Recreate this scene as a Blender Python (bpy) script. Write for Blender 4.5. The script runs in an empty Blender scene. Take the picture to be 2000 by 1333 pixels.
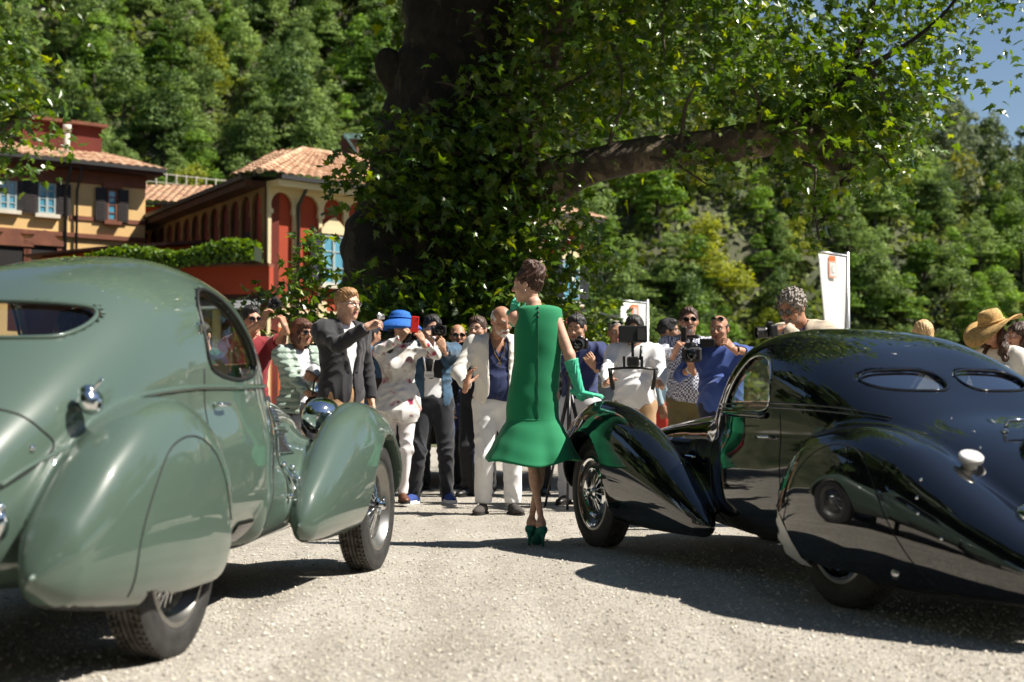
import bpy, bmesh, math, random
import numpy as np
from mathutils import Vector, Matrix

# ------------------------------------------------------------------ camera, sky, sun, exposure
SC = bpy.context.scene
COL = SC.collection
W0, H0, FPX = 2000.0, 1333.0, 2778.0
CAM_H, PITCH = 0.90, math.atan(124.0 / FPX)
cam_d = bpy.data.cameras.new("camera")
cam = bpy.data.objects.new("camera", cam_d)
COL.objects.link(cam)
cam.location = (0, 0, CAM_H)
cam.rotation_euler = (math.pi / 2 + PITCH, 0, 0)
cam_d.sensor_width = 36.0
cam_d.lens = FPX / W0 * 36.0
cam_d.clip_start = 0.1
cam_d.clip_end = 3000
cam_d.dof.use_dof = True
cam_d.dof.focus_distance = 10.2
cam_d.dof.aperture_fstop = 2.4
SC.camera = cam

SUN_DIR = Vector((0.614, -0.06, 0.788)).normalized()      # towards the sun
SUN_EL = math.asin(SUN_DIR.z)
SUN_AZ = math.atan2(SUN_DIR.x, SUN_DIR.y)
world = bpy.data.worlds.new("World")
SC.world = world
world.use_nodes = True
wn = world.node_tree.nodes
sky = wn.new("ShaderNodeTexSky")
sky.sky_type = 'NISHITA'
sky.sun_disc = False
sky.sun_elevation = SUN_EL
sky.sun_rotation = SUN_AZ
sky.air_density = 1.0
sky.dust_density = 0.3
sky.ozone_density = 1.6
world.node_tree.links.new(sky.outputs[0], wn["Background"].inputs[0])
wn["Background"].inputs[1].default_value = 0.05
sl = bpy.data.lights.new("sun", 'SUN')
sl.energy = 5.0
sl.angle = math.radians(0.53)
sl.color = (1.0, 0.94, 0.84)
so = bpy.data.objects.new("sun", sl)
COL.objects.link(so)
so.rotation_euler = SUN_DIR.to_track_quat('Z', 'Y').to_euler()
SC.view_settings.view_transform = 'Standard'
SC.view_settings.look = 'None'
SC.view_settings.exposure = 1.0
SC.view_settings.gamma = 1.0
SC.view_settings.use_curve_mapping = False
SC.render.film_transparent = False
SC.cycles.max_bounces = 10
SC.cycles.transparent_max_bounces = 16
SC.cycles.use_adaptive_sampling = True
SC.cycles.adaptive_threshold = 0.02
SC.cycles.use_denoising = True
SC.cycles.sample_clamp_indirect = 8.0

rng = np.random.default_rng(7)
random.seed(7)
PI = math.pi
cP, sP = math.cos(PITCH), math.sin(PITCH)

def P(u, v, Y):
    """world point on the sight line of photograph pixel (u,v) at distance Y"""
    t = (H0 / 2 - v) / FPX
    dx, dy, dz = (u - W0 / 2) / FPX, cP - sP * t, sP + cP * t
    s = Y / dy
    return Vector((dx * s, Y, CAM_H + dz * s))

def G(u, v):
    """ground point under pixel"""
    t = (H0 / 2 - v) / FPX
    dx, dy, dz = (u - W0 / 2) / FPX, cP - sP * t, sP + cP * t
    s = -CAM_H / dz
    return Vector((dx * s, dy * s, 0))

# ------------------------------------------------------------------ object helpers
def link(o, parent=None):
    COL.objects.link(o)
    if parent is not None:
        o.parent = parent
    return o

def tag(o, label=None, cat=None, group=None, kind=None):
    if label: o["label"] = label
    if cat: o["category"] = cat
    if group: o["group"] = group
    if kind: o["kind"] = kind
    return o

def empty(name, loc=(0, 0, 0), rz=0.0, label=None, cat=None, group=None):
    o = bpy.data.objects.new(name, None)
    o.empty_display_size = 0.2
    o.location = loc
    o.rotation_euler = (0, 0, rz)
    link(o)
    return tag(o, label, cat, group)

def mesh_np(name, V, F, mats, parent=None, smooth=True, mi=None, normals=None):
    """mesh object from arrays; F is an (n,k) array or a list of tuples"""
    me = bpy.data.meshes.new(name)
    V = np.asarray(V, dtype=np.float32)
    if isinstance(F, np.ndarray) and F.ndim == 2:
        n, k = F.shape
        me.vertices.add(len(V)); me.vertices.foreach_set("co", V.ravel())
        me.loops.add(n * k); me.loops.foreach_set("vertex_index", F.astype(np.int32).ravel())
        me.polygons.add(n)
        me.polygons.foreach_set("loop_start", (np.arange(n) * k).astype(np.int32))
        me.update(calc_edges=True)
    else:
        me.from_pydata([tuple(map(float, p)) for p in V], [], [tuple(map(int, f)) for f in F])
        me.update()
    if not isinstance(mats, (list, tuple)): mats = [mats]
    for m in mats: me.materials.append(m)
    if mi is not None:
        me.polygons.foreach_set("material_index", np.asarray(mi, dtype=np.int32))
    me.polygons.foreach_set("use_smooth", np.full(len(me.polygons), bool(smooth)))
    if normals is not None and len(V):
        me.normals_split_custom_set_from_vertices(np.asarray(normals, dtype=np.float64).tolist())
    o = bpy.data.objects.new(name, me)
    link(o, parent)
    return o

class MB:
    """collects simple shapes; build() links them as one mesh object"""
    def __init__(self): self.V, self.F, self.M = [], [], []
    def add(self, V, F, m=0):
        b = len(self.V)
        self.V.extend([tuple(map(float, v)) for v in V]); self.F.extend([tuple(int(i) + b for i in f) for f in F])
        self.M.extend([m] * len(F)); return self
    def box(self, c, s, R=None, m=0, bev=0.0):
        hx, hy, hz = s[0] / 2, s[1] / 2, s[2] / 2
        if bev > 0:
            b = min(bev, hx * .9, hy * .9, hz * .9)
            V = []
            for sx in (-1, 1):
                for sy in (-1, 1):
                    for sz in (-1, 1):
                        V += [(sx * (hx - b), sy * (hy - b), sz * hz), (sx * (hx - b), sy * hy, sz * (hz - b)), (sx * hx, sy * (hy - b), sz * (hz - b))]
            bm = bmesh.new()
            for p in V: bm.verts.new(p)
            r = bmesh.ops.convex_hull(bm, input=bm.verts)
            bm.verts.ensure_lookup_table(); bm.verts.index_update()
            V = [v.co.copy() for v in bm.verts]; F = [[v.index for v in f.verts] for f in bm.faces]
            bm.free()
        else:
            V = [Vector((x, y, z)) for x in (-hx, hx) for y in (-hy, hy) for z in (-hz, hz)]
            F = [(0, 1, 3, 2), (4, 6, 7, 5), (0, 4, 5, 1), (2, 3, 7, 6), (0, 2, 6, 4), (1, 5, 7, 3)]
        c = Vector(c)
        V = [(R @ v if R is not None else v) + c for v in map(Vector, V)]
        return self.add(V, F, m)
    def tube(self, pts, r, n=8, m=0, closed=False, cap=True, squash=None):
        pts = [Vector(p) for p in pts]; k = len(pts)
        rs = r if isinstance(r, (list, tuple, np.ndarray)) else [r] * k
        V, F = [], []
        up = None
        for i, p in enumerate(pts):
            if closed: t = pts[(i + 1) % k] - pts[i - 1]
            else: t = pts[min(i + 1, k - 1)] - pts[max(i - 1, 0)]
            if t.length < 1e-9: t = Vector((0, 0, 1))
            t.normalize()
            if up is None:
                a = Vector((0, 0, 1)) if abs(t.z) < 0.9 else Vector((1, 0, 0))
                up = (a - t * a.dot(t)).normalized()
            else:
                up = up - t * up.dot(t)
                up = up.normalized() if up.length > 1e-6 else t.orthogonal().normalized()
            s = t.cross(up)
            for j in range(n):
                a = 2 * PI * j / n
                V.append(p + (up * math.cos(a) + s * math.sin(a)) * float(rs[i]))
        for i in range(k if closed else k - 1):
            for j in range(n):
                a, b = i * n + j, i * n + (j + 1) % n
                c, d = ((i + 1) % k) * n + (j + 1) % n, ((i + 1) % k) * n + j
                F.append((a, b, c, d))
        if cap and not closed:
            F.append(tuple(range(n))[::-1]); F.append(tuple((k - 1) * n + j for j in range(n)))
        return self.add(V, F, m)
    def lathe(self, prof, c=(0, 0, 0), R=None, n=24, m=0, closed=False, cap=True):
        """prof: list of (radius, z); revolves about local z"""
        V, F = [], []
        c = Vector(c)
        for (r, z) in prof:
            for j in range(n):
                a = 2 * PI * j / n
                p = Vector((r * math.cos(a), r * math.sin(a), z))
                V.append((R @ p if R is not None else p) + c)
        k = len(prof)
        for i in range(k if closed else k - 1):
            for j in range(n):
                i2 = (i + 1) % k
                F.append((i * n + j, i * n + (j + 1) % n, i2 * n + (j + 1) % n, i2 * n + j))
        if not closed and cap:
            if prof[0][0] > 1e-6: F.append(tuple(range(n))[::-1])
            if prof[-1][0] > 1e-6: F.append(tuple((k - 1) * n + j for j in range(n)))
        return self.add(V, F, m)
    def ball(self, c, r, R=None, n=12, m=0):
        r = (r, r, r) if not isinstance(r, (tuple, list)) else r
        V, F = [], []
        k = n // 2 + 1
        for i in range(k):
            th = PI * i / (k - 1)
            for j in range(n):
                a = 2 * PI * j / n
                p = Vector((r[0] * math.sin(th) * math.cos(a), r[1] * math.sin(th) * math.sin(a), r[2] * math.cos(th)))
                V.append((R @ p if R is not None else p) + Vector(c))
        for i in range(k - 1):
            for j in range(n):
                F.append((i * n + j, (i + 1) * n + j, (i + 1) * n + (j + 1) % n, i * n + (j + 1) % n))
        return self.add(V, F, m)
    def prism(self, poly, f0, f1, m=0):
        """poly: 2-D points; f0/f1 map (a,b) to the two end faces"""
        n = len(poly)
        V = [f0(a, b) for a, b in poly] + [f1(a, b) for a, b in poly]
        F = [tuple(range(n))[::-1], tuple(range(n, 2 * n))] + [(i, (i + 1) % n, n + (i + 1) % n, n + i) for i in range(n)]
        return self.add(V, F, m)
    def build(self, name, mats, parent=None, smooth=False):
        o = mesh_np(name, np.array(self.V).reshape(-1, 3), self.F, mats, parent, smooth, self.M)
        bm = bmesh.new(); bm.from_mesh(o.data)
        bmesh.ops.recalc_face_normals(bm, faces=bm.faces)
        bm.to_mesh(o.data); bm.free()
        if smooth == 'auto':
            try: o.data.set_sharp_from_angle(angle=math.radians(40))
            except Exception: pass
        return o

def copy_tree(o, parent=None):
    c = o.copy(); COL.objects.link(c); c.parent = parent
    for ch in o.children: copy_tree(ch, c)
    return c

# ------------------------------------------------------------------ materials
def srgb(r, g, b):
    f = lambda c: (c / 255 / 12.92) if c / 255 <= 0.04045 else ((c / 255 + 0.055) / 1.055) ** 2.4
    return (f(r), f(g), f(b))

def mat(name, col=(.5, .5, .5), rough=.6, metal=0., coat=0., spec=None, sheen=0., var=0., vscale=8., bump=0., bscale=40., sub=0.,
        trans=0., ior=None, bdist=0.01, coatr=0.03, col2=None, detail=4.0, object_space=True, stretch=None):
    m = bpy.data.materials.new(name); m.use_nodes = True
    nt = m.node_tree; b = nt.nodes["Principled BSDF"]
    b.inputs["Base Color"].default_value = (*col, 1)
    b.inputs["Roughness"].default_value = rough
    b.inputs["Metallic"].default_value = metal
    b.inputs["Coat Weight"].default_value = coat
    b.inputs["Coat Roughness"].default_value = coatr
    if spec is not None: b.inputs["Specular IOR Level"].default_value = spec
    if sheen: b.inputs["Sheen Weight"].default_value = sheen
    if sub:
        b.inputs["Subsurface Weight"].default_value = sub
        b.inputs["Subsurface Radius"].default_value = (1, .35, .2)
        b.inputs["Subsurface Scale"].default_value = .012
    if trans: b.inputs["Transmission Weight"].default_value = trans
    if ior: b.inputs["IOR"].default_value = ior
    vec = None
    if var or bump:
        tc = nt.nodes.new("ShaderNodeTexCoord")
        vec = tc.outputs["Object"]
        if stretch:
            mp = nt.nodes.new("ShaderNodeMapping"); mp.inputs["Scale"].default_value = stretch
            nt.links.new(vec, mp.inputs[0]); vec = mp.outputs[0]
    if var or col2:
        n = nt.nodes.new("ShaderNodeTexNoise"); n.inputs["Scale"].default_value = vscale; n.inputs["Detail"].default_value = detail
        if vec is None:
            tc = nt.nodes.new("ShaderNodeTexCoord"); vec = tc.outputs["Object"]
        nt.links.new(vec, n.inputs["Vector"])
        r = nt.nodes.new("ShaderNodeValToRGB")
        c2 = col2 if col2 else tuple(min(1, c * (1 + var)) for c in col)
        c1 = col if col2 else tuple(c * (1 - var) for c in col)
        r.color_ramp.elements[0].position = .35; r.color_ramp.elements[1].position = .65
        r.color_ramp.elements[0].color = (*c1, 1); r.color_ramp.elements[1].color = (*c2, 1)
        nt.links.new(n.outputs["Fac"], r.inputs[0]); nt.links.new(r.outputs[0], b.inputs["Base Color"])
    if bump:
        n2 = nt.nodes.new("ShaderNodeTexNoise"); n2.inputs["Scale"].default_value = bscale; n2.inputs["Detail"].default_value = 5
        nt.links.new(vec, n2.inputs["Vector"])
        bp = nt.nodes.new("ShaderNodeBump"); bp.inputs["Strength"].default_value = bump; bp.inputs["Distance"].default_value = bdist
        nt.links.new(n2.outputs["Fac"], bp.inputs["Height"]); nt.links.new(bp.outputs[0], b.inputs["Normal"])
    return m

def leaf_mat(name, c1, c2, trans=.35, rough=.45, per_object=False, vscale=1.3, spec=.5):
    """foliage: varied green, glossy top, light coming through"""
    m = bpy.data.materials.new(name); m.use_nodes = True
    nt = m.node_tree; b = nt.nodes["Principled BSDF"]; out = nt.nodes["Material Output"]
    at = nt.nodes.new("ShaderNodeAttribute"); at.attribute_name = "tint"
    tc = nt.nodes.new("ShaderNodeTexCoord")
    nz = nt.nodes.new("ShaderNodeTexNoise"); nz.inputs["Scale"].default_value = vscale
    nt.links.new(tc.outputs["Object"], nz.inputs["Vector"])
    add = nt.nodes.new("ShaderNodeMath"); add.operation = 'MULTIPLY_ADD'; add.inputs[1].default_value = .6; 
    nt.links.new(at.outputs["Fac"], add.inputs[0])
    mm = nt.nodes.new("ShaderNodeMath"); mm.operation = 'MULTIPLY'; mm.inputs[1].default_value = .5
    nt.links.new(nz.outputs["Fac"], mm.inputs[0]); nt.links.new(mm.outputs[0], add.inputs[2])
    fac = add.outputs[0]
    if per_object:
        oi = nt.nodes.new("ShaderNodeObjectInfo")
        m3 = nt.nodes.new("ShaderNodeMath"); m3.operation = 'MULTIPLY_ADD'; m3.inputs[1].default_value = .75; m3.inputs[2].default_value = -.33
        nt.links.new(oi.outputs["Random"], m3.inputs[0])
        a4 = nt.nodes.new("ShaderNodeMath"); a4.operation = 'ADD'
        nt.links.new(fac, a4.inputs[0]); nt.links.new(m3.outputs[0], a4.inputs[1]); fac = a4.outputs[0]
    r = nt.nodes.new("ShaderNodeValToRGB")
    r.color_ramp.elements[0].position = .12; r.color_ramp.elements[1].position = .95
    r.color_ramp.elements[0].color = (*c1, 1); r.color_ramp.elements[1].color = (*c2, 1)
    nt.links.new(fac, r.inputs[0])
    nt.links.new(r.outputs[0], b.inputs["Base Color"])
    b.inputs["Roughness"].default_value = rough
    b.inputs["Specular IOR Level"].default_value = spec
    tr = nt.nodes.new("ShaderNodeBsdfTranslucent")
    hs = nt.nodes.new("ShaderNodeHueSaturation"); hs.inputs["Hue"].default_value = .485; hs.inputs["Saturation"].default_value = 1.15; hs.inputs["Value"].default_value = 1.8
    nt.links.new(r.outputs[0], hs.inputs["Color"]); nt.links.new(hs.outputs[0], tr.inputs[0])
    mx = nt.nodes.new("ShaderNodeMixShader"); mx.inputs[0].default_value = trans
    nt.links.new(b.outputs[0], mx.inputs[1]); nt.links.new(tr.outputs[0], mx.inputs[2])
    nt.links.new(mx.outputs[0], out.inputs[0])
    return m

# ------------------------------------------------------------------ implicit surfaces
def smin(a, b, k):
    h = np.maximum(k - np.abs(a - b), 0) / k
    return np.minimum(a, b) - h * h * k * .25

def smax(a, b, k): return -smin(-a, -b, k)

def nets(f, lo, hi, h, newton=2, block=4, want_normals=True):
    """surface of f<0 as quads: naive surface nets on a sparse grid, then pulled onto the exact surface"""
    lo = np.array(lo, float); hi = np.array(hi, float)
    nb = np.maximum(1, np.ceil((hi - lo) / (h * block)).astype(int))
    n = nb * block + 1
    bc = [lo[i] + (np.arange(nb[i]) + .5) * block * h for i in range(3)]
    BX, BY, BZ = np.meshgrid(*bc, indexing='ij')
    fc = f(np.stack([BX.ravel(), BY.ravel(), BZ.ravel()], 1)).reshape(nb)
    act = np.abs(fc) < block * h * 1.35
    g = np.full(n, 1.0)
    for dx in (0, 1):
        pass
    big = np.repeat(np.repeat(np.repeat(np.where(fc < 0, -1., 1.), block, 0), block, 1), block, 2)
    g[:-1, :-1, :-1] = big
    ids = np.argwhere(act)
    if len(ids) == 0: return np.zeros((0, 3)), np.zeros((0, 4), int), np.zeros((0, 3))
    o = np.arange(block + 1)
    OX, OY, OZ = np.meshgrid(o, o, o, indexing='ij')
    off = np.stack([OX.ravel(), OY.ravel(), OZ.ravel()], 1)
    idx = (ids[:, None, :] * block + off[None]).reshape(-1, 3)
    flat = np.unique(np.ravel_multi_index(idx.T, n))
    I = np.stack(np.unravel_index(flat, n), 1)
    vals = np.empty(len(I))
    for s in range(0, len(I), 400000):
        vals[s:s + 400000] = f(lo + I[s:s + 400000] * h)
    g.ravel()[flat] = vals
    sg = g < 0
    c = [sg[i:n[0] - 1 + i, j:n[1] - 1 + j, k:n[2] - 1 + k] for i in (0, 1) for j in (0, 1) for k in (0, 1)]
    cnt = sum(x.astype(np.int8) for x in c)
    mix = (cnt > 0) & (cnt < 8)
    cell = np.argwhere(mix)
    vid = np.full(mix.shape, -1, int); vid[mix] = np.arange(len(cell))
    acc = np.zeros((len(cell), 3)); num = np.zeros(len(cell))
    corners = [(i, j, k) for i in (0, 1) for j in (0, 1) for k in (0, 1)]
    for a in corners:
        for ax in range(3):
            if a[ax] == 1: continue
            b = list(a); b[ax] = 1
            va = g[cell[:, 0] + a[0], cell[:, 1] + a[1], cell[:, 2] + a[2]]
            vb = g[cell[:, 0] + b[0], cell[:, 1] + b[1], cell[:, 2] + b[2]]
            m = (va < 0) != (vb < 0)
            t = np.where(m, va / np.where(m, va - vb, 1), 0)
            p = np.array(a, float)[None] + np.eye(3)[ax][None] * t[:, None]
            acc[m] += p[m]; num[m] += 1
    V = lo + (cell + acc / np.maximum(num, 1)[:, None]) * h
    F = []
    for ax in range(3):
        b1, b2 = (ax + 1) % 3, (ax + 2) % 3
        sl0 = [slice(None)] * 3; sl1 = [slice(None)] * 3
        sl0[ax] = slice(0, -1); sl1[ax] = slice(1, None)
        e = sg[tuple(sl0)] != sg[tuple(sl1)]
        for q in (b1, b2):
            s = [slice(None)] * 3; s[q] = slice(0, 1); e[tuple(s)] = False
            s[q] = slice(-1, None); e[tuple(s)] = False
        E = np.argwhere(e)
        if len(E) == 0: continue
        d1 = np.eye(3, dtype=int)[b1]; d2 = np.eye(3, dtype=int)[b2]
        q = [vid[tuple((E - d).T)] for d in (d1 * 0, d1, d1 + d2, d2)]
        Q = np.stack(q, 1)
        flip = sg[tuple(E.T)]
        Q[~flip] = Q[~flip][:, ::-1]
        F.append(Q)
    F = np.concatenate(F) if F else np.zeros((0, 4), int)
    F = F[(F >= 0).all(1)]
    eps = h * .2
    def grad(X):
        return np.stack([(f(X + d) - f(X - d)) for d in np.eye(3) * eps], 1) / (2 * eps)
    for _ in range(newton):
        gr = grad(V); g2 = (gr * gr).sum(1)
        st = -(f(V) / np.maximum(g2, .05))[:, None] * gr
        l = np.linalg.norm(st, axis=1); st *= np.minimum(1, .6 * h / np.maximum(l, 1e-9))[:, None]
        V = V + st
    N = grad(V); N /= np.maximum(np.linalg.norm(N, axis=1), 1e-9)[:, None]
    return V, F, N

def rcone(X, a, b, ra, rb):
    """distance to a tapered capsule"""
    a = np.asarray(a, float); b = np.asarray(b, float)
    d = b - a; L = (d * d).sum()
    t = np.clip(((X - a) @ d) / max(L, 1e-12), 0, 1)
    q = X - a - t[:, None] * d
    return np.sqrt((q * q).sum(1)) - (ra + (rb - ra) * t)

def ellip(X, c, r, R=None):
    q = X - np.asarray(c, float)
    if R is not None: q = q @ R          # R columns are the local axes
    r = np.asarray(r, float)
    k0 = np.sqrt(((q / r) ** 2).sum(1)); k1 = np.sqrt(((q / (r * r)) ** 2).sum(1))
    return np.where(k1 < 1e-9, -r.min(), k0 * (k0 - 1) / np.maximum(k1, 1e-9))

def spl(xs, ys, x):
    """monotone cubic interpolation"""
    xs = np.asarray(xs, float); ys = np.asarray(ys, float)
    h = np.diff(xs); d = np.diff(ys) / h
    m = np.zeros(len(xs))
    for i in range(1, len(xs) - 1):
        if d[i - 1] * d[i] > 0:
            w1 = 2 * h[i] + h[i - 1]; w2 = h[i] + 2 * h[i - 1]
            m[i] = (w1 + w2) / (w1 / d[i - 1] + w2 / d[i])
    m[0], m[-1] = d[0], d[-1]
    x = np.clip(x, xs[0], xs[-1]); i = np.clip(np.searchsorted(xs, x) - 1, 0, len(xs) - 2)
    t = (x - xs[i]) / h[i]
    return ((2 * t ** 3 - 3 * t ** 2 + 1) * ys[i] + (t ** 3 - 2 * t ** 2 + t) * h[i] * m[i] + (-2 * t ** 3 + 3 * t ** 2) * ys[i + 1] + (t ** 3 - t ** 2) * h[i] * m[i + 1])

def poly_sd(px, py, poly):
    """signed distance to a polygon, negative inside"""
    poly = np.asarray(poly, float); n = len(poly)
    d = np.full(px.shape, 1e9); s = np.ones(px.shape)
    for i in range(n):
        a = poly[i]; b = poly[i - 1]
        e = b - a; wx = px - a[0]; wy = py - a[1]
        t = np.clip((wx * e[0] + wy * e[1]) / max((e * e).sum(), 1e-12), 0, 1)
        bx = wx - e[0] * t; by = wy - e[1] * t
        d = np.minimum(d, bx * bx + by * by)
        c1 = py >= a[1]; c2 = py < b[1]; c3 = e[0] * wy > e[1] * wx
        s = np.where((c1 & c2 & c3) | (~c1 & ~c2 & ~c3), -s, s)
    return s * np.sqrt(d)

def smooth_poly(pts, n=8):
    """closed Catmull-Rom curve through the points"""
    p = np.asarray(pts, float); k = len(p); out = []
    for i in range(k):
        a, b, c, d = p[i - 1], p[i], p[(i + 1) % k], p[(i + 2) % k]
        for j in range(n):
            t = j / n
            out.append(.5 * (2 * b + (c - a) * t + (2 * a - 5 * b + 4 * c - d) * t * t + (-a + 3 * b - 3 * c + d) * t ** 3))
    return np.array(out)

def smooth_line(pts, n=8):
    p = np.asarray(pts, float); p = np.vstack([2 * p[0] - p[1], p, 2 * p[-1] - p[-2]]); out = []
    for i in range(1, len(p) - 2):
        a, b, c, d = p[i - 1], p[i], p[i + 1], p[i + 2]
        for j in range(n):
            t = j / n
            out.append(.5 * (2 * b + (c - a) * t + (2 * a - 5 * b + 4 * c - d) * t * t + (-a + 3 * b - 3 * c + d) * t ** 3))
    out.append(p[-2]); return np.array(out)
# ------------------------------------------------------------------ ground
def ground_mat():
    m = bpy.data.materials.new("gravel"); m.use_nodes = True
    nt = m.node_tree; b = nt.nodes["Principled BSDF"]; N = nt.nodes.new; L = nt.links.new
    tc = N("ShaderNodeTexCoord")
    v1 = N("ShaderNodeTexVoronoi"); v1.inputs["Scale"].default_value = 85; L(tc.outputs["Object"], v1.inputs["Vector"])
    v2 = N("ShaderNodeTexVoronoi"); v2.inputs["Scale"].default_value = 210; L(tc.outputs["Object"], v2.inputs["Vector"])
    n1 = N("ShaderNodeTexNoise"); n1.inputs["Scale"].default_value = 1.6; n1.inputs["Detail"].default_value = 6; L(tc.outputs["Object"], n1.inputs["Vector"])
    sep = N("ShaderNodeSeparateColor"); L(v1.outputs["Color"], sep.inputs[0])
    r = N("ShaderNodeValToRGB"); e = r.color_ramp.elements
    e[0].position = 0; e[0].color = (.33, .31, .28, 1); e[1].position = 1; e[1].color = (.70, .65, .57, 1)
    x = e.new(.35); x.color = (.43, .40, .345, 1); x = e.new(.6); x.color = (.53, .49, .42, 1); x = e.new(.8); x.color = (.46, .43, .385, 1)
    L(sep.outputs[0], r.inputs[0])
    mx = N("ShaderNodeMix"); mx.data_type = 'RGBA'; mx.blend_type = 'MULTIPLY'; mx.inputs[0].default_value = .5
    r2 = N("ShaderNodeValToRGB"); r2.color_ramp.elements[0].position = .3; r2.color_ramp.elements[0].color = (.62, .6, .56, 1); r2.color_ramp.elements[1].position = .7
    L(n1.outputs["Fac"], r2.inputs[0]); L(r.outputs[0], mx.inputs[6]); L(r2.outputs[0], mx.inputs[7])
    L(mx.outputs[2], b.inputs["Base Color"]); b.inputs["Roughness"].default_value = .92
    mpr = N("ShaderNodeMapping"); mpr.inputs["Scale"].default_value = (2.6, .22, 1); mpr.inputs["Rotation"].default_value = (0, 0, .12); L(tc.outputs["Object"], mpr.inputs[0])
    n3 = N("ShaderNodeTexNoise"); n3.inputs["Scale"].default_value = 1.3; n3.inputs["Detail"].default_value = 3; L(mpr.outputs[0], n3.inputs["Vector"])
    r3 = N("ShaderNodeValToRGB"); r3.color_ramp.elements[0].position = .36; r3.color_ramp.elements[0].color = (.70, .68, .65, 1); r3.color_ramp.elements[1].position = .56; L(n3.outputs["Fac"], r3.inputs[0])
    mx3 = N("ShaderNodeMix"); mx3.data_type = 'RGBA'; mx3.blend_type = 'MULTIPLY'; mx3.inputs[0].default_value = .6; L(mx.outputs[2], mx3.inputs[6]); L(r3.outputs[0], mx3.inputs[7]); L(mx3.outputs[2], b.inputs["Base Color"])
    ad = N("ShaderNodeMath"); ad.operation = 'MULTIPLY_ADD'; ad.inputs[1].default_value = -1; L(v1.outputs["Distance"], ad.inputs[0])
    m2 = N("ShaderNodeMath"); m2.operation = 'MULTIPLY'; m2.inputs[1].default_value = -.5; L(v2.outputs["Distance"], m2.inputs[0]); L(m2.outputs[0], ad.inputs[2])
    bp = N("ShaderNodeBump"); bp.inputs["Strength"].default_value = .9; bp.inputs["Distance"].default_value = .012
    L(ad.outputs[0], bp.inputs["Height"]); L(bp.outputs[0], b.inputs["Normal"])
    return m
M_GRAVEL = ground_mat()
def sheet(name, pts, m, kind='structure', z=0.0):
    o = mesh_np(name, [(x, y, z) for x, y in pts], [tuple(range(len(pts)))], m, None, False)
    return tag(o, kind=kind)
M_EARTH = mat("meadow_earth", (.07, .075, .03), .95, var=.5, vscale=.7, bump=.4, bscale=5, bdist=.05)
# one wide sheet that reaches the horizon, the gravel court lies on it
sheet("ground", [(-900, -900), (900, -900), (900, 900), (-900, 900)], M_EARTH, z=-.02)
sheet("gravel_court", [(-60, -12), (60, -12), (60, 30), (-60, 30)], M_GRAVEL)

# loose pebbles nearest the lens
def pebbles():
    n = 30000
    y = 3.6 + (14.0 - 3.6) * rng.random(n) ** 1.7
    x = (rng.random(n) * 2 - 1) * (y * .40 + .3)
    s = (.0035 + .0065 * rng.random(n) ** 2)
    base = np.array([(1, 0, 0), (0, 1, 0), (-1, 0, 0), (0, -1, 0), (0, 0, .75), (0, 0, -.75)], float)
    fc = np.array([(0, 1, 4), (1, 2, 4), (2, 3, 4), (3, 0, 4), (1, 0, 5), (2, 1, 5), (3, 2, 5), (0, 3, 5)])
    a = rng.random(n) * 6.28; st = .7 + .6 * rng.random((n, 3))
    B = base[None] * st[:, None, :] * s[:, None, None]
    ca, sa = np.cos(a)[:, None], np.sin(a)[:, None]
    X = B[..., 0] * ca - B[..., 1] * sa + x[:, None]; Y = B[..., 0] * sa + B[..., 1] * ca + y[:, None]
    Z = B[..., 2] + s[:, None] * .35
    V = np.stack([X, Y, Z], 2).reshape(-1, 3)
    F = (fc[None] + (np.arange(n) * 6)[:, None, None]).reshape(-1, 3)
    o = mesh_np("gravel", V, F, M_PEB, None, False)
    at = o.data.attributes.new("tint", 'FLOAT', 'POINT'); at.data.foreach_set("value", np.repeat(rng.random(n), 6).astype(np.float32))
    tag(o, "loose pale pebbles scattered over the gravel court", "gravel", kind="stuff")
M_PEB = mat("pebble", (.3, .27, .22), .9)
_nt = M_PEB.node_tree; _a = _nt.nodes.new("ShaderNodeAttribute"); _a.attribute_name = "tint"
_r = _nt.nodes.new("ShaderNodeValToRGB"); _r.color_ramp.elements[0].color = (.27, .25, .22, 1); _r.color_ramp.elements[1].color = (.70, .66, .59, 1)
_x = _r.color_ramp.elements.new(.5); _x.color = (.47, .42, .34, 1)
_nt.links.new(_a.outputs["Fac"], _r.inputs[0]); _nt.links.new(_r.outputs[0], _nt.nodes["Principled BSDF"].inputs["Base Color"])
pebbles()
# tuft of lawn at the near right corner
def grass():
    n = 2600
    x = 1.42 + rng.random(n) * .5; y = 4.05 + rng.random(n) * .28 + (x - 1.5) * .25
    h = .02 + .035 * rng.random(n); a = rng.random(n) * 6.28; w = .0025
    dx, dy = np.cos(a), np.sin(a); ln = (rng.random(n) - .5) * .04
    V = np.stack([np.stack([x - dx * w, y - dy * w, 0 * x], 1), np.stack([x + dx * w, y + dy * w, 0 * x], 1), np.stack([x + dy * ln, y - dx * ln, h], 1)], 1).reshape(-1, 3)
    o = mesh_np("grass", V, np.arange(3 * n).reshape(-1, 3), mat("grass_blade", (.10, .16, .02), .7, var=.4, vscale=30), None, False)
    tag(o, "sunlit blades of lawn at the edge of the gravel", "grass", kind="stuff")
grass()

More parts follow.
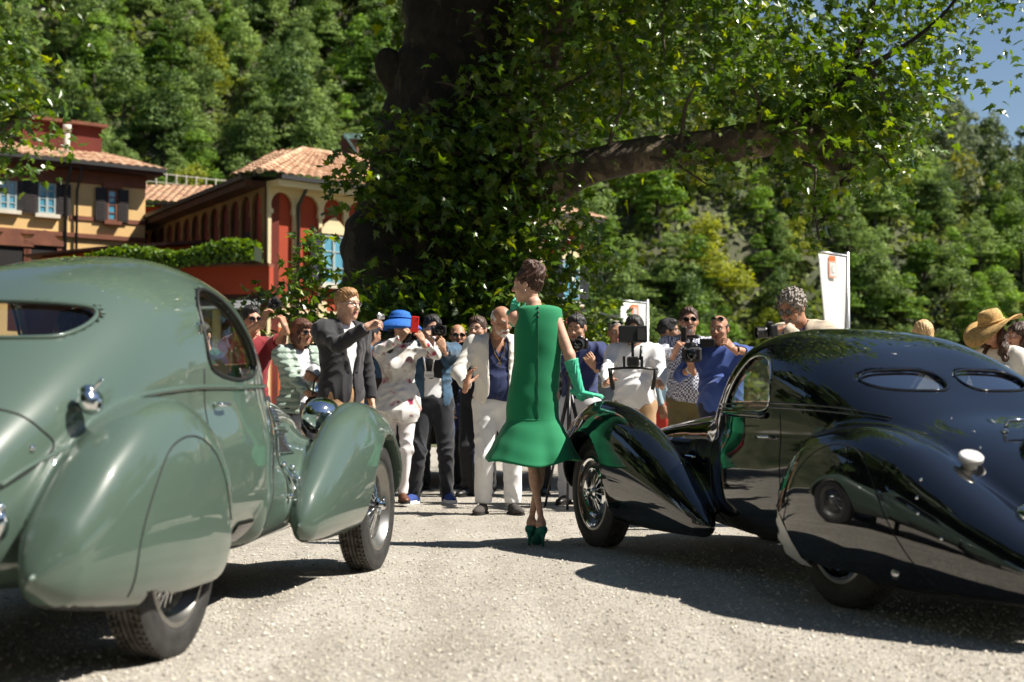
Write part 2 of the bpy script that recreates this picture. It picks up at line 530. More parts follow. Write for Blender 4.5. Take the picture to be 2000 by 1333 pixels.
# ------------------------------------------------------------------ wooded hillside
def ridge(x):
    """height of the hill far behind, metres, along x"""
    return spl([-260, -140, -80, -26, 6, 18, 28, 38, 51, 64, 80, 115, 260], [90, 140, 145, 132, 96, 66, 45, 35, 30, 26, 22, 20, 19], x)
def hill_z(x, y):
    foot = 86 + 10 * np.sin(x * .021 + 1) + np.clip(x, 0, 200) * .28
    d = np.clip(y - foot, 0, None)
    top = ridge(x)
    z = top * (1 - np.exp(-(d * 1.02) / np.maximum(top, 1) * 1.15)) / (1 - np.exp(-1.15 * 2.2))
    z = np.minimum(z, top + (d - 100) * .05)
    bump = 2.2 * np.sin(x * .11 + y * .05) + 1.6 * np.sin(y * .17 - x * .06 + 2) + 3.0 * np.sin(x * .045 + 1.2)
    return z + bump * np.clip(d / 25, 0, 1) - .6
M_HILL = mat("hill_soil", (.022, .036, .010), .95, col2=(.085, .085, .045), vscale=.09, detail=9, bump=.6, bscale=.8, bdist=.5)
hx = np.linspace(-270, 280, 140); hy = np.linspace(66, 420, 110)
HXX, HYY = np.meshgrid(hx, hy, indexing='ij'); HZ = hill_z(HXX, HYY)
Fh = np.array([(i * 110 + j, (i + 1) * 110 + j, (i + 1) * 110 + j + 1, i * 110 + j + 1) for i in range(139) for j in range(109)])
o = mesh_np("hillside", np.stack([HXX.ravel(), HYY.ravel(), HZ.ravel()], 1), Fh, M_HILL)
tag(o, kind="structure")

def crown_mesh(name, m, seed, R=3.2, Hc=6.0, n=2600, leaf=.24, lumps=11, flat=.55, z0=0.0):
    """broad crown of leaf sprays on uneven lobes; one mesh, origin at the foot"""
    r = np.random.default_rng(seed)
    L = []
    for k in range(lumps):
        t = r.random() if k else .95
        zz = z0 + Hc * (.08 + .9 * t) * (.9 + .25 * r.random()); rr = R * (1 - .8 * t ** 1.4) * (.3 + .85 * r.random()); a = r.random() * 6.28
        L.append((rr * math.cos(a), rr * math.sin(a), zz, R * (.17 + .30 * r.random()) * (1 - .3 * t)))
    L.append((0, 0, z0 + Hc * .42, R * .56)); L = np.array(L)
    w = L[:, 3] ** 2; k = r.choice(len(L), n, p=w / w.sum())
    d = r.normal(size=(n, 3)); d[:, 2] = np.abs(d[:, 2]) * .7 + d[:, 2] * .7; d /= np.linalg.norm(d, axis=1)[:, None]
    rad = L[k, 3] * (.55 + .75 * r.random(n) ** 1.2)
    C = L[k, :3] + d * rad[:, None] * np.array([1, 1, 1.05])
    nrm = d + r.normal(size=(n, 3)) * .55; nrm /= np.linalg.norm(nrm, axis=1)[:, None]
    t1 = np.cross(nrm, r.normal(size=(n, 3))); t1 /= np.linalg.norm(t1, axis=1)[:, None]; t2 = np.cross(nrm, t1)
    s = leaf * (.6 + .9 * r.random(n))[:, None]
    # each spray: a bent, pointed lozenge of two quads
    V = np.stack([C - t1 * s, C + t2 * s * .45 + nrm * s * .12, C + t1 * s, C - t2 * s * .45 + nrm * s * .12], 1).reshape(-1, 3)
    F = np.arange(4 * n).reshape(-1, 4)
    me = bpy.data.meshes.new(name)
    me.vertices.add(len(V)); me.vertices.foreach_set("co", V.astype(np.float32).ravel())
    me.loops.add(4 * n); me.loops.foreach_set("vertex_index", F.astype(np.int32).ravel())
    me.polygons.add(n); me.polygons.foreach_set("loop_start", (np.arange(n) * 4).astype(np.int32)); me.update(calc_edges=True)
    me.materials.append(m)
    at = me.attributes.new("tint", 'FLOAT', 'POINT'); at.data.foreach_set("value", np.repeat(r.random(n), 4).astype(np.float32))
    return me
M_FOREST = [leaf_mat("forest_leaf", (.026, .066, .009), (.21, .34, .06), .3, .6, True, .25, spec=.15),
            leaf_mat("forest_leaf_grey", (.042, .082, .024), (.26, .36, .11), .3, .6, True, .25, spec=.15),
            leaf_mat("forest_leaf_yellow", (.08, .12, .014), (.28, .31, .05), .35, .6, True, .25, spec=.15)]
M_BARK_FAR = mat("far_bark", (.05, .04, .03), .9)
FM = []
for i in range(9):
    kind = [0, 0, 1, 1, 0, 1, 0, 1, 2][i]
    FM.append(crown_mesh("forest_crown", M_FOREST[kind], 50 + i, R=2.2 + .25 * (i % 3), Hc=4.9 + (i % 4) * .9, n=4200, leaf=.14, lumps=17 + 2 * (i % 4)))
tb = MB(); tb.tube([(0, 0, -1.0), (.1, 0, 1.5), (.0, .1, 4.0)], [.2, .16, .07], 6, cap=False)
_to = tb.build("trunk", M_BARK_FAR); TRM = _to.data; bpy.data.objects.remove(_to)
def in_view(x, y, z, m=60):
    dy = y; t = (z - CAM_H) / dy
    u = 1000 + FPX * x / dy; v = 666.5 - FPX * math.tan(math.atan(t) - PITCH)
    return -m < u < 2000 + m and -m * 3 < v < 800
placed = []
r = np.random.default_rng(3)
tries = 0
cand = []
for x in np.arange(-70, 130, 1.0):
    pass
# rows of trees up the slope, jittered so that crowns overlap
yy = 86.0
while yy < 300:
    sp = 3.3 + (yy - 86) * .015
    xx = -(yy * .36 + 12) + r.random() * 4
    while xx < yy * .36 + 12:
        px, py = xx + r.normal() * 1.3, yy + r.normal() * 1.2
        z = float(hill_z(np.array([px]), np.array([py]))[0])
        bare = math.sin(px * .16 + py * .035 + 1.7) + .6 * math.sin(px * .07 - py * .11)
        if z > .3 and in_view(px, py, z + 4) and bare < 1.56: cand.append((px, py, z))
        xx += sp * (.75 + .5 * r.random())
    yy += sp * .66
cand.sort(key=lambda p: p[1])
print("forest trees", len(cand))
NEAR = 290
FOREST_GROUP = "trees on the wooded hillside"
# dark cypress-like mass at the right edge and lighter shrubs come out of the scale choice
rest_V = []
for i, (px, py, z) in enumerate(cand):
    k = int(r.integers(0, 9)); s = (.55 + .55 * r.random() ** 1.5)
    sc3 = (s * (.9 + .25 * r.random()), s * (.9 + .25 * r.random()), s * (.85 + .4 * r.random()))
    if i < NEAR:
        e = bpy.data.objects.new("hillside_tree", None); e.empty_display_size = .3; COL.objects.link(e)
        e.location = (px, py, z); e.rotation_euler = (0, 0, r.random() * 6.28); e.scale = sc3
        tag(e, "leafy tree growing among many on the steep wooded hillside", "tree", FOREST_GROUP)
        c = bpy.data.objects.new("crown", FM[k]); link(c, e); t = bpy.data.objects.new("trunk", TRM); link(t, e)
    else:
        rest_V.append((k, px, py, z, r.random() * 6.28, sc3))
# the farther wood: one mass
if rest_V:
    VV, TT, MI = [], [], []
    for k, px, py, z, a, s in rest_V:
        me = FM[k]; n = len(me.vertices); v = np.empty(n * 3, np.float32); me.vertices.foreach_get("co", v); v = v.reshape(-1, 4, 3)
        # thin the farthest crowns, enlarge their sprays
        st = 6 if py < 150 else 8
        v = v[::st]; c = v.mean(1, keepdims=True); v = c + (v - c) * (1.9 if st == 6 else 2.2)
        v = v.reshape(-1, 3) * np.array(s)
        ca, sa = math.cos(a), math.sin(a)
        VV.append(np.stack([v[:, 0] * ca - v[:, 1] * sa + px, v[:, 0] * sa + v[:, 1] * ca + py, v[:, 2] + z], 1))
        TT.append(np.clip(np.repeat(rng.random(len(v) // 4), 4) * .8 + (rng.random() - .5) * .7, -.4, 1.2)); MI.append(np.full(len(v) // 4, [0, 0, 1, 1, 0, 1, 0, 1, 2][k]))
    V = np.concatenate(VV); print("far wood quads", len(V) // 4)
    o = mesh_np("far_wood", V, np.arange(len(V)).reshape(-1, 4), M_FAR if False else [leaf_mat("far_leaf", (.035, .065, .018), (.15, .20, .06), .3, .6, False, .02), leaf_mat("far_leaf_grey", (.05, .075, .035), (.18, .22, .11), .3, .6, False, .02), leaf_mat("far_leaf_yellow", (.09, .11, .02), (.26, .27, .05), .3, .6, False, .02)], None, False, np.concatenate(MI))
    at = o.data.attributes.new("tint", 'FLOAT', 'POINT'); at.data.foreach_set("value", np.concatenate(TT).astype(np.float32))
    tag(o, "unbroken wood covering the upper slopes of the hill", "wood", kind="stuff")

# undergrowth between the trees
def undergrowth():
    n = 150000
    y = 84 + 170 * rng.random(n) ** 1.3; x = (rng.random(n) * 2 - 1) * (y * .36 + 14)
    z = hill_z(x, y); k = z > .1
    x, y, z = x[k], y[k], z[k]; n = len(x)
    c = np.sin(x * .9 + y * .35) + np.sin(x * .31 - y * .83 + 2) + .6 * rng.normal(size=n); k = c > -1.1
    x, y, z, c = x[k], y[k], z[k], c[k]; n = len(x)
    s = (.22 + .28 * rng.random(n)) * (1 + (y - 84) * .005)
    C = np.stack([x, y, z + .15 + (.7 + .5 * np.clip(c, 0, 2)) * rng.random(n)], 1)
    nr = rng.normal(size=(n, 3)) + np.array([0, -.4, .9]); nr /= np.linalg.norm(nr, axis=1)[:, None]
    t1 = np.cross(nr, rng.normal(size=(n, 3))); t1 /= np.linalg.norm(t1, axis=1)[:, None]; t2 = np.cross(nr, t1); s = s[:, None]
    V = np.stack([C - t1 * s, C + t2 * s * .55, C + t1 * s, C - t2 * s * .55], 1).reshape(-1, 3)
    o = mesh_np("undergrowth", V, np.arange(4 * n).reshape(-1, 4), leaf_mat("undergrowth_leaf", (.05, .07, .02), (.20, .25, .06), .3, .6, False, .05, spec=.15), None, False)
    at = o.data.attributes.new("tint", 'FLOAT', 'POINT'); at.data.foreach_set("value", np.repeat(rng.random(n), 4).astype(np.float32))
    tag(o, "scrub and grasses filling the slope between the trees", "undergrowth", kind="stuff")
undergrowth()
# unseen trees added round the court: they cut low sky light and darken reflections
BT = [crown_mesh("unseen_crown", leaf_mat("unseen_leaf", (.012, .028, .006), (.05, .085, .018), .2, .5, True, .4), 90 + i, R=4.2, Hc=9.5, n=1500, leaf=.55, lumps=13, z0=1.0) for i in range(2)]
BTP = [(-40 + i * 6.6 + rng.random() * 2, -15 - rng.random() * 4, 0) for i in range(13)] + [(-14.5, -8, 0), (-13.5, -1, 0), (-14.5, 6, 0), (-17, 13, 0), (24, -9, 0), (25, -2, 0), (24.5, 5, 0), (26, 12, 0), (27, 19, 0)]
for i in range(len(BTP)):
    e = bpy.data.objects.new("unseen_tree", None); COL.objects.link(e); e.location = BTP[i]; e.rotation_euler = (0, 0, rng.random() * 6)
    e.scale = ((1.25 if i >= 17 else 1.7) + .25 * rng.random(),) * 3
    tag(e, "unseen dark broad tree added beside the gravel court to cut sky light", "tree", "unseen trees added to cut sky light")
    link(bpy.data.objects.new("crown", BT[i % 2]), e); link(bpy.data.objects.new("trunk", TRM), e)
# ------------------------------------------------------------------ buildings
M_OCHRE = mat("ochre_render", (.66, .43, .18), .9, var=.14, vscale=.5, detail=8, bump=.15, bscale=12)
M_CREAM = mat("cream_render", (.62, .50, .30), .9, var=.10, vscale=.6, detail=8)
M_SHADEOCHRE = mat("shaded_ochre_render", (.17, .10, .035), .9, var=.2, vscale=1.2)  # shade of the palace's left side put into the arch colour
M_RED = mat("red_render", (.30, .04, .012), .9, var=.16, vscale=.7, detail=8)
M_ORANGE = mat("orange_render", (.42, .095, .02), .9, var=.15, vscale=.7, detail=8)
M_BROWNTRIM = mat("brown_trim", (.16, .055, .028), .85, var=.2, vscale=2)
M_DARKWOOD = mat("dark_shutter", (.022, .016, .014), .7, var=.3, vscale=4)
M_BLUEWOOD = mat("blue_black_shutter", (.018, .018, .03), .6, var=.3, vscale=4)
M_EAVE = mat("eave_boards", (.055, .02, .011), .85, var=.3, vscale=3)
M_GUTTER = mat("dark_gutter", (.02, .018, .016), .5)
M_TILE = mat("clay_tile", (.30, .15, .085), .9, var=.45, vscale=3.2, detail=6, col2=(.56, .38, .24))
M_WIN = mat("window_reflection", (.08, .26, .36), .04, spec=.9)
M_WINFRAME = mat("window_frame_paint", (.30, .36, .36), .5)
M_STONE = mat("pale_stone", (.58, .52, .42), .85, var=.1, vscale=1)
M_METAL = mat("sheet_metal", (.35, .37, .38), .45, .6)
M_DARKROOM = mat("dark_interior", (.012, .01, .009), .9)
M_COPPER = mat("green_copper", (.30, .45, .38), .7, var=.2, vscale=2)

M_SHADERED = mat("shaded_red_render", (.12, .018, .009), .9, var=.2, vscale=1)  # red darkened: shade put into the colour of left wall and roof box
class Face:
    """wall plane: s metres along, z up, d outwards"""
    def __init__(self, o, d):
        self.o = Vector((o[0], o[1], 0)); self.d = Vector((d[0], d[1], 0)).normalized(); self.n = Vector((self.d.y, -self.d.x, 0))
        if self.n.y > 0 and abs(self.n.y) > .2: self.n = -self.n
    def p(self, s, z, d=0.0): return self.o + self.d * s + Vector((0, 0, z)) + self.n * d
    def box(self, mb, s0, s1, z0, z1, d0, d1, m=0):
        V = [self.p(s, z, d) for s in (s0, s1) for z in (z0, z1) for d in (d0, d1)]
        return mb.add(V, [(0, 1, 3, 2), (4, 6, 7, 5), (0, 4, 5, 1), (2, 3, 7, 6), (0, 2, 6, 4), (1, 5, 7, 3)], m)
    def prism(self, mb, poly, d0, d1, m=0):
        return mb.prism(poly, lambda a, b: self.p(a, b, d0), lambda a, b: self.p(a, b, d1), m)

def fpx(F, u, v):
    """(s, z) of a pixel on wall F"""
    a = P(u, v, 10) - Vector((0, 0, CAM_H)); a.z = P(u, v, 10).z - CAM_H
    c = Vector((0, 0, CAM_H))
    t = ((F.o - c).dot(F.n)) / a.dot(F.n); w = c + a * t
    return (w - F.o).dot(F.d), w.z

def part(F, nm, m, root, *boxes, kind=None):
    mb = MB()
    for b in boxes: F.box(mb, *b)
    return mb.build(nm, m, root)

def window(F, root, s0, s1, z0, z1, d, shut, shut_m, frame_m, sill=True, lintel=None, leaves=2, rows=3, bars=True, sides="both"):
    f = MB(); t = .06
    for b in ((s0, s1, z0, z0 + t), (s0, s1, z1 - t, z1), (s0, s0 + t, z0 + t, z1 - t), (s1 - t, s1, z0 + t, z1 - t)): F.box(f, *b, d, d + .05)
    if leaves == 2: F.box(f, (s0 + s1) / 2 - .045, (s0 + s1) / 2 + .045, z0 + t, z1 - t, d + .001, d + .052)
    fo = f.build("window_frame", frame_m, root)
    n = leaves
    for i in range(n):
        a = s0 + (s1 - s0) * i / n + .05; b = s0 + (s1 - s0) * (i + 1) / n - .05
        p_ = MB(); F.box(p_, a, b, z0 + .05, z1 - .05, d + .004, d + .016); p_.build("pane", M_WIN, fo)
        br = MB()
        for k in range(1, rows): F.box(br, a, b, z0 + (z1 - z0) * k / rows - .018, z0 + (z1 - z0) * k / rows + .018, d + .017, d + .04)
        br.build("glazing_bar", frame_m, fo)
    if shut:
        for sg in (-1, 1):
            if sides == "none": break
            a = s0 - shut - .03 if sg < 0 else s1 + .03
            sb = MB(); F.box(sb, a, a + shut, z0 - .02, z1 + .02, d + .02, d + .07)
            k = 0; zz = z0 + .05
            while zz < z1 - .05:
                F.box(sb, a + .05, a + shut - .05, zz, zz + .05, d + .065, d + .085); zz += .095
            sb.build("shutter", shut_m, root)
    if sill: part(F, "sill", M_STONE if frame_m is M_WINFRAME else M_BROWNTRIM, root, (s0 - .12, s1 + .12, z0 - .13, z0 - .01, d - .02, d + .16))
    if lintel: part(F, "lintel", lintel, root, (s0 - .16, s1 + .16, z1 + .02, z1 + .2, d + .0, d + .09))

def tiled_roof(name, m, root, a, b, c, d_, rows=None):
    """slope with rolls of clay tile: eave a-b, top c-d (c above b, d above a)"""
    a, b, c, d_ = map(Vector, (a, b, c, d_))
    L = (b - a).length; n = max(4, int(L / .30)); k = max(3, int((d_ - a).length / .42))
    nrm = (b - a).cross(d_ - a).normalized()
    if nrm.z < 0: nrm = -nrm
    V, F = [], []
    ns = n * 4
    for j in range(k + 1):
        for st in (0, 1):
            t = j / k
            for i in range(ns + 1):
                s = i / ns
                p = (a * (1 - s) + b * s) * (1 - t) + (d_ * (1 - s) + c * s) * t
                hgt = .05 * abs(math.sin(s * n * PI)) + (.035 if st == 1 else 0) + .012 * math.sin(i * 12.9 + j * 7.7)
                V.append(p + nrm * hgt)
    for j in range(2 * k + 1):
        for i in range(ns): F.append((j * (ns + 1) + i, j * (ns + 1) + i + 1, (j + 1) * (ns + 1) + i + 1, (j + 1) * (ns + 1) + i))
    return mesh_np(name, V, np.array(F), m, root, False)

# ---- the red and cream palace with its arcaded cornice
palace = empty("palace", (-6.95, 40, 0), 0, "red palace with cream arches under its tiled hip roof behind the plane tree", "building")
FR = Face((-6.95, 40), (.7045, .71)); FL = Face((-6.95, 40), (-.505, .863)); FL.n = Vector((-.863, -.505, 0))
INV = palace.matrix_world.inverted() if False else None
def reroot(root):
    """parts were laid out in world space: keep them there under the root"""
    for ch in root.children:
        ch.location = Vector(ch.location) - root.location if ch.parent is root else ch.location
def put(root):
    bpy.context.view_layer.update()
    for ch in root.children: ch.matrix_parent_inverse = root.matrix_world.inverted()
EZ = 7.15
LR, LL = 13.4, 17.0
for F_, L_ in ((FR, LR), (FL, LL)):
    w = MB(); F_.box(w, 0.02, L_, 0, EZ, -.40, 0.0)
    w.build("wall", M_RED if F_ is FR else M_SHADERED, palace)
w = MB(); FR.box(w, 0.02, LR, 0.0, 3.2, .0, .02); w.build("lower_wall", M_CREAM, palace)
def arcade(F_, L_, bay, cream, top, bot, lower=True, first=.0):
    n = int((L_ - first) / bay)
    for i in range(n + 1):
        s = first + i * bay; wd = .12 if i else .22
        part(F_, "pier", cream, palace, (s - wd / 2 + (wd / 2 if i == 0 else 0), s + wd / 2, .3, top - .72, .021, .10))
        part(F_, "capital", cream, palace, (s - wd / 2 - .05 + (wd / 2 + .05 if i == 0 else 0), s + wd / 2 + .05, top - .72, top - .60, .021, .13))
    for i in range(n):
        s0 = first + i * bay; s1 = s0 + bay; c = (s0 + s1) / 2; rr = bay * .405
        poly = [(s0, top), (s0, top - .60), (s0 + .06, top - .60)]
        for t in np.linspace(math.radians(200), math.radians(-20), 13): poly.append((c + rr * math.cos(t), top - .47 + rr * math.sin(t) * 1.0))
        poly += [(s1 - .06, top - .60), (s1, top - .60), (s1, top)]
        mb = MB()
        # the spandrel is split left and right of the crown so that every face stays convex enough
        a = [p for p in poly[:9]] + [(c, top)]; F_.prism(mb, [(poly[k][0], poly[k][1]) for k in range(0, 10)] + [(c, top)], .022, .115)
        F_.prism(mb, [(poly[k][0], poly[k][1]) for k in range(9, len(poly))] + [(c, top)], .022, .115)
        mb.build("arch", cream, palace)
        if lower:
            # lobed lower border of the red panel, then an orange panel in the cream storey below
            mb = MB(); F_.box(mb, s0 + .1, s1 - .1, bot - .55, bot - .28, .021, .06); F_.box(mb, s0 + .1, s0 + .26, bot - .28, bot, .021, .06); F_.box(mb, s1 - .26, s1 - .1, bot - .28, bot, .021, .06)
            mb.build("panel_border", cream, palace)
            mb = MB(); q = [(s0 + .17, .35), (s1 - .17, .35), (s1 - .17, 2.5), (s1 - .23, 2.62), (s1 - .23, 2.78)]
            q += [(c + (bay * .5 - .23) * math.cos(t), 2.85 + .25 * math.sin(t)) for t in np.linspace(.2, PI - .2, 7)] + [(s0 + .23, 2.78), (s0 + .23, 2.62), (s0 + .17, 2.5)]
            F_.prism(mb, q, .021, .035); mb.build("orange_panel", M_ORANGE, palace)
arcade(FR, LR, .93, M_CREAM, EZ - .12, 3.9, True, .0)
arcade(FL, LL, .93, M_SHADEOCHRE, EZ - .12, 3.9, False, .0)
# eaves: board, gutter
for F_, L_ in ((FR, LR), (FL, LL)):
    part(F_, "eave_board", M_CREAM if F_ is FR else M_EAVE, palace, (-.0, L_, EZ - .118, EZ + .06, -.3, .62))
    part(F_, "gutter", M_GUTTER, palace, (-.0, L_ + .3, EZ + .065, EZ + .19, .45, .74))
# tiled hip roof on the front range
E0 = FR.p(-.75, EZ + .2, .72); E1 = FR.p(LR + .5, EZ + .2, .72)
R0 = FR.p(3.7, EZ + 1.85, -3.3); R1 = FR.p(LR - 3.4, EZ + 1.85, -3.3); B0 = FR.p(-.75, EZ + .2, -.7); B1 = FR.p(LR + .5, EZ + .2, -8)
tiled_roof("roof", M_TILE, palace, E0, E1, R1, R0)
tiled_roof("roof", M_TILE, palace, B0, E0, R0, FR.p(3.2, EZ + 1.8, -4.2))
tiled_roof("roof", M_TILE, palace, E1, B1, R1 + Vector((.02, .02, 0)), R1)
mb = MB(); mb.tube([R0, R1], .11, 8); mb.tube([E0, R0], .10, 8); mb.build("ridge_tiles", M_TILE, palace)
# lower hip behind, to the left of the front roof
A0 = FL.p(1.0, EZ + .22, .2); A1 = FL.p(8, EZ + .22, .2)
w = MB(); w.add([FL.p(0, EZ + .2, .3), FL.p(LL, EZ + .2, .3), FL.p(LL, EZ + .2, -6), FL.p(0, EZ + .2, -6)], [(0, 1, 2, 3)]); w.build("flat_roof", M_EAVE, palace)
# chimney with a copper cap
c = P(683, 300, 49)
mb = MB(); mb.box((c.x, c.y, c.z - .6), (.55, .55, 2.4)); mb.build("chimney", M_BROWNTRIM, palace)
mb = MB(); mb.box((c.x + .12, c.y, c.z + .55), (.6, .6, .18)); mb.add([(c.x - .1, c.y - .35, c.z + .6), (c.x + .5, c.y - .35, c.z - .3), (c.x + .5, c.y + .35, c.z - .3), (c.x - .1, c.y + .35, c.z + .6), (c.x - .16, c.y - .35, c.z + .56), (c.x + .44, c.y - .35, c.z - .34), (c.x + .44, c.y + .35, c.z - .34), (c.x - .16, c.y + .35, c.z + .56)], [(0, 1, 2, 3), (7, 6, 5, 4), (0, 4, 5, 1), (1, 5, 6, 2), (2, 6, 7, 3), (3, 7, 4, 0)]); mb.build("chimney_cap", M_COPPER, palace)
# windows of the front
for k, s in enumerate((2.30, 4.62, 7.4, 10.2, 12.6)):
    z0, z1 = 4.42, 5.85
    part(FR, "window_surround", M_CREAM, palace, (s - .48, s + .48, z1 + .03, z1 + .2, .117, .20))
    mb = MB(); FR.prism(mb, [(s - .40, z1 + .205), (s + .40, z1 + .205), (s + .34, z1 + .30), (s + .19, z1 + .42), (s, z1 + .54), (s - .19, z1 + .42), (s - .34, z1 + .30)], .117, .17); mb.build("pediment", M_CREAM, palace)
    window(FR, palace, s - .42, s + .42, z0, z1, .118, .40, M_BLUEWOOD, M_WINFRAME, True)
mb = MB(); p0 = FR.p(1.02, EZ, .55); p1 = FR.p(1.0, EZ - .5, .18)
mb.tube([p0, FR.p(1.02, EZ - .12, .5), FR.p(.99, EZ - .55, .19), FR.p(.97, 0.1, .19)], .055, 8); mb.build("downpipe", M_GUTTER, palace, True)
# tall dark windows in the shaded side
for k in range(5):
    s = 1.4 + k * 1.86
    part(FL, "dark_window", M_DARKROOM, palace, (s - .33, s + .33, 4.6, 5.9, .02, .04))
put(palace)

# ---- terrace in front of the shaded side
terr = empty("terrace_building", (-9, 38, 0), 0, "low red terrace with a clipped hedge on top and an awning below", "building")
FT = Face((-7.0, 39.2), (-.985, .17))
def tz(v, Y=39): return CAM_H + (791 - v) / FPX * Y
w = MB(); FT.box(w, -.3, 3.2, 3.95, 4.72, -.35, .0); w.build("parapet", M_RED, terr)
w = MB(); FT.box(w, -.3, 3.2, 4.722, 4.80, -.40, .06); w.build("coping", M_BROWNTRIM, terr)
w = MB(); FT.box(w, 3.2, 7.5, 3.0, 4.55, -.36, -.01); w.build("side_parapet", M_ORANGE, terr)
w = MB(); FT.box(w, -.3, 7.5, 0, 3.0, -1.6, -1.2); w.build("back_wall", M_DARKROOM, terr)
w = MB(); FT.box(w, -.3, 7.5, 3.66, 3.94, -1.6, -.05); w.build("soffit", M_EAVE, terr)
w = MB(); w.add([FT.p(-.2, 3.80, .02), FT.p(2.5, 3.80, .02), FT.p(2.5, 3.50, .95), FT.p(-.2, 3.50, .95), FT.p(-.2, 3.76, .0), FT.p(2.5, 3.76, .0), FT.p(2.5, 3.46, .93), FT.p(-.2, 3.46, .93)], [(0, 1, 2, 3), (7, 6, 5, 4), (2, 6, 7, 3), (0, 4, 5, 1), (1, 5, 6, 2), (3, 7, 4, 0)]); w.build("awning", M_METAL, terr)
for s in (.15, 1.3, 2.45, 3.9, 5.4): part(FT, "post", M_CREAM if s < 3 else M_RED, terr, (s - .09, s + .09, 0, 3.66, -.3, -.12))
put(terr)

# ---- red annexe and low tiled range between the two big houses
ann = empty("annexe", (-16, 50, 0), 0, "low dark-red annexe with a shallow tiled roof between the palace and the yellow house", "building")
FA = Face((-8.6, 57), (-1, -.06))
w = MB(); FA.box(w, -1, 8.5, 0, tz(405, 57), -.4, 0); w.build("wall", M_RED, ann)
w = MB(); FA.box(w, -1, 8.5, tz(440, 57), tz(432, 57), .0, .06); w.build("string_course", M_BROWNTRIM, ann)
tiled_roof("roof", M_TILE, ann, FA.p(8.7, tz(393, 57), .6), FA.p(-1, tz(412, 57), .6), FA.p(-1, tz(380, 62), -3.2), FA.p(8.7, tz(362, 60), -3.2))
part(FA, "gutter", M_GUTTER, ann, (-1, 8.7, tz(405, 57), tz(401, 57), .3, .62))
put(ann)
an2 = empty("annexe", (-12, 44, 0), 0, "small red outbuilding with a sloping dark roof beside the terrace hedge", "building")
FB = Face((-9.6, 42.6), (-1, .02))
w = MB(); FB.prism(w, [(-.3, 0), (4.6, 0), (4.6, tz(499, 42)), (2.4, tz(484, 42)), (-.3, tz(474, 42))], -.5, 0); w.build("wall", M_ORANGE, an2)
w = MB(); FB.prism(w, [(-.5, tz(474, 42)), (2.4, tz(484, 42)), (4.9, tz(500, 42)), (4.9, tz(496, 42)), (2.4, tz(479, 42)), (-.5, tz(468, 42))], -.6, .55); w.build("roof", M_EAVE, an2)
put(an2)

# ---- the yellow house
yel = empty("yellow_house", (-13, 47, 0), 0, "yellow house with brown trim, dark shutters and a roof box with a white flue", "building")
FY = Face((-12.44, 48), (-.794, -.608)); FY.n = Vector((.608, -.794, 0))
YE = 8.62
w = MB(); FY.box(w, 0, 12, 0, YE, -.4, 0); w.build("wall", M_OCHRE, yel)
FYs = Face((-12.44, 48), (-.608, .794)); FYs.n = Vector((.794, .608, 0))
w = MB(); FYs.box(w, 0.41, 8, 0, YE, -.4, -.002); w.build("side_wall", M_OCHRE, yel)
w = MB(); FY.box(w, -.40, 12, YE, YE + .1, -1, .55); w.build("eave_boards", M_EAVE, yel)
part(FY, "frieze", M_BROWNTRIM, yel, (0, 12, YE - .42, YE - .002, .0, .05))
part(FY, "gutter", M_GUTTER, yel, (-.45, 12, YE + .102, YE + .22, .45, .68))
a = FY.p(12, YE + .2, .66); b_ = FY.p(-.48, YE + .2, .66); c = FY.p(2.2, YE + 1.7, -4); d_ = FY.p(12, YE + 1.7, -4)
tiled_roof("roof", M_TILE, yel, a, b_, c, d_)
tiled_roof("roof", M_TILE, yel, b_, FY.p(-.48, YE + .2, -9), c + Vector((.02, 0, 0)), c)
# roof box with a flat lid, and a flue
s0, z0 = fpx(FY, 245, 300); 
w = MB(); FY.box(w, 1.05, 3.75, YE + .6, YE + 1.75, -3.4, -1.3); w.build("roof_box", M_SHADERED, yel)
w = MB(); FY.box(w, .9, 3.95, YE + 1.752, YE + 1.86, -3.6, -1.1); w.build("roof_box_lid", M_BROWNTRIM, yel)
f0 = FY.p(2.55, YE + .35, -.5); mb = MB(); mb.tube([f0, f0 + Vector((0, 0, .95))], .10, 10); mb.tube([f0 + Vector((0, 0, .96)), f0 + Vector((0, 0, 1.2))], .14, 10); mb.build("flue", M_STONE, yel, True)
zz = lambda u, v: fpx(FY, u, v)
for (u0, u1, v0, v1, sh, lv) in ((208, 227, 433, 370, .36, 1), (74, 107, 420, 357, .46, 2), (-2, 31, 412, 352, .46, 2), (-72, -40, 405, 346, .46, 2)):
    sa, za = zz(u1, v0); sb_, zb_ = zz(u0, v1)
    window(FY, yel, sa, sb_, za, zb_, .03, sh, M_DARKWOOD, M_WINFRAME if lv == 2 else M_BROWNTRIM, True, M_BROWNTRIM, lv, 4)
s1, z1 = zz(60, 452)
part(FY, "string_course", M_BROWNTRIM, yel, (0, 12, z1 - .1, z1 + .04, .0, .10))
s1, z1 = zz(200, 431); part(FY, "sill_band", M_BROWNTRIM, yel, (0, 2.6, z1 - .05, z1 + .09, .0, .04))
for u in (20, 85):
    s, z = zz(u, 472)
    mb = MB(); FY.prism(mb, [(s - .72, z - .14), (s + .72, z - .14), (s + .66, z + .02), (s + .42, z + .08), (s + .24, z + .30), (s, z + .36), (s - .24, z + .30), (s - .42, z + .08), (s - .66, z + .02)], .03, .13); mb.build("pediment", M_BROWNTRIM, yel)
    for q in ((s - .62, s - .42), (s + .42, s + .62)): part(FY, "jamb", M_BROWNTRIM, yel, (q[0], q[1], z - 1.6, z - .142, .03, .09))
    part(FY, "dark_window", M_DARKROOM, yel, (s - .42, s + .42, z - 1.6, z - .16, .03, .05))
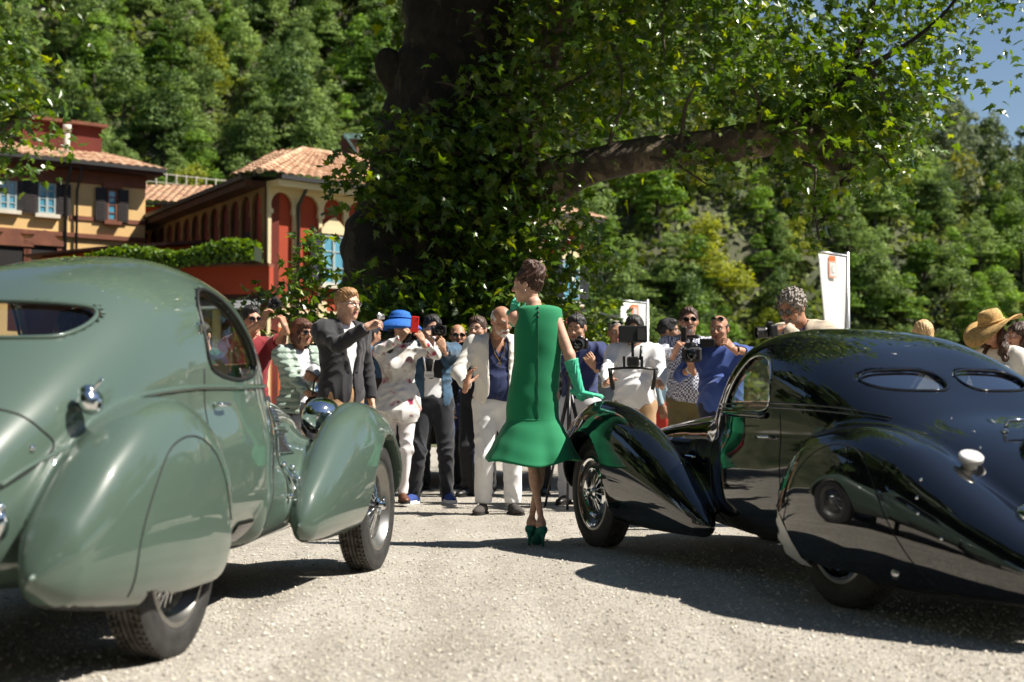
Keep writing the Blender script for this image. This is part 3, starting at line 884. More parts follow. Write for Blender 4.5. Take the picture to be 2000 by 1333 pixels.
for u in (126, 148):
    s, _ = zz(u, 400); mb = MB(); mb.tube([FY.p(s, YE + .1, .5), FY.p(s, YE - .15, .45), FY.p(s, YE - .7, .1), FY.p(s, .1, .1)], .06 if u < 140 else .045, 8); mb.build("downpipe", M_GUTTER, yel, True)
put(yel)

# ---- railing along the bank above the annexe
ra = empty("railing", P(330, 360, 63), 0, "thin metal railing on the bank above the annexe roof", "railing")
mb = MB(); a = P(285, 345, 64); b_ = P(440, 362, 66)
for k in range(9):
    q = a.lerp(b_, k / 8); pm = MB(); pm.tube([q - Vector((0, 0, .9)), q + Vector((0, 0, .25))], .035, 6); pm.build("post", M_STONE, ra)
mb.tube([a + Vector((0, 0, .2)), b_ + Vector((0, 0, .2))], .02, 6); mb.build("rail", M_STONE, ra)
mb = MB(); mb.tube([a - Vector((0, 0, .2)), b_ - Vector((0, 0, .2))], .016, 6); mb.build("rail", M_STONE, ra)
put(ra)

# ---- grey-roofed pavilion at the right of the tree, and the white banners
pv = empty("pavilion", (2.9, 46, 0), 0, "grey sheet roof of a low shed showing above the hedge beside the tree", "shed")
c = P(1160, 606, 46)
mb = MB(); mb.box((c.x, 46.6, c.z / 2 - .15), (1.6, 1.4, c.z - .3)); mb.build("wall", M_CREAM, pv)
mb = MB(); mb.add([(c.x - 1.5, 45.4, c.z + .22), (c.x + 1.2, 45.4, c.z - .3), (c.x + 1.2, 48, c.z - .3), (c.x - 1.5, 48, c.z + .22), (c.x - 1.5, 45.4, c.z + .15), (c.x + 1.2, 45.4, c.z - .37), (c.x + 1.2, 48, c.z - .37), (c.x - 1.5, 48, c.z + .15)], [(0, 1, 2, 3), (7, 6, 5, 4), (0, 4, 5, 1), (1, 5, 6, 2), (2, 6, 7, 3), (3, 7, 4, 0)]); mb.build("roof", M_METAL, pv)
put(pv)
M_BANNER = mat("white_banner", (.88, .88, .88), .7, sheen=.2)
_nt = M_BANNER.node_tree; _tr = _nt.nodes.new("ShaderNodeBsdfTranslucent"); _tr.inputs[0].default_value = (.85, .85, .85, 1); _mx = _nt.nodes.new("ShaderNodeMixShader"); _mx.inputs[0].default_value = .4
_nt.links.new(_nt.nodes["Principled BSDF"].outputs[0], _mx.inputs[1]); _nt.links.new(_tr.outputs[0], _mx.inputs[2]); _nt.links.new(_mx.outputs[0], _nt.nodes["Material Output"].inputs[0])
M_BANRED = mat("banner_orange", (.70, .13, .03), .7)
M_BANPINK = mat("banner_print", (.72, .32, .22), .7)
M_BANGREY = mat("banner_grey", (.45, .46, .50), .7)
M_ALU = mat("aluminium_pole", (.55, .56, .58), .35, .9)
def bfold(s, t): return .05 * math.sin(s * 4 + t * 2.0) * t + .035 * math.exp(-((s - .55 - .35 * t) / .07) ** 2) * t - .03 * math.exp(-((s - .8 - .1 * t) / .08) ** 2) * t
def banner(label, u0, u1, vt, vb, Y, taper, emblem):
    a = P(u1 + 4, vt, Y)
    root = empty("banner", (a.x, a.y, 0), .75, label, "banner", "white banners on poles")
    k = Y / FPX
    H_ = a.z; W_ = (u1 - u0) * k / .75
    mb = MB(); mb.tube([(0.0, 0, 0), (0.0, 0, H_ + .05)], .028, 10); mb.tube([(0, 0, H_), (-W_ * .98, 0, H_ + .01)], .014, 6); mb.build("pole", M_ALU, root, True)
    hb = H_ - (CAM_H + (791 - vb) * k) + .9
    n, m_ = 18, 30; V, F = [], []; mi = []
    for j in range(m_ + 1):
        t = j / m_
        for i in range(n + 1):
            s = i / n
            wd = W_ * (1 - taper * t)
            x = -wd * s - .03
            y = bfold(s, t)
            V.append((x, y, H_ - .02 - hb * t - .04 * s * t))
    for j in range(m_):
        for i in range(n): F.append((j * (n + 1) + i, j * (n + 1) + i + 1, (j + 1) * (n + 1) + i + 1, (j + 1) * (n + 1) + i))
    o = mesh_np("cloth", V, np.array(F), M_BANNER, root, True)
    sm = o.modifiers.new("thick", 'SOLIDIFY'); sm.thickness = .004
    for q in np.linspace(0, hb * .8, 5):
        mb = MB(); mb.ball((-.015, 0, H_ - .1 - q), .022, n=8); mb.build("ring", M_ALU, root, True)
    # emblem: an orange tab above a framed square with a pale monogram in it
    def patch(x0, x1, z0, z1, m, nm, off):
        V2, F2 = [], []
        for j in range(7):
            for i in range(5):
                s = -(x0 + (x1 - x0) * i / 4); t = (H_ - (z0 + (z1 - z0) * j / 6)) / hb
                W2 = W_ * (1 - taper * t); sx = -s / W2
                y = bfold(sx, t)
                V2.append((x0 + (x1 - x0) * i / 4, y - off, z0 + (z1 - z0) * j / 6))
        for j in range(6):
            for i in range(4): F2.append((j * 5 + i, j * 5 + i + 1, j * 5 + 6 + i, j * 5 + 5 + i))
        mesh_np(nm, V2, np.array(F2), m, root, True)
    for (x0, x1, z0, z1, m, nm, off) in emblem(W_, H_): patch(x0, x1, z0, z1, m, nm, off)
    return root
def emb1(W, H):
    c = -W * .58; h = W * .12
    return [(c - h, c + h, H - .12 * W - .02, H - .03, M_BANRED, "emblem_tab", .012), (c - h * 1.05, c + h * 1.05, H - .50 * W, H - .16 * W, M_BANPINK, "emblem_frame", .012),
            (c - h * .8, c + h * .8, H - .47 * W, H - .19 * W, M_BANNER, "emblem_field", .017), (c - h * .42, c + h * .42, H - .41 * W, H - .25 * W, M_BANGREY, "emblem_mark", .021), (c - h * .2, c + h * .2, H - .38 * W, H - .28 * W, M_BANNER, "emblem_mark", .024)]
def emb2(W, H):
    c = -W * .5; h = W * .14
    return [(c - h, c + h, H - .52 * W, H - .02 * W - .03, M_BANRED, "emblem_frame", .012), (c - h * .72, c + h * .72, H - .44 * W, H - .12 * W, M_BANPINK, "emblem_field", .017), (c - h * .4, c + h * .4, H - .38 * W, H - .18 * W, M_BANGREY, "emblem_mark", .021)]
banner("tall white banner with an orange emblem, drooping from a pole behind the black car", 1581, 1651, 500, 650, 19.5, .30, emb1)
banner("smaller white banner with a small orange emblem between the palace and the cameramen", 1203, 1260, 592, 690, 22.5, .12, emb2)
# ------------------------------------------------------------------ the old plane tree
def bark_mat():
    m = bpy.data.materials.new("plane_bark"); m.use_nodes = True
    nt = m.node_tree; b = nt.nodes["Principled BSDF"]; N = nt.nodes.new; L = nt.links.new
    tc = N("ShaderNodeTexCoord"); mp = N("ShaderNodeMapping"); mp.inputs["Scale"].default_value = (1, 1, .6); L(tc.outputs["Object"], mp.inputs[0])
    n0 = N("ShaderNodeTexNoise"); n0.inputs["Scale"].default_value = 2.5; n0.inputs["Detail"].default_value = 3; L(mp.outputs[0], n0.inputs["Vector"])
    ad = N("ShaderNodeVectorMath"); ad.operation = 'ADD'; L(mp.outputs[0], ad.inputs[0]); L(n0.outputs["Color"], ad.inputs[1])
    v = N("ShaderNodeTexVoronoi"); v.inputs["Scale"].default_value = 5.5; L(ad.outputs[0], v.inputs["Vector"])
    sp = N("ShaderNodeSeparateColor"); L(v.outputs["Color"], sp.inputs[0])
    r = N("ShaderNodeValToRGB"); r.color_ramp.interpolation = 'CONSTANT'; e = r.color_ramp.elements
    e[0].position = 0; e[0].color = (.050, .038, .026, 1); e[1].position = .90; e[1].color = (.21, .165, .10, 1)
    x = e.new(.35); x.color = (.068, .050, .034, 1); x = e.new(.6); x.color = (.095, .072, .045, 1); x = e.new(.74); x.color = (.115, .088, .053, 1)
    L(sp.outputs[0], r.inputs[0])
    n1 = N("ShaderNodeTexNoise"); n1.inputs["Scale"].default_value = 14; n1.inputs["Detail"].default_value = 8; L(mp.outputs[0], n1.inputs["Vector"])
    mx = N("ShaderNodeMix"); mx.data_type = 'RGBA'; mx.blend_type = 'MULTIPLY'; mx.inputs[0].default_value = .75
    r2 = N("ShaderNodeValToRGB"); r2.color_ramp.elements[0].position = .3; r2.color_ramp.elements[0].color = (.35, .33, .3, 1); r2.color_ramp.elements[1].position = .62
    L(n1.outputs["Fac"], r2.inputs[0]); L(r.outputs[0], mx.inputs[6]); L(r2.outputs[0], mx.inputs[7]); L(mx.outputs[2], b.inputs["Base Color"])
    b.inputs["Roughness"].default_value = .9
    bp = N("ShaderNodeBump"); bp.inputs["Strength"].default_value = .7; bp.inputs["Distance"].default_value = .03
    h = N("ShaderNodeMath"); h.operation = 'MULTIPLY_ADD'; h.inputs[1].default_value = .35; L(sp.outputs[0], h.inputs[0]); L(n1.outputs["Fac"], h.inputs[2])
    L(h.outputs[0], bp.inputs["Height"]); L(bp.outputs[0], b.inputs["Normal"])
    return m
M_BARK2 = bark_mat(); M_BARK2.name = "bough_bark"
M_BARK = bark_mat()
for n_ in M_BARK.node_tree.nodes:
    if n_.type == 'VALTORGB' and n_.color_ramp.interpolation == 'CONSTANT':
        for e_ in n_.color_ramp.elements: e_.color = (*[q * .27 for q in e_.color[:3]], 1)  # trunk bark darkened: the crown's shade is put into its colour
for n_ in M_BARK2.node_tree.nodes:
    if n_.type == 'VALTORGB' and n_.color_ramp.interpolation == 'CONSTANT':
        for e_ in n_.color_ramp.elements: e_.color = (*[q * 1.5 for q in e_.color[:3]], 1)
M_TWIG = mat("twig_bark", (.07, .055, .035), .9)
M_LEAF = leaf_mat("plane_leaf", (.014, .048, .006), (.12, .21, .018), .34, .28, False, .9, spec=.6)
M_LEAFY = leaf_mat("plane_leaf_young", (.10, .17, .014), (.22, .27, .02), .45, .4, False, .9, spec=.5)

def limb(pts, rad, n=20, lump=.06, seed=1, steps=10):
    """rough tapered limb through points"""
    r = np.random.default_rng(seed)
    c = smooth_line([tuple(p) for p in pts], steps); rr = np.interp(np.linspace(0, 1, len(c)), np.linspace(0, 1, len(rad)), rad)
    V, F = [], []; up = None
    ph = r.random(6) * 6.28
    for i, p in enumerate(c):
        t = Vector(c[min(i + 1, len(c) - 1)] - c[max(i - 1, 0)]).normalized()
        if up is None: up = t.orthogonal().normalized()
        up = (up - t * up.dot(t)).normalized(); s = t.cross(up)
        for j in range(n):
            a = 2 * PI * j / n
            k = 1 + lump * (math.sin(3 * a + ph[0] + i * .11) + .6 * math.sin(5 * a + ph[1] - i * .17) + .5 * math.sin(2 * a + i * .31 + ph[2])) + lump * .35 * math.sin(i * .9 + ph[3] + 4 * a)
            V.append(Vector(p) + (up * math.cos(a) + s * math.sin(a)) * rr[i] * k)
    for i in range(len(c) - 1):
        for j in range(n): F.append((i * n + j, i * n + (j + 1) % n, (i + 1) * n + (j + 1) % n, (i + 1) * n + j))
    return V, F

TY = 17.0
base = P(860, 620, TY); base.z = 0
plane = empty("plane_tree", base, 0, "huge old plane tree whose long level bough reaches over the black car", "tree")
def tlimb(nm, px, rad_px, seed, n=20, lump=.06, steps=10, m=None):
    pts = [P(u, v, Y) - base for u, v, Y in px]
    V, F = limb(pts, [q * TY / FPX for q in rad_px], n, lump, seed, steps)
    return mesh_np(nm, V, np.array(F), m or M_BARK, plane, True)
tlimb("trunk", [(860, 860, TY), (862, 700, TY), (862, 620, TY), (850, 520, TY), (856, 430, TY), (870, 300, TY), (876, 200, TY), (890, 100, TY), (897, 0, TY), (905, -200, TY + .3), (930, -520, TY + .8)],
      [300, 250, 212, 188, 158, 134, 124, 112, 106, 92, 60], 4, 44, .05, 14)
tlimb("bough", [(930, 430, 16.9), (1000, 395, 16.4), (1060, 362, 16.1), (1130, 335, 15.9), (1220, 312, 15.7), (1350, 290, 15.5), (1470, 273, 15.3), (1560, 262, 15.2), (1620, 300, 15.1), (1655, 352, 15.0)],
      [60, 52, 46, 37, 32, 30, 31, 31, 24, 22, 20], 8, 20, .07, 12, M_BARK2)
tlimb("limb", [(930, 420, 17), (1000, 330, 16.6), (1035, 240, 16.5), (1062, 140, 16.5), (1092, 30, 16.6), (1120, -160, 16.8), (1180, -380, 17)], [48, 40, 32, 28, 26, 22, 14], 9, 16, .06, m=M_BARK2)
tlimb("limb", [(1545, 262, 15.2), (1575, 215, 15.2), (1630, 175, 15.1), (1700, 130, 15.0), (1780, 80, 14.9), (1850, 20, 14.8), (1900, -60, 14.8)], [20, 12, 8, 6, 4, 3, 2], 10, 12, .05)
tlimb("limb", [(1580, 210, 15.2), (1640, 165, 15.6), (1690, 60, 16), (1720, -80, 16.4), (1760, -260, 16.8)], [13, 9, 7, 6, 4], 11, 12, .05)
tlimb("limb", [(900, -120, 17), (760, -220, 16.6), (640, -300, 16.2), (480, -380, 16)], [55, 44, 34, 20], 12, 14, .05)
tlimb("limb", [(1110, -100, 16.7), (1260, -170, 16.2), (1420, -220, 15.7), (1600, -260, 15.2)], [24, 20, 16, 9], 13, 12, .05)
tlimb("limb", [(905, -150, 17.2), (1010, -300, 18), (1130, -420, 19.2)], [50, 40, 24], 14, 12, .05)
# collar of an old cut limb on the left flank
c = P(770, 140, TY - .25) - base
mb = MB(); mb.tube([c + Vector((.22, .3, -.2)), c + Vector((.05, .05, -.02)), c + Vector((-.03, -.02, .02))], [.26, .24, .20], 16); mb.ball(c + Vector((-.03, -.03, .02)), (.19, .12, .27), Matrix.Rotation(-.35, 3, 'Y'), 16)
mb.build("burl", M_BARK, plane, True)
# twigs hanging through the crown
twp = []
for (u0, v0, u1, v1, Y) in ((1190, 90, 1215, 190, 15.6), (1570, 320, 1590, 380, 14.9), (1590, 380, 1600, 470, 14.9), (1430, 180, 1520, 230, 15.4), (1350, -60, 1300, 120, 15.6), (1180, 330, 1240, 180, 15.8),
                            (1330, 300, 1360, 160, 15.4), (1700, 130, 1760, 270, 15), (1480, 270, 1450, 150, 15.2), (1640, 300, 1740, 330, 15), (940, 300, 780, 260, 16), (960, 430, 1090, 520, 16), 
                            (1270, 310, 1380, 360, 15.4), (900, 300, 700, 320, 15.9), (950, 200, 850, 160, 15.9), (1000, 350, 960, 480, 15.9), (1040, 200, 1180, 120, 16), (1080, 60, 1240, 20, 16)):
    a = P(u0, v0, Y) - base; b_ = P(u1, v1, Y - .3) - base; mid = a.lerp(b_, .5) + Vector((rng.normal() * .1, rng.normal() * .1, .08))
    V, F = limb([a, mid, b_], [.028, .02, .008], 6, .02, int(u0), 5)
    mesh_np("branch", V, np.array(F), M_TWIG, plane, True); twp.append((a, mid, b_))

# ---- leaves: five-lobed blades
def leaf_shape(v):
    r = np.random.default_rng(v)
    ang = np.radians([-90, -62, -35, -10, 12, 36, 62, 90, 118, 144, 168, 190, 215, 242])
    rad = np.array([.10, .42, .40, .66, .36, .62, .44, .98, .44, .62, .36, .66, .40, .42]) * (1 + .10 * r.normal(size=14))
    x = np.cos(ang) * rad * .62; y = np.sin(ang) * rad * .62 + .18
    z = -.22 * np.abs(x) + .08 * r.normal() * y - .12 * y * y + .03 * r.normal(size=14)
    V = np.vstack([[0, .12, .02], np.stack([x, y, z], 1)])
    F = [(0, 1 + i, 1 + (i + 1) % 14) for i in range(14)]
    return V, np.array(F)
LEAVES = [leaf_shape(v) for v in range(4)]

def in_poly(p, poly): return poly_sd(p[:, 0], p[:, 1], poly) < 0
def region_leaves(poly, n, Y0, Y1, size, holes=(), per=9, spread=.34, seed=0, yfun=None):
    r = np.random.default_rng(seed); poly = np.asarray(poly, float)
    lo, hi = poly.min(0), poly.max(0); C = []
    while len(C) < n // per:
        p = lo + (hi - lo) * r.random((4000, 2)); ok = in_poly(p, poly)
        for h in holes: ok &= ~in_poly(p, np.asarray(h, float))
        # clumps: keep where a coarse pattern is positive, so that gaps stay open
        pat = np.sin(p[:, 0] * .031 + p[:, 1] * .017) + np.sin(p[:, 0] * .013 - p[:, 1] * .041 + 1.3) + .8 * r.normal(size=len(p))
        C += list(p[ok & (pat > -1.0)])
    C = np.array(C[:n // per]); Y = Y0 + (Y1 - Y0) * r.random(len(C))
    if yfun is not None: Y = Y + yfun(C)
    W = np.array([tuple(P(u, v, y)) for (u, v), y in zip(C, Y)])
    pos = np.repeat(W, per, 0) + r.normal(size=(len(W) * per, 3)) * spread * np.array([1, 1, .75])
    m = len(pos); nrm = np.array([.25, -.12, .75]) + r.normal(size=(m, 3)) * .55; nrm /= np.linalg.norm(nrm, axis=1)[:, None]
    tip = np.array([0, 0, -.75]) + r.normal(size=(m, 3)) * .7; tip -= nrm * (tip * nrm).sum(1)[:, None]; tip /= np.linalg.norm(tip, axis=1)[:, None]
    s = size * (.65 + .6 * r.random(m))
    return pos, nrm, tip, s, r.random(m)
AA = [(1000, -200), (1900, -120), (2200, -80), (2200, 160), (2060, 190), (2000, 170), (1965, 110), (1925, 140), (1880, 150), (1850, 190), (1790, 205), (1790, 250), (1760, 300), (1700, 335), (1620, 330), (1570, 300), (1540, 225), (1440, 215),
      (1300, 225), (1200, 245), (1120, 265), (1060, 285), (1010, 300)]
HOLES = [[(1865, 60), (1940, 0), (2110, -20), (2110, 120), (1960, 135), (1880, 115)], [(1430, -60), (1510, -60), (1520, 40), (1470, 50), (1430, 35)], [(1545, -60), (1650, -60), (1640, 35), (1555, 25)], [(1480, 90), (1560, 80), (1545, 150), (1490, 150)], [(1190, 130), (1290, 110), (1320, 230), (1270, 255), (1195, 230)], [(1600, 60), (1625, 55), (1620, 85), (1600, 85)], [(1550, 60), (1575, 80), (1560, 110), (1540, 100)], [(1905, 165), (1965, 140), (1970, 200), (1900, 200)]]
sets = [region_leaves(AA, 7200, 14.9, 17.6, .17, HOLES, seed=1, spread=.27), region_leaves([(1320, 300), (1420, 300), (1425, 345), (1390, 372), (1330, 350)], 110, 15.1, 15.6, .17, seed=18, spread=.14, per=6),
        region_leaves([(1480, 120), (1800, 160), (1800, 240), (1770, 320), (1700, 365), (1600, 368), (1540, 330), (1480, 250)], 900, 14.6, 15.5, .18, seed=8, spread=.26),
        region_leaves([(700, 360), (730, 290), (760, 240), (830, 250), (1000, 120), (1060, 130), (1060, 480), (980, 500), (880, 440), (800, 400), (740, 390)], 1500, 15.2, 16.3, .17, seed=2, per=10, spread=.26),
        region_leaves([(665, 345), (720, 290), (800, 240), (860, 300), (850, 420), (760, 420), (700, 370)], 480, 15.2, 16.0, .18, seed=3, spread=.22),
        region_leaves([(960, 390), (1110, 390), (1150, 450), (1140, 560), (1110, 620), (960, 600), (920, 500)], 1300, 15.0, 16.4, .17, seed=4, spread=.25),
        region_leaves([(1570, 370), (1612, 370), (1610, 475), (1580, 478)], 70, 14.7, 15.0, .15, seed=5, per=5, spread=.10),
        region_leaves([(820, -300), (1500, -300), (1480, 60), (1180, 260), (1020, 320), (860, 250), (800, 60)], 3800, 17.4, 20.0, .28, seed=6, per=8, spread=.5),
        region_leaves([(-100, -1150), (1300, -1300), (1750, -800), (1600, -240), (900, -240), (200, -330)], 8000, 14.6, 21.5, .46, seed=7, per=8, spread=.7)]
pos, nrm, tip, siz, tint = (np.concatenate([s[i] for s in sets]) for i in range(5))
pos = pos - np.array(base)
side = np.cross(tip, nrm)
# the 300 that show largest are objects of their own: nearest in frame
Yw = pos[:, 1] + base.y; uu = 1000 + FPX * (pos[:, 0] + base.x) / Yw; zz_ = pos[:, 2]
vv = 791 - FPX * (zz_ - CAM_H) / Yw
seen = (uu > 0) & (uu < 2000) & (vv > 0) & (vv < 700)
order = np.argsort(np.where(seen, Yw / siz, 1e9)); solo = set(order[:300].tolist())
rest = np.array([i for i in range(len(pos)) if i not in solo])
VV, FF, TT, off = [], [], [], 0
for k in range(4):
    ids = rest[rest % 4 == k]; V0, F0 = LEAVES[k]
    X = pos[ids][:, None, :] + (V0[None, :, 0, None] * side[ids][:, None, :] + V0[None, :, 1, None] * tip[ids][:, None, :] + V0[None, :, 2, None] * nrm[ids][:, None, :]) * siz[ids][:, None, None]
    VV.append(X.reshape(-1, 3)); FF.append((F0[None] + (np.arange(len(ids)) * len(V0))[:, None, None]).reshape(-1, 3) + off); off += len(ids) * len(V0)
    TT.append(np.repeat(tint[ids], len(V0)))
crown = bpy.data.objects.new("crown", None); crown.empty_display_size = .5; link(crown, plane)
VVc, FFc, TTc = np.concatenate(VV), np.concatenate(FF), np.concatenate(TT)
mi = np.repeat((np.random.default_rng(5).random(len(FFc) // 14) < .14).astype(int), 14)
cf = mesh_np("foliage", VVc, FFc, [M_LEAF, M_LEAFY], crown, False, mi)
at = cf.data.attributes.new("tint", 'FLOAT', 'POINT'); at.data.foreach_set("value", TTc.astype(np.float32)); cf["kind"] = "stuff"
LM = []
for k in range(4):
    for q in range(3):
        o = mesh_np("leaf", LEAVES[k][0], LEAVES[k][1], M_LEAFY if q == 2 else M_LEAF, crown, False)
        at = o.data.attributes.new("tint", 'FLOAT', 'POINT'); at.data.foreach_set("value", np.full(len(LEAVES[k][0]), .25 + .3 * q, np.float32)); LM.append(o.data)
        bpy.data.objects.remove(o)
for i in sorted(solo):
    o = bpy.data.objects.new("leaf", LM[(i % 4) * 3 + (0 if tint[i] < .55 else 1 if tint[i] < .9 else 2)]); link(o, crown)
    M = Matrix.Identity(4)
    for rI in range(3):
        M[rI][0], M[rI][1], M[rI][2], M[rI][3] = side[i][rI] * siz[i], tip[i][rI] * siz[i], nrm[i][rI] * siz[i], pos[i][rI]
    o.matrix_local = M

# ---- saplings, suckers and shrubs: one builder
def bush(name, label, cat, foot, regions, stems, size=.15, seed=0, group=None, young=.15, stem_r=.012):
    root = empty(name, foot, 0, label, cat, group)
    ss = [region_leaves(pl, n, y0, y1, size, seed=seed + k, per=per, spread=sp) for k, (pl, n, y0, y1, per, sp) in enumerate(regions)]
    ps, nr, tp, sz, tn = (np.concatenate([s[i] for s in ss]) for i in range(5)); ps = ps - np.array(foot); sd = np.cross(tp, nr)
    keep = ps[:, 2] > .05; ps, nr, tp, sz, tn, sd = (a[keep] for a in (ps, nr, tp, sz, tn, sd))
    V0, F0 = LEAVES[seed % 4]
    X = ps[:, None, :] + (V0[None, :, 0, None] * sd[:, None, :] + V0[None, :, 1, None] * tp[:, None, :] + V0[None, :, 2, None] * nr[:, None, :]) * sz[:, None, None]
    F = (F0[None] + (np.arange(len(ps)) * len(V0))[:, None, None]).reshape(-1, 3)
    o = mesh_np("foliage", X.reshape(-1, 3), F, [M_LEAF, M_LEAFY], root, False, np.repeat((np.random.default_rng(seed).random(len(ps)) < young).astype(int), 14))
    at = o.data.attributes.new("tint", 'FLOAT', 'POINT'); at.data.foreach_set("value", np.repeat(tn, len(V0)).astype(np.float32)); o["kind"] = "stuff"
    for pts in stems:
        mb = MB(); q = smooth_line([tuple(Vector(p) - Vector(foot)) for p in pts], 5); mb.tube(q, list(np.linspace(stem_r, stem_r * .35, len(q))), 6); mb.build("stem", M_TWIG, root, True)
    return root
f = P(612, 700, 14.5); f.z = 0
bush("sapling", "slender plane sapling with dark leaves in front of the palace window", "sapling", f,
     [([(596, 455), (625, 450), (640, 520), (622, 560), (592, 560), (570, 520)], 100, 14.3, 14.7, 5, .10), ([(555, 520), (600, 530), (690, 560), (680, 620), (560, 640), (545, 600)], 150, 14.2, 14.8, 5, .12), ([(560, 600), (640, 600), (660, 680), (600, 680)], 60, 14.2, 14.8, 5, .12)],
     [[f, P(615, 640, 14.5), P(610, 560, 14.5), P(612, 455, 14.5)], [P(615, 640, 14.5), P(580, 585, 14.4), P(552, 545, 14.4)], [P(612, 600, 14.5), P(650, 570, 14.6), P(680, 560, 14.6)]], .15, 21)
f = P(500, 700, 15.5); f.z = 0
bush("sapling", "small leafy sucker beside the cream pier of the palace", "sapling", f, [([(485, 545), (520, 550), (525, 600), (490, 620)], 45, 15.3, 15.7, 5, .10)], [[f, P(503, 640, 15.5), P(505, 550, 15.5)]], .16, 22)
for k, (u0, u1, vt, seed, lab) in enumerate(((690, 800, 545, 31, "leafy suckers at the left foot of the plane tree"), (790, 930, 520, 32, "leafy suckers in the middle of the plane tree's foot"), (920, 1075, 535, 33, "leafy suckers at the right foot of the plane tree"))):
    f = P((u0 + u1) / 2, 700, 15.2); f.z = 0
    bush("shrub", lab, "shrub", f, [([(u0, 660), (u0 + 10, vt + 50), ((u0 + u1) / 2, vt), (u1 - 10, vt + 40), (u1, 660)], 420, 14.8, 15.6, 7, .16), ([(u0, 760), (u0, 650), (u1, 650), (u1, 760)], 220, 14.8, 15.5, 6, .18)],
         [], .16, seed, "suckers round the foot of the plane tree", .12)
f = P(1150, 720, 18.5); f.z = 0
bush("shrub", "bright green leafy shrub behind the navy-shirted photographer", "shrub", f, [([(1100, 690), (1110, 620), (1150, 605), (1195, 620), (1210, 690)], 420, 18, 19.2, 7, .18), ([(1090, 790), (1090, 690), (1210, 690), (1210, 790)], 300, 18, 19.2, 7, .2)], [], .17, 41, young=.55)

# ---- clipped hedges: dense small leaves on a core
def hedge(name, label, a, b_, w, h, seed, n=5200, leaf=.06, wav=.12, m=None):
    a, b_ = Vector(a), Vector(b_); root = empty(name, a, 0, label, "hedge"); d = (b_ - a); L = d.length; d.normalize(); nn = Vector((d.y, -d.x, 0))
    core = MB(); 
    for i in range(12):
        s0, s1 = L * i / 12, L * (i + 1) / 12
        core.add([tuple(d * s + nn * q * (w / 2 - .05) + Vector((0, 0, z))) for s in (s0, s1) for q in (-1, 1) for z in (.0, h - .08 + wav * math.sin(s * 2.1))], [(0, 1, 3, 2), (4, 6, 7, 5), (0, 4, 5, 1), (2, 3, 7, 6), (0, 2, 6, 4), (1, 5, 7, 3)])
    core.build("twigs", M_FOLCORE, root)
    r = np.random.default_rng(seed); s = r.random(n) * L; f_ = r.random(n)
    top = f_ < .5; q = np.where(top, (r.random(n) - .5) * w, np.sign(r.random(n) - .5) * w / 2); z = np.where(top, h, r.random(n) * h) + wav * np.sin(s * 2.1) * np.where(top, 1, .5) + r.normal(size=n) * .04
    C = np.outer(s, d) + np.outer(q + r.normal(size=n) * .04, nn) + np.stack([0 * s, 0 * s, z], 1)
    nr = r.normal(size=(n, 3)) + np.where(top[:, None], np.array([0, 0, 1.2]), np.outer(np.sign(q), nn) * 1.2); nr /= np.linalg.norm(nr, axis=1)[:, None]
    t1 = np.cross(nr, r.normal(size=(n, 3))); t1 /= np.linalg.norm(t1, axis=1)[:, None]; t2 = np.cross(nr, t1); k = (leaf * (.7 + .7 * r.random(n)))[:, None]
    V = np.stack([C - t1 * k, C + t2 * k * .6, C + t1 * k, C - t2 * k * .6], 1).reshape(-1, 3)
    o = mesh_np("foliage", V, np.arange(4 * n).reshape(-1, 4), m or M_HEDGE, root, False)
    at = o.data.attributes.new("tint", 'FLOAT', 'POINT'); at.data.foreach_set("value", np.repeat(r.random(n), 4).astype(np.float32)); o["kind"] = "stuff"
    return root
M_HEDGE = leaf_mat("hedge_leaf", (.04, .10, .006), (.17, .27, .02), .35, .5, False, .8)
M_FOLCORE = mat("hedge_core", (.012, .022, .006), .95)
hz = CAM_H + (791 - 507) / FPX * 39
hedge("hedge", "clipped bright green hedge on the terrace before the palace's shaded side", (-7.0, 39.05, hz - .05), (-11.8, 39.7, hz - .30), .8, .46, 51)
hedge("hedge", "low green hedge sloping behind the roof of the green car", (-11.2, 38.3, hz - .75), (-14.0, 38.6, hz - .85), .8, .55, 52)
hedge("hedge", "trimmed hedge beside the grey shed roof", (1.55, 33, 0), (2.6, 33.2, 0), 1.0, 2.55, 53, 4000, .07, .05)

# ---- foliage of a nearer tree at the left edge
f = P(-150, 800, 24); f.z = 0
bush("tree", "shaded broad-leaved tree at the left edge before the yellow house", "tree", f,
     [([(-260, 40), (0, 40), (60, 90), (100, 170), (105, 290), (60, 320), (20, 345), (-20, 330), (-260, 380)], 1500, 22.5, 24.5, 8, .38), ([(-260, -300), (120, -260), (180, -60), (60, 60), (-260, 80)], 900, 22.5, 25, 8, .45)],
     [[f, P(-150, 500, 24), P(-120, 250, 24), P(-60, 60, 24)], [P(-140, 400, 24), P(-60, 280, 23.6), P(60, 220, 23.4)]], .24, 61, stem_r=.22)
# ------------------------------------------------------------------ the two old coupes
M_GREEN = mat("green_paint", (.068, .102, .081), .32, coat=1.0, coatr=.03, spec=.15)
M_BLACK = mat("black_paint", (.0035, .004, .006), .3, coat=1.0, coatr=.035, spec=0.)
M_BLACK.node_tree.nodes["Principled BSDF"].inputs["Coat IOR"].default_value = 1.85; M_GREEN.node_tree.nodes["Principled BSDF"].inputs["Coat IOR"].default_value = 1.6
M_CHROME = mat("chrome", (.78, .79, .8), .05, 1.0)
M_RIM = mat("rim_metal", (.27, .265, .25), .32, .9)
M_GUARD = mat("polished_guard", (.82, .80, .76), .38, .55)
M_STEEL = mat("steel", (.45, .45, .46), .22, 1.0)
M_TYRE = mat("tyre_rubber", (.020, .019, .018), .75, var=.35, vscale=14, bump=.25, bscale=90)
M_TREAD = mat("tread_dirt", (.055, .05, .043), .9, var=.5, vscale=18, bump=.3, bscale=70)
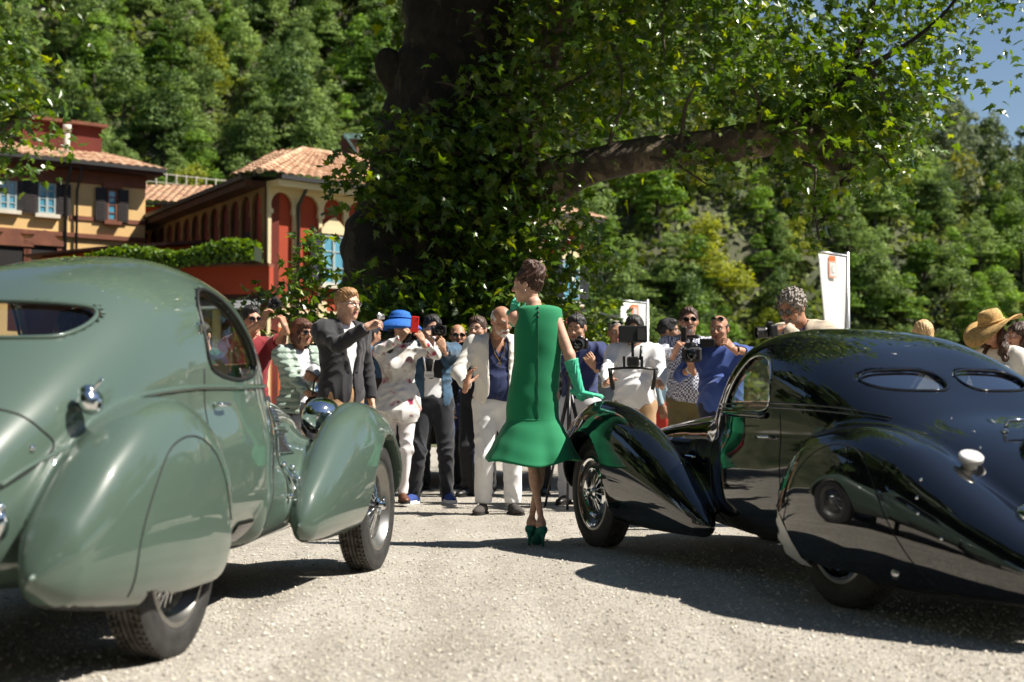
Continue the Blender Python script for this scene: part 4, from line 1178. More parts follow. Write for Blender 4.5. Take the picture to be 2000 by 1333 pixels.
M_GAP = mat("panel_gap", (.004, .004, .004), .8)
M_SEAT = mat("brown_leather", (.20, .07, .03), .5, var=.3, vscale=20)
M_LINING = mat("dark_lining", (.16, .075, .045), .8)
M_WOOD = mat("varnished_wood", (.28, .10, .02), .25, coat=.6, var=.3, vscale=6, stretch=(1, 12, 12))
M_RUBBER = mat("rubber_seal", (.006, .006, .006), .5)
M_REDLENS = mat("red_lens", (.35, .01, .01), .12, coat=1)
M_GREENLEATHER = mat("green_leather", (.01, .09, .035), .4, coat=.2)
M_GLASS = bpy.data.materials.new("window_glass"); M_GLASS.use_nodes = True
_nt = M_GLASS.node_tree; _nt.nodes.remove(_nt.nodes["Principled BSDF"])
_t = _nt.nodes.new("ShaderNodeBsdfTransparent"); _t.inputs[0].default_value = (.86, .9, .88, 1)
_g = _nt.nodes.new("ShaderNodeBsdfGlossy"); _g.inputs["Roughness"].default_value = .0
_f = _nt.nodes.new("ShaderNodeLayerWeight"); _f.inputs[0].default_value = .5
_p = _nt.nodes.new("ShaderNodeMath"); _p.operation = 'POWER'; _p.inputs[1].default_value = 4.0
_q = _nt.nodes.new("ShaderNodeMath"); _q.operation = 'MULTIPLY_ADD'; _q.inputs[1].default_value = .88; _q.inputs[2].default_value = .055
_nt.links.new(_f.outputs["Facing"], _p.inputs[0]); _nt.links.new(_p.outputs[0], _q.inputs[0])
_m = _nt.nodes.new("ShaderNodeMixShader")
_nt.links.new(_q.outputs[0], _m.inputs[0]); _nt.links.new(_t.outputs[0], _m.inputs[1]); _nt.links.new(_g.outputs[0], _m.inputs[2])
_nt.links.new(_m.outputs[0], _nt.nodes["Material Output"].inputs[0])

M_GLASS2 = M_GLASS.copy(); M_GLASS2.name = "bright_rear_glass"
[n_ for n_ in M_GLASS2.node_tree.nodes if n_.type == 'MATH' and n_.operation == 'MULTIPLY_ADD'][0].inputs[2].default_value = .42
def loft_fn(xs, yc, w, zt, zb, p, py=None, r0=.12, r1=.12):
    """half car solid whose section is a superellipse that changes along x"""
    x0, x1 = xs[0], xs[-1]
    def f(X):
        x = np.clip(X[:, 0], x0 + 1e-3, x1 - 1e-3)
        W = spl(xs, w, x); T = spl(xs, zt, x); B = spl(xs, zb, x); Y = spl(xs, yc, x)
        e = np.ones(len(x))
        if r0 > 0: e *= np.sqrt(np.clip(1 - np.clip((x0 + r0 - x) / r0, 0, 1) ** 2, 1e-3, 1))
        if r1 > 0: e *= np.sqrt(np.clip(1 - np.clip((x - x1 + r1) / r1, 0, 1) ** 2, 1e-3, 1))
        W = W * e; H = (T - B) * .5 * e; zm = (T + B) * .5
        a = np.abs(np.abs(X[:, 1]) - Y) / W; b = np.abs(X[:, 2] - zm) / H
        k = (a ** p + b ** p) ** (1 / p)
        # first-order distance estimate
        kk = np.maximum(k, 1e-6)
        ga = (a / kk) ** (p - 1) / W; gb = (b / kk) ** (p - 1) / H
        d = (k - 1) / np.maximum(np.sqrt(ga * ga + gb * gb), 1e-6)
        dx = np.abs(X[:, 0] - x)
        return np.where(dx > 1e-2, np.sqrt(np.maximum(d, 0) ** 2 + dx ** 2), d)
    return f

def march(f, p0, d, smax_=1.6, n=160):
    """first hit of rays on f<0"""
    p0 = np.asarray(p0, float); d = np.asarray(d, float)
    t = np.zeros(len(p0)); hit = np.zeros(len(p0), bool); st = smax_ / n
    for i in range(n):
        v = f(p0 + d * t[:, None]); hit |= v < 0
        if hit.all(): break
        t = np.where(hit, t, t + st)
    lo, hi = t - st, t.copy()
    for _ in range(14):
        m = .5 * (lo + hi); ins = f(p0 + d * m[:, None]) < 0
        hi = np.where(ins, m, hi); lo = np.where(ins, lo, m)
    return p0 + d * hi[:, None], hit

def px_rays(root_o, ang, px):
    """camera rays through photograph pixels, in car space"""
    c, sn = math.cos(-ang), math.sin(-ang); out = []
    R2 = np.array([[c, -sn, 0], [sn, c, 0], [0, 0, 1]])
    o = R2 @ (np.array([0, 0, CAM_H]) - np.array([root_o[0], root_o[1], 0])); D = []
    for u, v in px:
        p = R2 @ (np.array(P(u, v, 10)) - np.array([root_o[0], root_o[1], 0])); d = p - o; D.append(d / np.linalg.norm(d))
    return np.repeat(o[None], len(px), 0), np.array(D)
def px_march(f, root_o, ang, px):
    o, D = px_rays(root_o, ang, px); q, hit = march(f, o + D * 2.4, D, 8.0, 500); return q[hit]

def fgrad(f, X, e=.004):
    g = np.stack([f(X + d) - f(X - d) for d in np.eye(3) * e], 1)
    return g / np.maximum(np.linalg.norm(g, axis=1), 1e-9)[:, None]

def wheel(parent, x, y, sgn, R=.35, w=.16, rim_mat=None, tyre_mat=None, rotz=0, style="wire", spin=0.0):
    """wheel whose outer face looks along sgn*y; the axle is local z of the lathe"""
    rt = bpy.data.objects.new("wheel", None); rt.empty_display_size = .1; link(rt, parent)
    rt.location = (x, y, R)
    Rm = Matrix.Rotation(-sgn * PI / 2, 3, 'X')
    if rotz: Rm = Matrix.Rotation(rotz, 3, 'Z') @ Rm
    rr = R * .665
    tb = MB()
    prof = [(rr - .01, -w * .40), (rr + .02, -w * .47), (R * .84, -w * .52), (R * .95, -w * .47)]
    for k in range(6):
        z0 = -w * .41 + k * w * .82 / 6; z1 = z0 + w * .82 / 6
        prof += [(R, z0 + .001), (R, z1 - .008), (R - .011, z1 - .006), (R - .011, z1 - .001)]
    prof += [(R, w * .41), (R * .95, w * .47), (R * .90, w * .5), (R * .89, w * .495), (R * .84, w * .525), (R * .76, w * .515), (R * .74, w * .50), (rr + .02, w * .47), (rr - .01, w * .40)]
    tb.lathe(prof, R=Rm, n=64, closed=False, cap=False)
    tread = []
    for i in range(len(prof) - 1): tread += [1 if 3 <= i < 27 else 0] * 64
    tb.M = tread + [0] * (len(tb.F) - len(tread))
    tb.build("tyre", [tyre_mat or M_TYRE, M_TREAD], rt, smooth='auto')
    # cross cuts of the tread blocks
    sb = MB()
    for k in range(70):
        a = 2 * PI * k / 70
        for z, s in ((-w * .27, 1), (w * .27, -1)):
            c = Vector((math.cos(a) * (R + .0012), math.sin(a) * (R + .0012), z))
            sb.box(Rm @ c, (.006, .007, w * .28), Rm @ (Matrix.Rotation(a, 3, 'Z') @ Matrix.Rotation(s * .35, 3, 'X')))
    sb.build("tread_blocks", M_TREAD, rt)["kind"] = "stuff"
    rb = MB()
    rb.lathe([(rr - .012, -w * .42), (rr + .004, -w * .44), (rr + .004, -w * .38), (rr - .03, -w * .3), (rr - .035, w * .2), (rr - .016, w * .33), (rr + .006, w * .40), (rr + .012, w * .46), (rr - .006, w * .47), (rr - .016, w * .36), (rr - .045, w * .2), (rr - .045, -w * .3)], R=Rm, n=64, closed=True)
    rb.build("rim", M_RIM, rt, smooth='auto')
    sp = MB()
    zo = w * .36
    for row, (n, rh, zh, zr) in enumerate(((24, .034, zo, w * .05), (36, .045, -w * .05, -w * .12))):
        for k in range(n):
            a = 2 * PI * (k + .5 * (row)) / n
            da = (1 if k % 2 else -1) * (.32 if row == 0 else .25)
            p0 = Vector((rh * math.cos(a + da), rh * math.sin(a + da), zh)); p1 = Vector(((rr - .042) * math.cos(a), (rr - .042) * math.sin(a), zr))
            sp.tube([Rm @ p0, Rm @ p1], .0042, 5, cap=False)
    sp.build("spokes", M_CHROME if style != "dark" else M_STEEL, rt, smooth=True)
    hb = MB()
    hb.lathe([(.05, -w * .3), (.048, 0), (.04, zo - .012), (.046, zo), (.046, zo + .012), (.03, zo + .022), (.024, zo + .045), (.014, zo + .052), (0, zo + .054)], R=Rm, n=24)
    for s in (0, PI):      # knock-off ears
        hb.box(Rm @ Vector((math.cos(s + .6) * .05, math.sin(s + .6) * .05, zo + .03)), (.05, .018, .012), Rm @ Matrix.Rotation(s + .6, 3, 'Z'), bev=.004)
    hb.build("hub", M_CHROME, rt, smooth='auto')
    bk = MB(); bk.lathe([(rr - .05, -w * .28), (.02, -w * .3), (0.0, -w * .3)], R=Rm, n=32); bk.build("brake_drum", M_GAP, rt)
    if style == "disc":
        d = MB()
        d.lathe([(rr * .70, w * .30), (rr * .72, w * .36), (rr * .66, w * .42), (rr * .60, w * .36), (rr * .58, w * .30)], R=Rm, n=48, closed=True)
        d.lathe([(rr * .98, w * .42), (rr * .99, w * .47), (rr * .93, w * .50), (rr * .88, w * .45), (rr * .88, w * .40)], R=Rm, n=48, closed=True)
        d.build("trim_ring", M_CHROME, rt, smooth='auto')
    return rt

def build_car(name, label, side, origin, ang, K, paint, h=.016):
    root = empty(name, (origin[0], origin[1], 0), ang, label, "vintage car", "open-air show cars")
    hull, cab, ff, rf = (loft_fn(*K[k]) for k in ("hull", "cab", "ff", "rf"))
    if K.get("apron"):
        hull0, apr = hull, loft_fn(*K["apron"]); hull = lambda X: smin(hull0(X), apr(X), .06)
    wb, R = K["wb"], K["R"]
    def skin(X):
        d = smin(hull(X), cab(X), K.get("kcab", .07))
        d = smin(d, rf(X), K.get("krf", .06))
        d = smin(d, ff(X), .05)
        return d
    cavf = loft_fn(*K["cab"])
    if K.get("trunk_px"):
        q = px_march(lambda X: smin(hull(X), cab(X), K.get("kcab", .07)), origin, ang, K["trunk_px"]); tp = [(y, z) for y, z in q[:, 1:]]
        K["trunk"] = tp + [(-y, z) for y, z in tp[::-1]]
    def full(X):
        d = skin(X)
        ay = np.abs(X[:, 1])
        # front wheel arch
        r = np.sqrt((X[:, 0] - wb) ** 2 + (X[:, 2] - R) ** 2)
        d = smax(d, -np.maximum(r - (R + .035), np.maximum(.40 - ay, ay - 1.2)), .012)
        ru = np.sqrt((X[:, 0]) ** 2 + (X[:, 2] - R) ** 2)
        d = smax(d, -np.maximum(ru - (R + .03), np.maximum(.45 - ay, ay - (K["spat_in"]))), .01)
        # cabin cavity and openings
        m = (X[:, 2] > .4) & (X[:, 0] > -.9) & (X[:, 0] < 1.95)
        if m.any():
            Xm = X[m]; dm = d[m]
            cav = np.maximum(cavf(Xm) + .045, np.maximum(.50 - Xm[:, 2], np.maximum(-.55 - Xm[:, 0], Xm[:, 0] - 1.62)))
            dm = smax(dm, -cav, .01)
            s = np.maximum(poly_sd(Xm[:, 0], Xm[:, 2], K["win"]), .25 - np.abs(Xm[:, 1]))
            dm = smax(dm, -s, .012)
            for poly in K["rearwin"]:
                s = np.maximum(poly_sd(Xm[:, 1], Xm[:, 2], poly), Xm[:, 0] - K["rw_x"])
                dm = smax(dm, -s, .012)
            s = np.maximum(poly_sd(np.abs(Xm[:, 1]), Xm[:, 2], K["windscreen"]), K["ws_x"] - Xm[:, 0])
            dm = smax(dm, -s, .012)
            d[m] = dm
        return d
    x0 = min(K["hull"][0][0], K["rf"][0][0]) - .05; x1 = max(K["hull"][0][-1], K["ff"][0][-1]) + .05
    V, F, N = nets(full, (x0, -.98, .08), (x1, .98, 1.62), h)
    C = V[F].mean(1)
    comp = np.argmin(np.stack([np.minimum(hull(C), cab(C)), ff(C), rf(C)], 1), 1)
    inside = (cavf(C) < -.03) & (C[:, 2] > .49) & (C[:, 0] > -.57) & (C[:, 0] < 1.64)
    right = C[:, 1] < 0
    part = np.zeros(len(C), int)                       # 0 body
    hoodm = (comp == 0) & (C[:, 0] > K["hood_x"]); part[hoodm] = 1
    doorm = (comp == 0) & (poly_sd(C[:, 0], C[:, 2], K["door"]) < 0) & (np.abs(C[:, 1]) > .3); part[doorm & right] = 2; part[doorm & ~right] = 3
    part[(comp == 1) & right] = 4; part[(comp == 1) & ~right] = 5
    part[(comp == 2) & right] = 6; part[(comp == 2) & ~right] = 7
    sk = (comp == 2) & (poly_sd(C[:, 0], C[:, 2], K["skirt"]) < 0) & (np.abs(C[:, 1]) > K["rf"][1][4]); part[sk & right] = 8; part[sk & ~right] = 9
    tr = (comp == 0) & (C[:, 0] < .1) & (poly_sd(C[:, 1], C[:, 2], K["trunk"]) < 0); part[tr] = 10
    well = (np.sqrt((C[:, 0] - wb) ** 2 + (C[:, 2] - R) ** 2) < R + .03) | ((np.sqrt(C[:, 0] ** 2 + (C[:, 2] - R) ** 2) < R + .024) & (np.abs(C[:, 1]) < K["spat_in"] + .005))
    under = (C[:, 2] < .3) & (N[F].mean(1)[:, 2] < -.85)
    mi = np.where(inside, 1, np.where(well | under, 2, 0))
    names = ["body", "bonnet", "door", "door", "front_fender", "front_fender", "rear_fender", "rear_fender", "wheel_spat", "wheel_spat", "boot_lid"]
    for k, nm in enumerate(names):
        s = part == k
        if s.sum() < 4: continue
        ids, inv = np.unique(F[s], return_inverse=True)
        mesh_np(nm, V[ids], inv.reshape(-1, 4), [paint, M_LINING, M_GAP], root, True, mi[s], N[ids])
    # window panes
    def pane(poly, axis, sg, f, off=-.014, label_=None, thr=.0):
        poly = np.asarray(poly); c = poly.mean(0); rings = 7; n = len(poly); pts = []
        for r in range(rings): pts.append(c + (poly - c) * (1.04 * (r + 1) / rings))
        pts = np.vstack([c[None]] + pts)
        if axis == 'y': p0 = np.stack([pts[:, 0], np.full(len(pts), 1.1 * sg), pts[:, 1]], 1); d = np.array([[0, -sg, 0]])
        else: p0 = np.stack([np.full(len(pts), -1.5 if sg < 0 else 2.3), pts[:, 0], pts[:, 1]], 1); d = np.array([[-sg, 0, 0]])
        if axis == 'x' and sg < 0: d = np.array([[1, 0, 0]])
        q, _ = march(lambda X: f(X) - off, p0, np.repeat(d, len(pts), 0), 2.4, 240)
        Fc = [(0, 1 + j, 1 + (j + 1) % n) for j in range(n)]
        for r in range(rings - 1):
            for j in range(n):
                a = 1 + r * n + j; b = 1 + r * n + (j + 1) % n
                Fc.append((a, a + n, b + n, b))
        gn = fgrad(f, q); i0, i1, i2 = Fc[0]
        fl = sum(1 if np.dot(np.cross(q[a_[1]] - q[a_[0]], q[a_[2]] - q[a_[0]]), gn[a_[0]]) > 0 else -1 for a_ in Fc[:n])
        if fl < 0: Fc = [t_[::-1] for t_ in Fc]
        return mesh_np("window_pane", q, Fc, M_GLASS, root, True, normals=gn)
    cabs = lambda X: smin(hull(X), cab(X), K.get("kcab", .07))
    rim = []
    for sg in (-1, 1): pane(K["win"], 'y', sg, cabs)
    for poly in K["rearwin"]:
        w_ = pane(poly, 'x', -1, cabs)
        if K.get("rear_glass"): w_.data.materials[0] = K["rear_glass"]
    ws = np.array(K["windscreen"]); 
    pane(ws, 'x', 1, cabs); pane(ws * np.array([-1, 1]), 'x', 1, cabs)
    # lines laid on the skin
    def on_side(pts, sg, f=skin):
        p = np.asarray(pts, float)
        q, hit = march(f, np.stack([p[:, 0], np.full(len(p), 1.1 * sg), p[:, 1]], 1), np.repeat([[0., -sg, 0.]], len(p), 0))
        return q[hit]
    def on_rear(pts, f=skin):
        p = np.asarray(pts, float)
        q, hit = march(f, np.stack([np.full(len(p), -1.6), p[:, 0], p[:, 1]], 1), np.repeat([[1., 0., 0.]], len(p), 0), 2.6, 260)
        return q[hit]
    def line(q, r, nm, m, closed=False, lift=0.0, n=6):
        if lift: q = q + fgrad(skin, q) * lift
        mb = MB(); mb.tube(q, r, n, closed=closed); return mb.build(nm, m, root, smooth=True)
    return dict(root=root, skin=skin, on_side=on_side, on_rear=on_rear, line=line, cabs=cabs, full=full, px=lambda pts, f=skin: px_march(f, origin, ang, pts))

def loop_smooth(q, n=4):
    for _ in range(n): q = .5 * q + .25 * np.roll(q, 1, 0) + .25 * np.roll(q, -1, 0)
    return q

def resamp(pts, n=60):
    p = np.asarray(pts, float); d = np.r_[0, np.cumsum(np.linalg.norm(np.diff(p, axis=0), axis=1))]
    t = np.linspace(0, d[-1], n)
    return np.stack([np.interp(t, d, p[:, i]) for i in range(p.shape[1])], 1)

# ---- the grey-green coupe -------------------------------------------------------------------
GX = [-1.22, -.95, -.5, 0, .6, 1.1, 1.55, 2.05, 2.55, 2.95]
GK = dict(
    wb=2.72, R=.35, hood_x=1.62, spat_in=.735, kcab=.09, krf=.035,
    hull=(GX, [0] * 10, [.26, .38, .50, .58, .625, .61, .50, .39, .31, .24], [.50, .64, .80, .93, .97, .985, 1.0, .965, .88, .74],
          [.36, .32, .28, .25, .24, .24, .25, .28, .33, .38], 3.0, None, .22, .12),
    apron=([1.0, 1.3, 1.65, 2.0, 2.3, 2.5], [0] * 6, [.60, .575, .55, .525, .50, .47], [.56, .62, .69, .745, .765, .74], [.25, .25, .25, .25, .28, .34], 3.6, None, .15, .08),
    cab=([-1.2, -.95, -.7, -.45, -.2, .05, .33, .72, 1.07, 1.32, 1.49, 1.66], [0] * 12,
         [.27, .38, .455, .51, .545, .57, .585, .585, .56, .52, .475, .42],
         [.54, .73, .93, 1.10, 1.245, 1.375, 1.46, 1.515, 1.49, 1.37, 1.19, 1.02],
         [.40] * 12, 2.7, None, .2, .05),
    ff=([1.50, 1.68, 1.93, 2.22, 2.49, 2.75, 3.02, 3.22], [.63, .63, .622, .61, .60, .595, .585, .57],
        [.05, .085, .12, .15, .168, .17, .155, .10], [.42, .56, .725, .86, .915, .89, .74, .52], [.255, .25, .24, .24, .25, .27, .31, .36], 2.2, None, .10, .16),
    rf=([-.85, -.74, -.56, -.33, -.08, .12, .27, .37], [.565, .585, .605, .62, .625, .625, .625, .625], [.07, .11, .145, .165, .175, .17, .155, .115],
        [.44, .57, .745, .875, .925, .875, .755, .56], [.30, .27, .24, .21, .195, .195, .21, .25], 2.7, None, .10, .12),
    win=smooth_poly([(.52, 1.07), (.515, 1.2), (.56, 1.30), (.66, 1.365), (.77, 1.375), (.90, 1.335), (1.03, 1.235), (1.145, 1.10), (1.13, 1.045), (.99, 1.015), (.80, 1.005), (.61, 1.025)], 6),
    rearwin=[smooth_poly([(-.405, 1.19), (-.392, 1.236), (-.31, 1.258), (0, 1.27), (.31, 1.258), (.392, 1.236), (.405, 1.19), (.375, 1.142), (.30, 1.126), (0, 1.124), (-.30, 1.126), (-.375, 1.142)], 6)],
    rw_x=.2, windscreen=[(.03, 1.09), (.03, 1.40), (.3, 1.385), (.37, 1.33), (.41, 1.12), (.40, 1.09)], ws_x=1.10,
    door=[(.44, .33), (.44, 1.2), (.50, 1.36), (.69, 1.44), (.89, 1.42), (1.14, 1.25), (1.34, 1.03), (1.34, .60), (1.10, .33)],
    skirt=smooth_poly([(-.50, .2), (-.50, .45), (-.42, .62), (-.30, .745), (-.14, .79), (.02, .755), (.14, .66), (.22, .52), (.26, .2)], 5),
    trunk_px=[(-10, 798), (40, 812), (78, 838), (105, 872), (60, 918), (-10, 962)],
)
ga = math.radians(80.169)
GC = build_car("vintage_coupe", "grey-green vintage coupe with covered rear wheels and a chrome headlamp", -1, (-1.8652, 5.2446), ga, GK, M_GREEN)
root = GC["root"]
sk = smooth_line([(-.50, .28), (-.50, .45), (-.42, .62), (-.30, .745), (-.14, .79), (.02, .755), (.14, .66), (.24, .47)], 10)
GC["line"](GC["on_side"](sk, -1), .0035, "panel_gap", M_GAP)
for sg in (-1, 1):
    belt = smooth_line([(-.2, .90), (.0, .94), (.4, .968), (.95, .975), (1.45, .985)], 8)
    GC["line"](GC["on_side"](belt, sg, GC["cabs"]), .011, "belt_moulding", M_GREEN, lift=.001)
    GC["line"](GC["on_side"](resamp([(.46, .34), (.46, 1.04)], 50), sg, GC["cabs"]), .0032, "panel_gap", M_GAP)
    GC["line"](GC["on_side"](resamp([(1.35, .98), (1.33, .60), (1.15, .36)], 50), sg, GC["cabs"]), .0032, "panel_gap", M_GAP)
    wl = GC["on_side"](GK["win"], sg, GC["cabs"]); GC["line"](wl, .008, "window_seal", M_RUBBER, True)
for poly in GK["rearwin"]:
    q = loop_smooth(GC["on_rear"](poly, GC["cabs"])); GC["line"](q, .009, "window_seal", M_GREEN, True, lift=.002)
tq = GC["px"](smooth_line(GK["trunk_px"], 8), GC["cabs"]); GC["line"](tq, .004, "panel_gap", M_GAP)
b = MB(); q = GC["px"]([(62, 876)], GC["cabs"])[0]; b.ball(q, .012); b.build("lid_lock", M_CHROME, root, True)
q = GC["px"]([(0, 950), (50, 916), (110, 884), (170, 853), (228, 815), (285, 789)], GC["cabs"]); GC["line"](smooth_line(q, 8), .008, "side_moulding", M_GREEN, lift=.002)
q = GC["px"]([(-6, 1026)], GC["cabs"])[0]
b = MB(); b.ball(q, (.04, .035, .055), n=14); b.ball(q + np.array([0, 0, .05]), (.026, .026, .022), n=12); b.build("tail_light", M_CHROME, root, True)
# turn lamp on the rear quarter
q = GC["px"]([(150, 795)], GC["cabs"])[0]; nrm = Vector(fgrad(GC["cabs"], q[None])[0])
b = MB(); Rn = nrm.to_track_quat('Z', 'Y').to_matrix()
b.lathe([(.02, -.01), (.022, .03), (.04, .045), (.047, .06), (.044, .078), (.03, .09), (0, .095)], q, Rn, 20)
b.tube([Vector(q) + nrm * .07 + Vector((0, 0, .03)), Vector(q) + nrm * .075 + Vector((0, -.03, .075))], [.008, .004], 8)
b.ball(Vector(q) + nrm * .05 + Vector((0, 0, .035)), (.032, .032, .026))
b.build("turn_lamp", M_CHROME, root, True)
# chrome headlamps
for sg in (-1, 1):
    b = MB(); b.ball((2.56, .405 * sg, .835), (.145, .104, .104), n=28); b.build("headlight", M_CHROME, root, True)
    b = MB(); b.tube([(2.56, .405 * sg, .75), (2.56, .39 * sg, .58)], .02); b.build("lamp_stalk", M_CHROME, root, True)
# bonnet side grilles, hinge strip, chrome fittings
hs = GC["on_side"]
for sg in (-1, 1):
    fr = []
    for z0, z1 in ((.80, .90), (.66, .775)):
        poly = [(1.60, z0), (1.60, z1), (1.92, z1 - .02), (1.84, z0)]
        g = resamp(poly + poly[:1], 48); q = hs(g, sg, GC["cabs"]); 
        c = q.mean(0); nn = fgrad(GC["cabs"], c[None])[0]
        mesh_np("bonnet_grille", np.vstack([c[None] + nn * .004, q + nn * .004]), [(0, i + 1, (i + 1) % len(q) + 1) for i in range(len(q))], M_GAP, root, False)
        GC["line"](q + nn * .003, .005, "grille_frame", M_CHROME, True)
        lv = MB()
        for k in range(6):
            zz = z0 + (k + .5) * (z1 - z0) / 6
            qq = hs(resamp([(1.62, zz), (1.86, zz - .005)], 6), sg, GC["cabs"]); lv.tube(qq + nn * .006, .0035, 5)
        lv.build("louvre_bars", M_GREEN, root, True)
    GC["line"](hs(resamp([(1.52, .97), (1.55, .6), (1.58, .34)], 40), sg, GC["cabs"]), .004, "panel_gap", M_GAP)
    GC["line"](hs(resamp([(1.52, .787), (2.05, .765)], 30), sg, GC["cabs"]), .007, "chrome_strip", M_CHROME, lift=.004)
    GC["line"](hs(resamp([(1.46, .975), (2.1, .93)], 30), sg, GC["cabs"]), .006, "bonnet_hinge", M_CHROME, lift=.003)
    b = MB()
    for (x, z) in ((1.58, .62), (1.67, .60), (1.60, .56), (1.70, .545), (1.62, .50), (1.56, .47), (1.65, .455)):
        q = hs([(x, z)], sg, GC["cabs"])[0]; b.ball(q + np.array([0, sg * .012, 0]), (.016, .018, .014), n=10)
    for a, c in (((1.58, .62), (1.60, .46)), ((1.68, .60), (1.65, .45)), ((1.60, .56), (1.69, .545))):
        q = hs(resamp([a, c], 6), sg, GC["cabs"]); b.tube(q + np.array([[0, sg * .016, 0]]), .0055, 6)
    b.build("bonnet_catch", M_CHROME, root, True)
    # sill louvres
    lv = MB(); poly = [(.84, .31), (.84, .41), (1.05, .41), (1.07, .32)]
    q = hs(resamp(poly + poly[:1], 40), sg); c = q.mean(0); nn = fgrad(GC["skin"], c[None])[0]
    lv.add(np.vstack([c[None] + nn * .006, q + nn * .006]), [(0, i + 1, (i + 1) % len(q) + 1) for i in range(len(q))], 0)
    for k in range(9):
        qq = hs(resamp([(.85 + k * .023, .318), (.85 + k * .023, .402)], 5), sg); lv.tube(qq + nn * .010, .0028, 5, m=1)
    lv.build("sill_vent", [M_GAP, M_STEEL], root)
    # door handle, hinges
    b = MB(); q = hs([(.55, .90)], sg, GC["cabs"])[0]
    b.tube([q + [0, sg * .0, 0], q + [0, sg * .03, 0], q + [.05, sg * .035, 0], q + [.10, sg * .03, .0]], .008); b.build("door_handle", M_CHROME, root, True)
    b = MB(); q = hs([(.47, 1.20)], sg, GC["cabs"])[0]; b.box(q, (.03, .025, .045), bev=.006); b.build("door_hinge", M_CHROME, root)
    q = hs([(1.36, .90)], sg, GC["cabs"])[0]; b = MB(); b.box(q, (.03, .025, .04), bev=.006); b.build("door_hinge", M_CHROME, root)
    b = MB(); b.tube([(-1.10, .30 * sg, .43), (-1.2, .32 * sg, .44), (-1.26, .33 * sg, .50), (-1.24, .33 * sg, .57)], [.03, .028, .032, .012], 10); b.build("overrider", M_CHROME, root, True)
b = MB(); b.tube([(-1.20, -.42, .40), (-1.27, -.3, .41), (-1.31, 0, .41), (-1.27, .3, .41), (-1.20, .42, .40)], .028, 10); b.build("rear_bumper", M_CHROME, root, True)
for sg in (-1, 1):
    wheel(root, 2.72, .615 * sg, sg, .35, .15, M_CHROME, M_TYRE)
    wheel(root, 0.0, .615 * sg, sg, .35, .15, M_CHROME, M_TYRE)
def interior(root, xs, seat_m, zs, w=.5, dash_x=1.5):
    for sg in (-1, 1):
        b = MB(); b.box((xs + .2, .25 * sg, zs), (.5, .42, .16), bev=.05); b.build("seat", seat_m, root, True)
        b = MB(); b.box((xs - .08, .25 * sg, zs + .26), (.13, .42, .50), Matrix.Rotation(-.2, 3, 'Y'), bev=.05); b.build("seat_back", seat_m, root, True)
    b = MB(); b.box((dash_x, 0, zs + .30), (.10, w * 1.75, .15), bev=.03); b.build("dashboard", M_WOOD, root)
    Rw = Matrix.Rotation(-1.1, 3, 'Y')
    b = MB(); c = Vector((dash_x - .25, -.25, zs + .34))
    b.tube([c + Rw @ Vector((math.cos(t) * .19, math.sin(t) * .19, 0)) for t in np.linspace(0, 2 * PI, 32, endpoint=False)], .011, 8, closed=True)
    for t in (.5, 2.6, 4.7): b.tube([c, c + Rw @ Vector((math.cos(t) * .19, math.sin(t) * .19, 0))], .008, 6)
    b.tube([c, c + Vector((.22, 0, -.12))], .016); b.build("steering_wheel", M_LINING, root, True)
interior(root, .30, M_SEAT, .62, .48, 1.34)

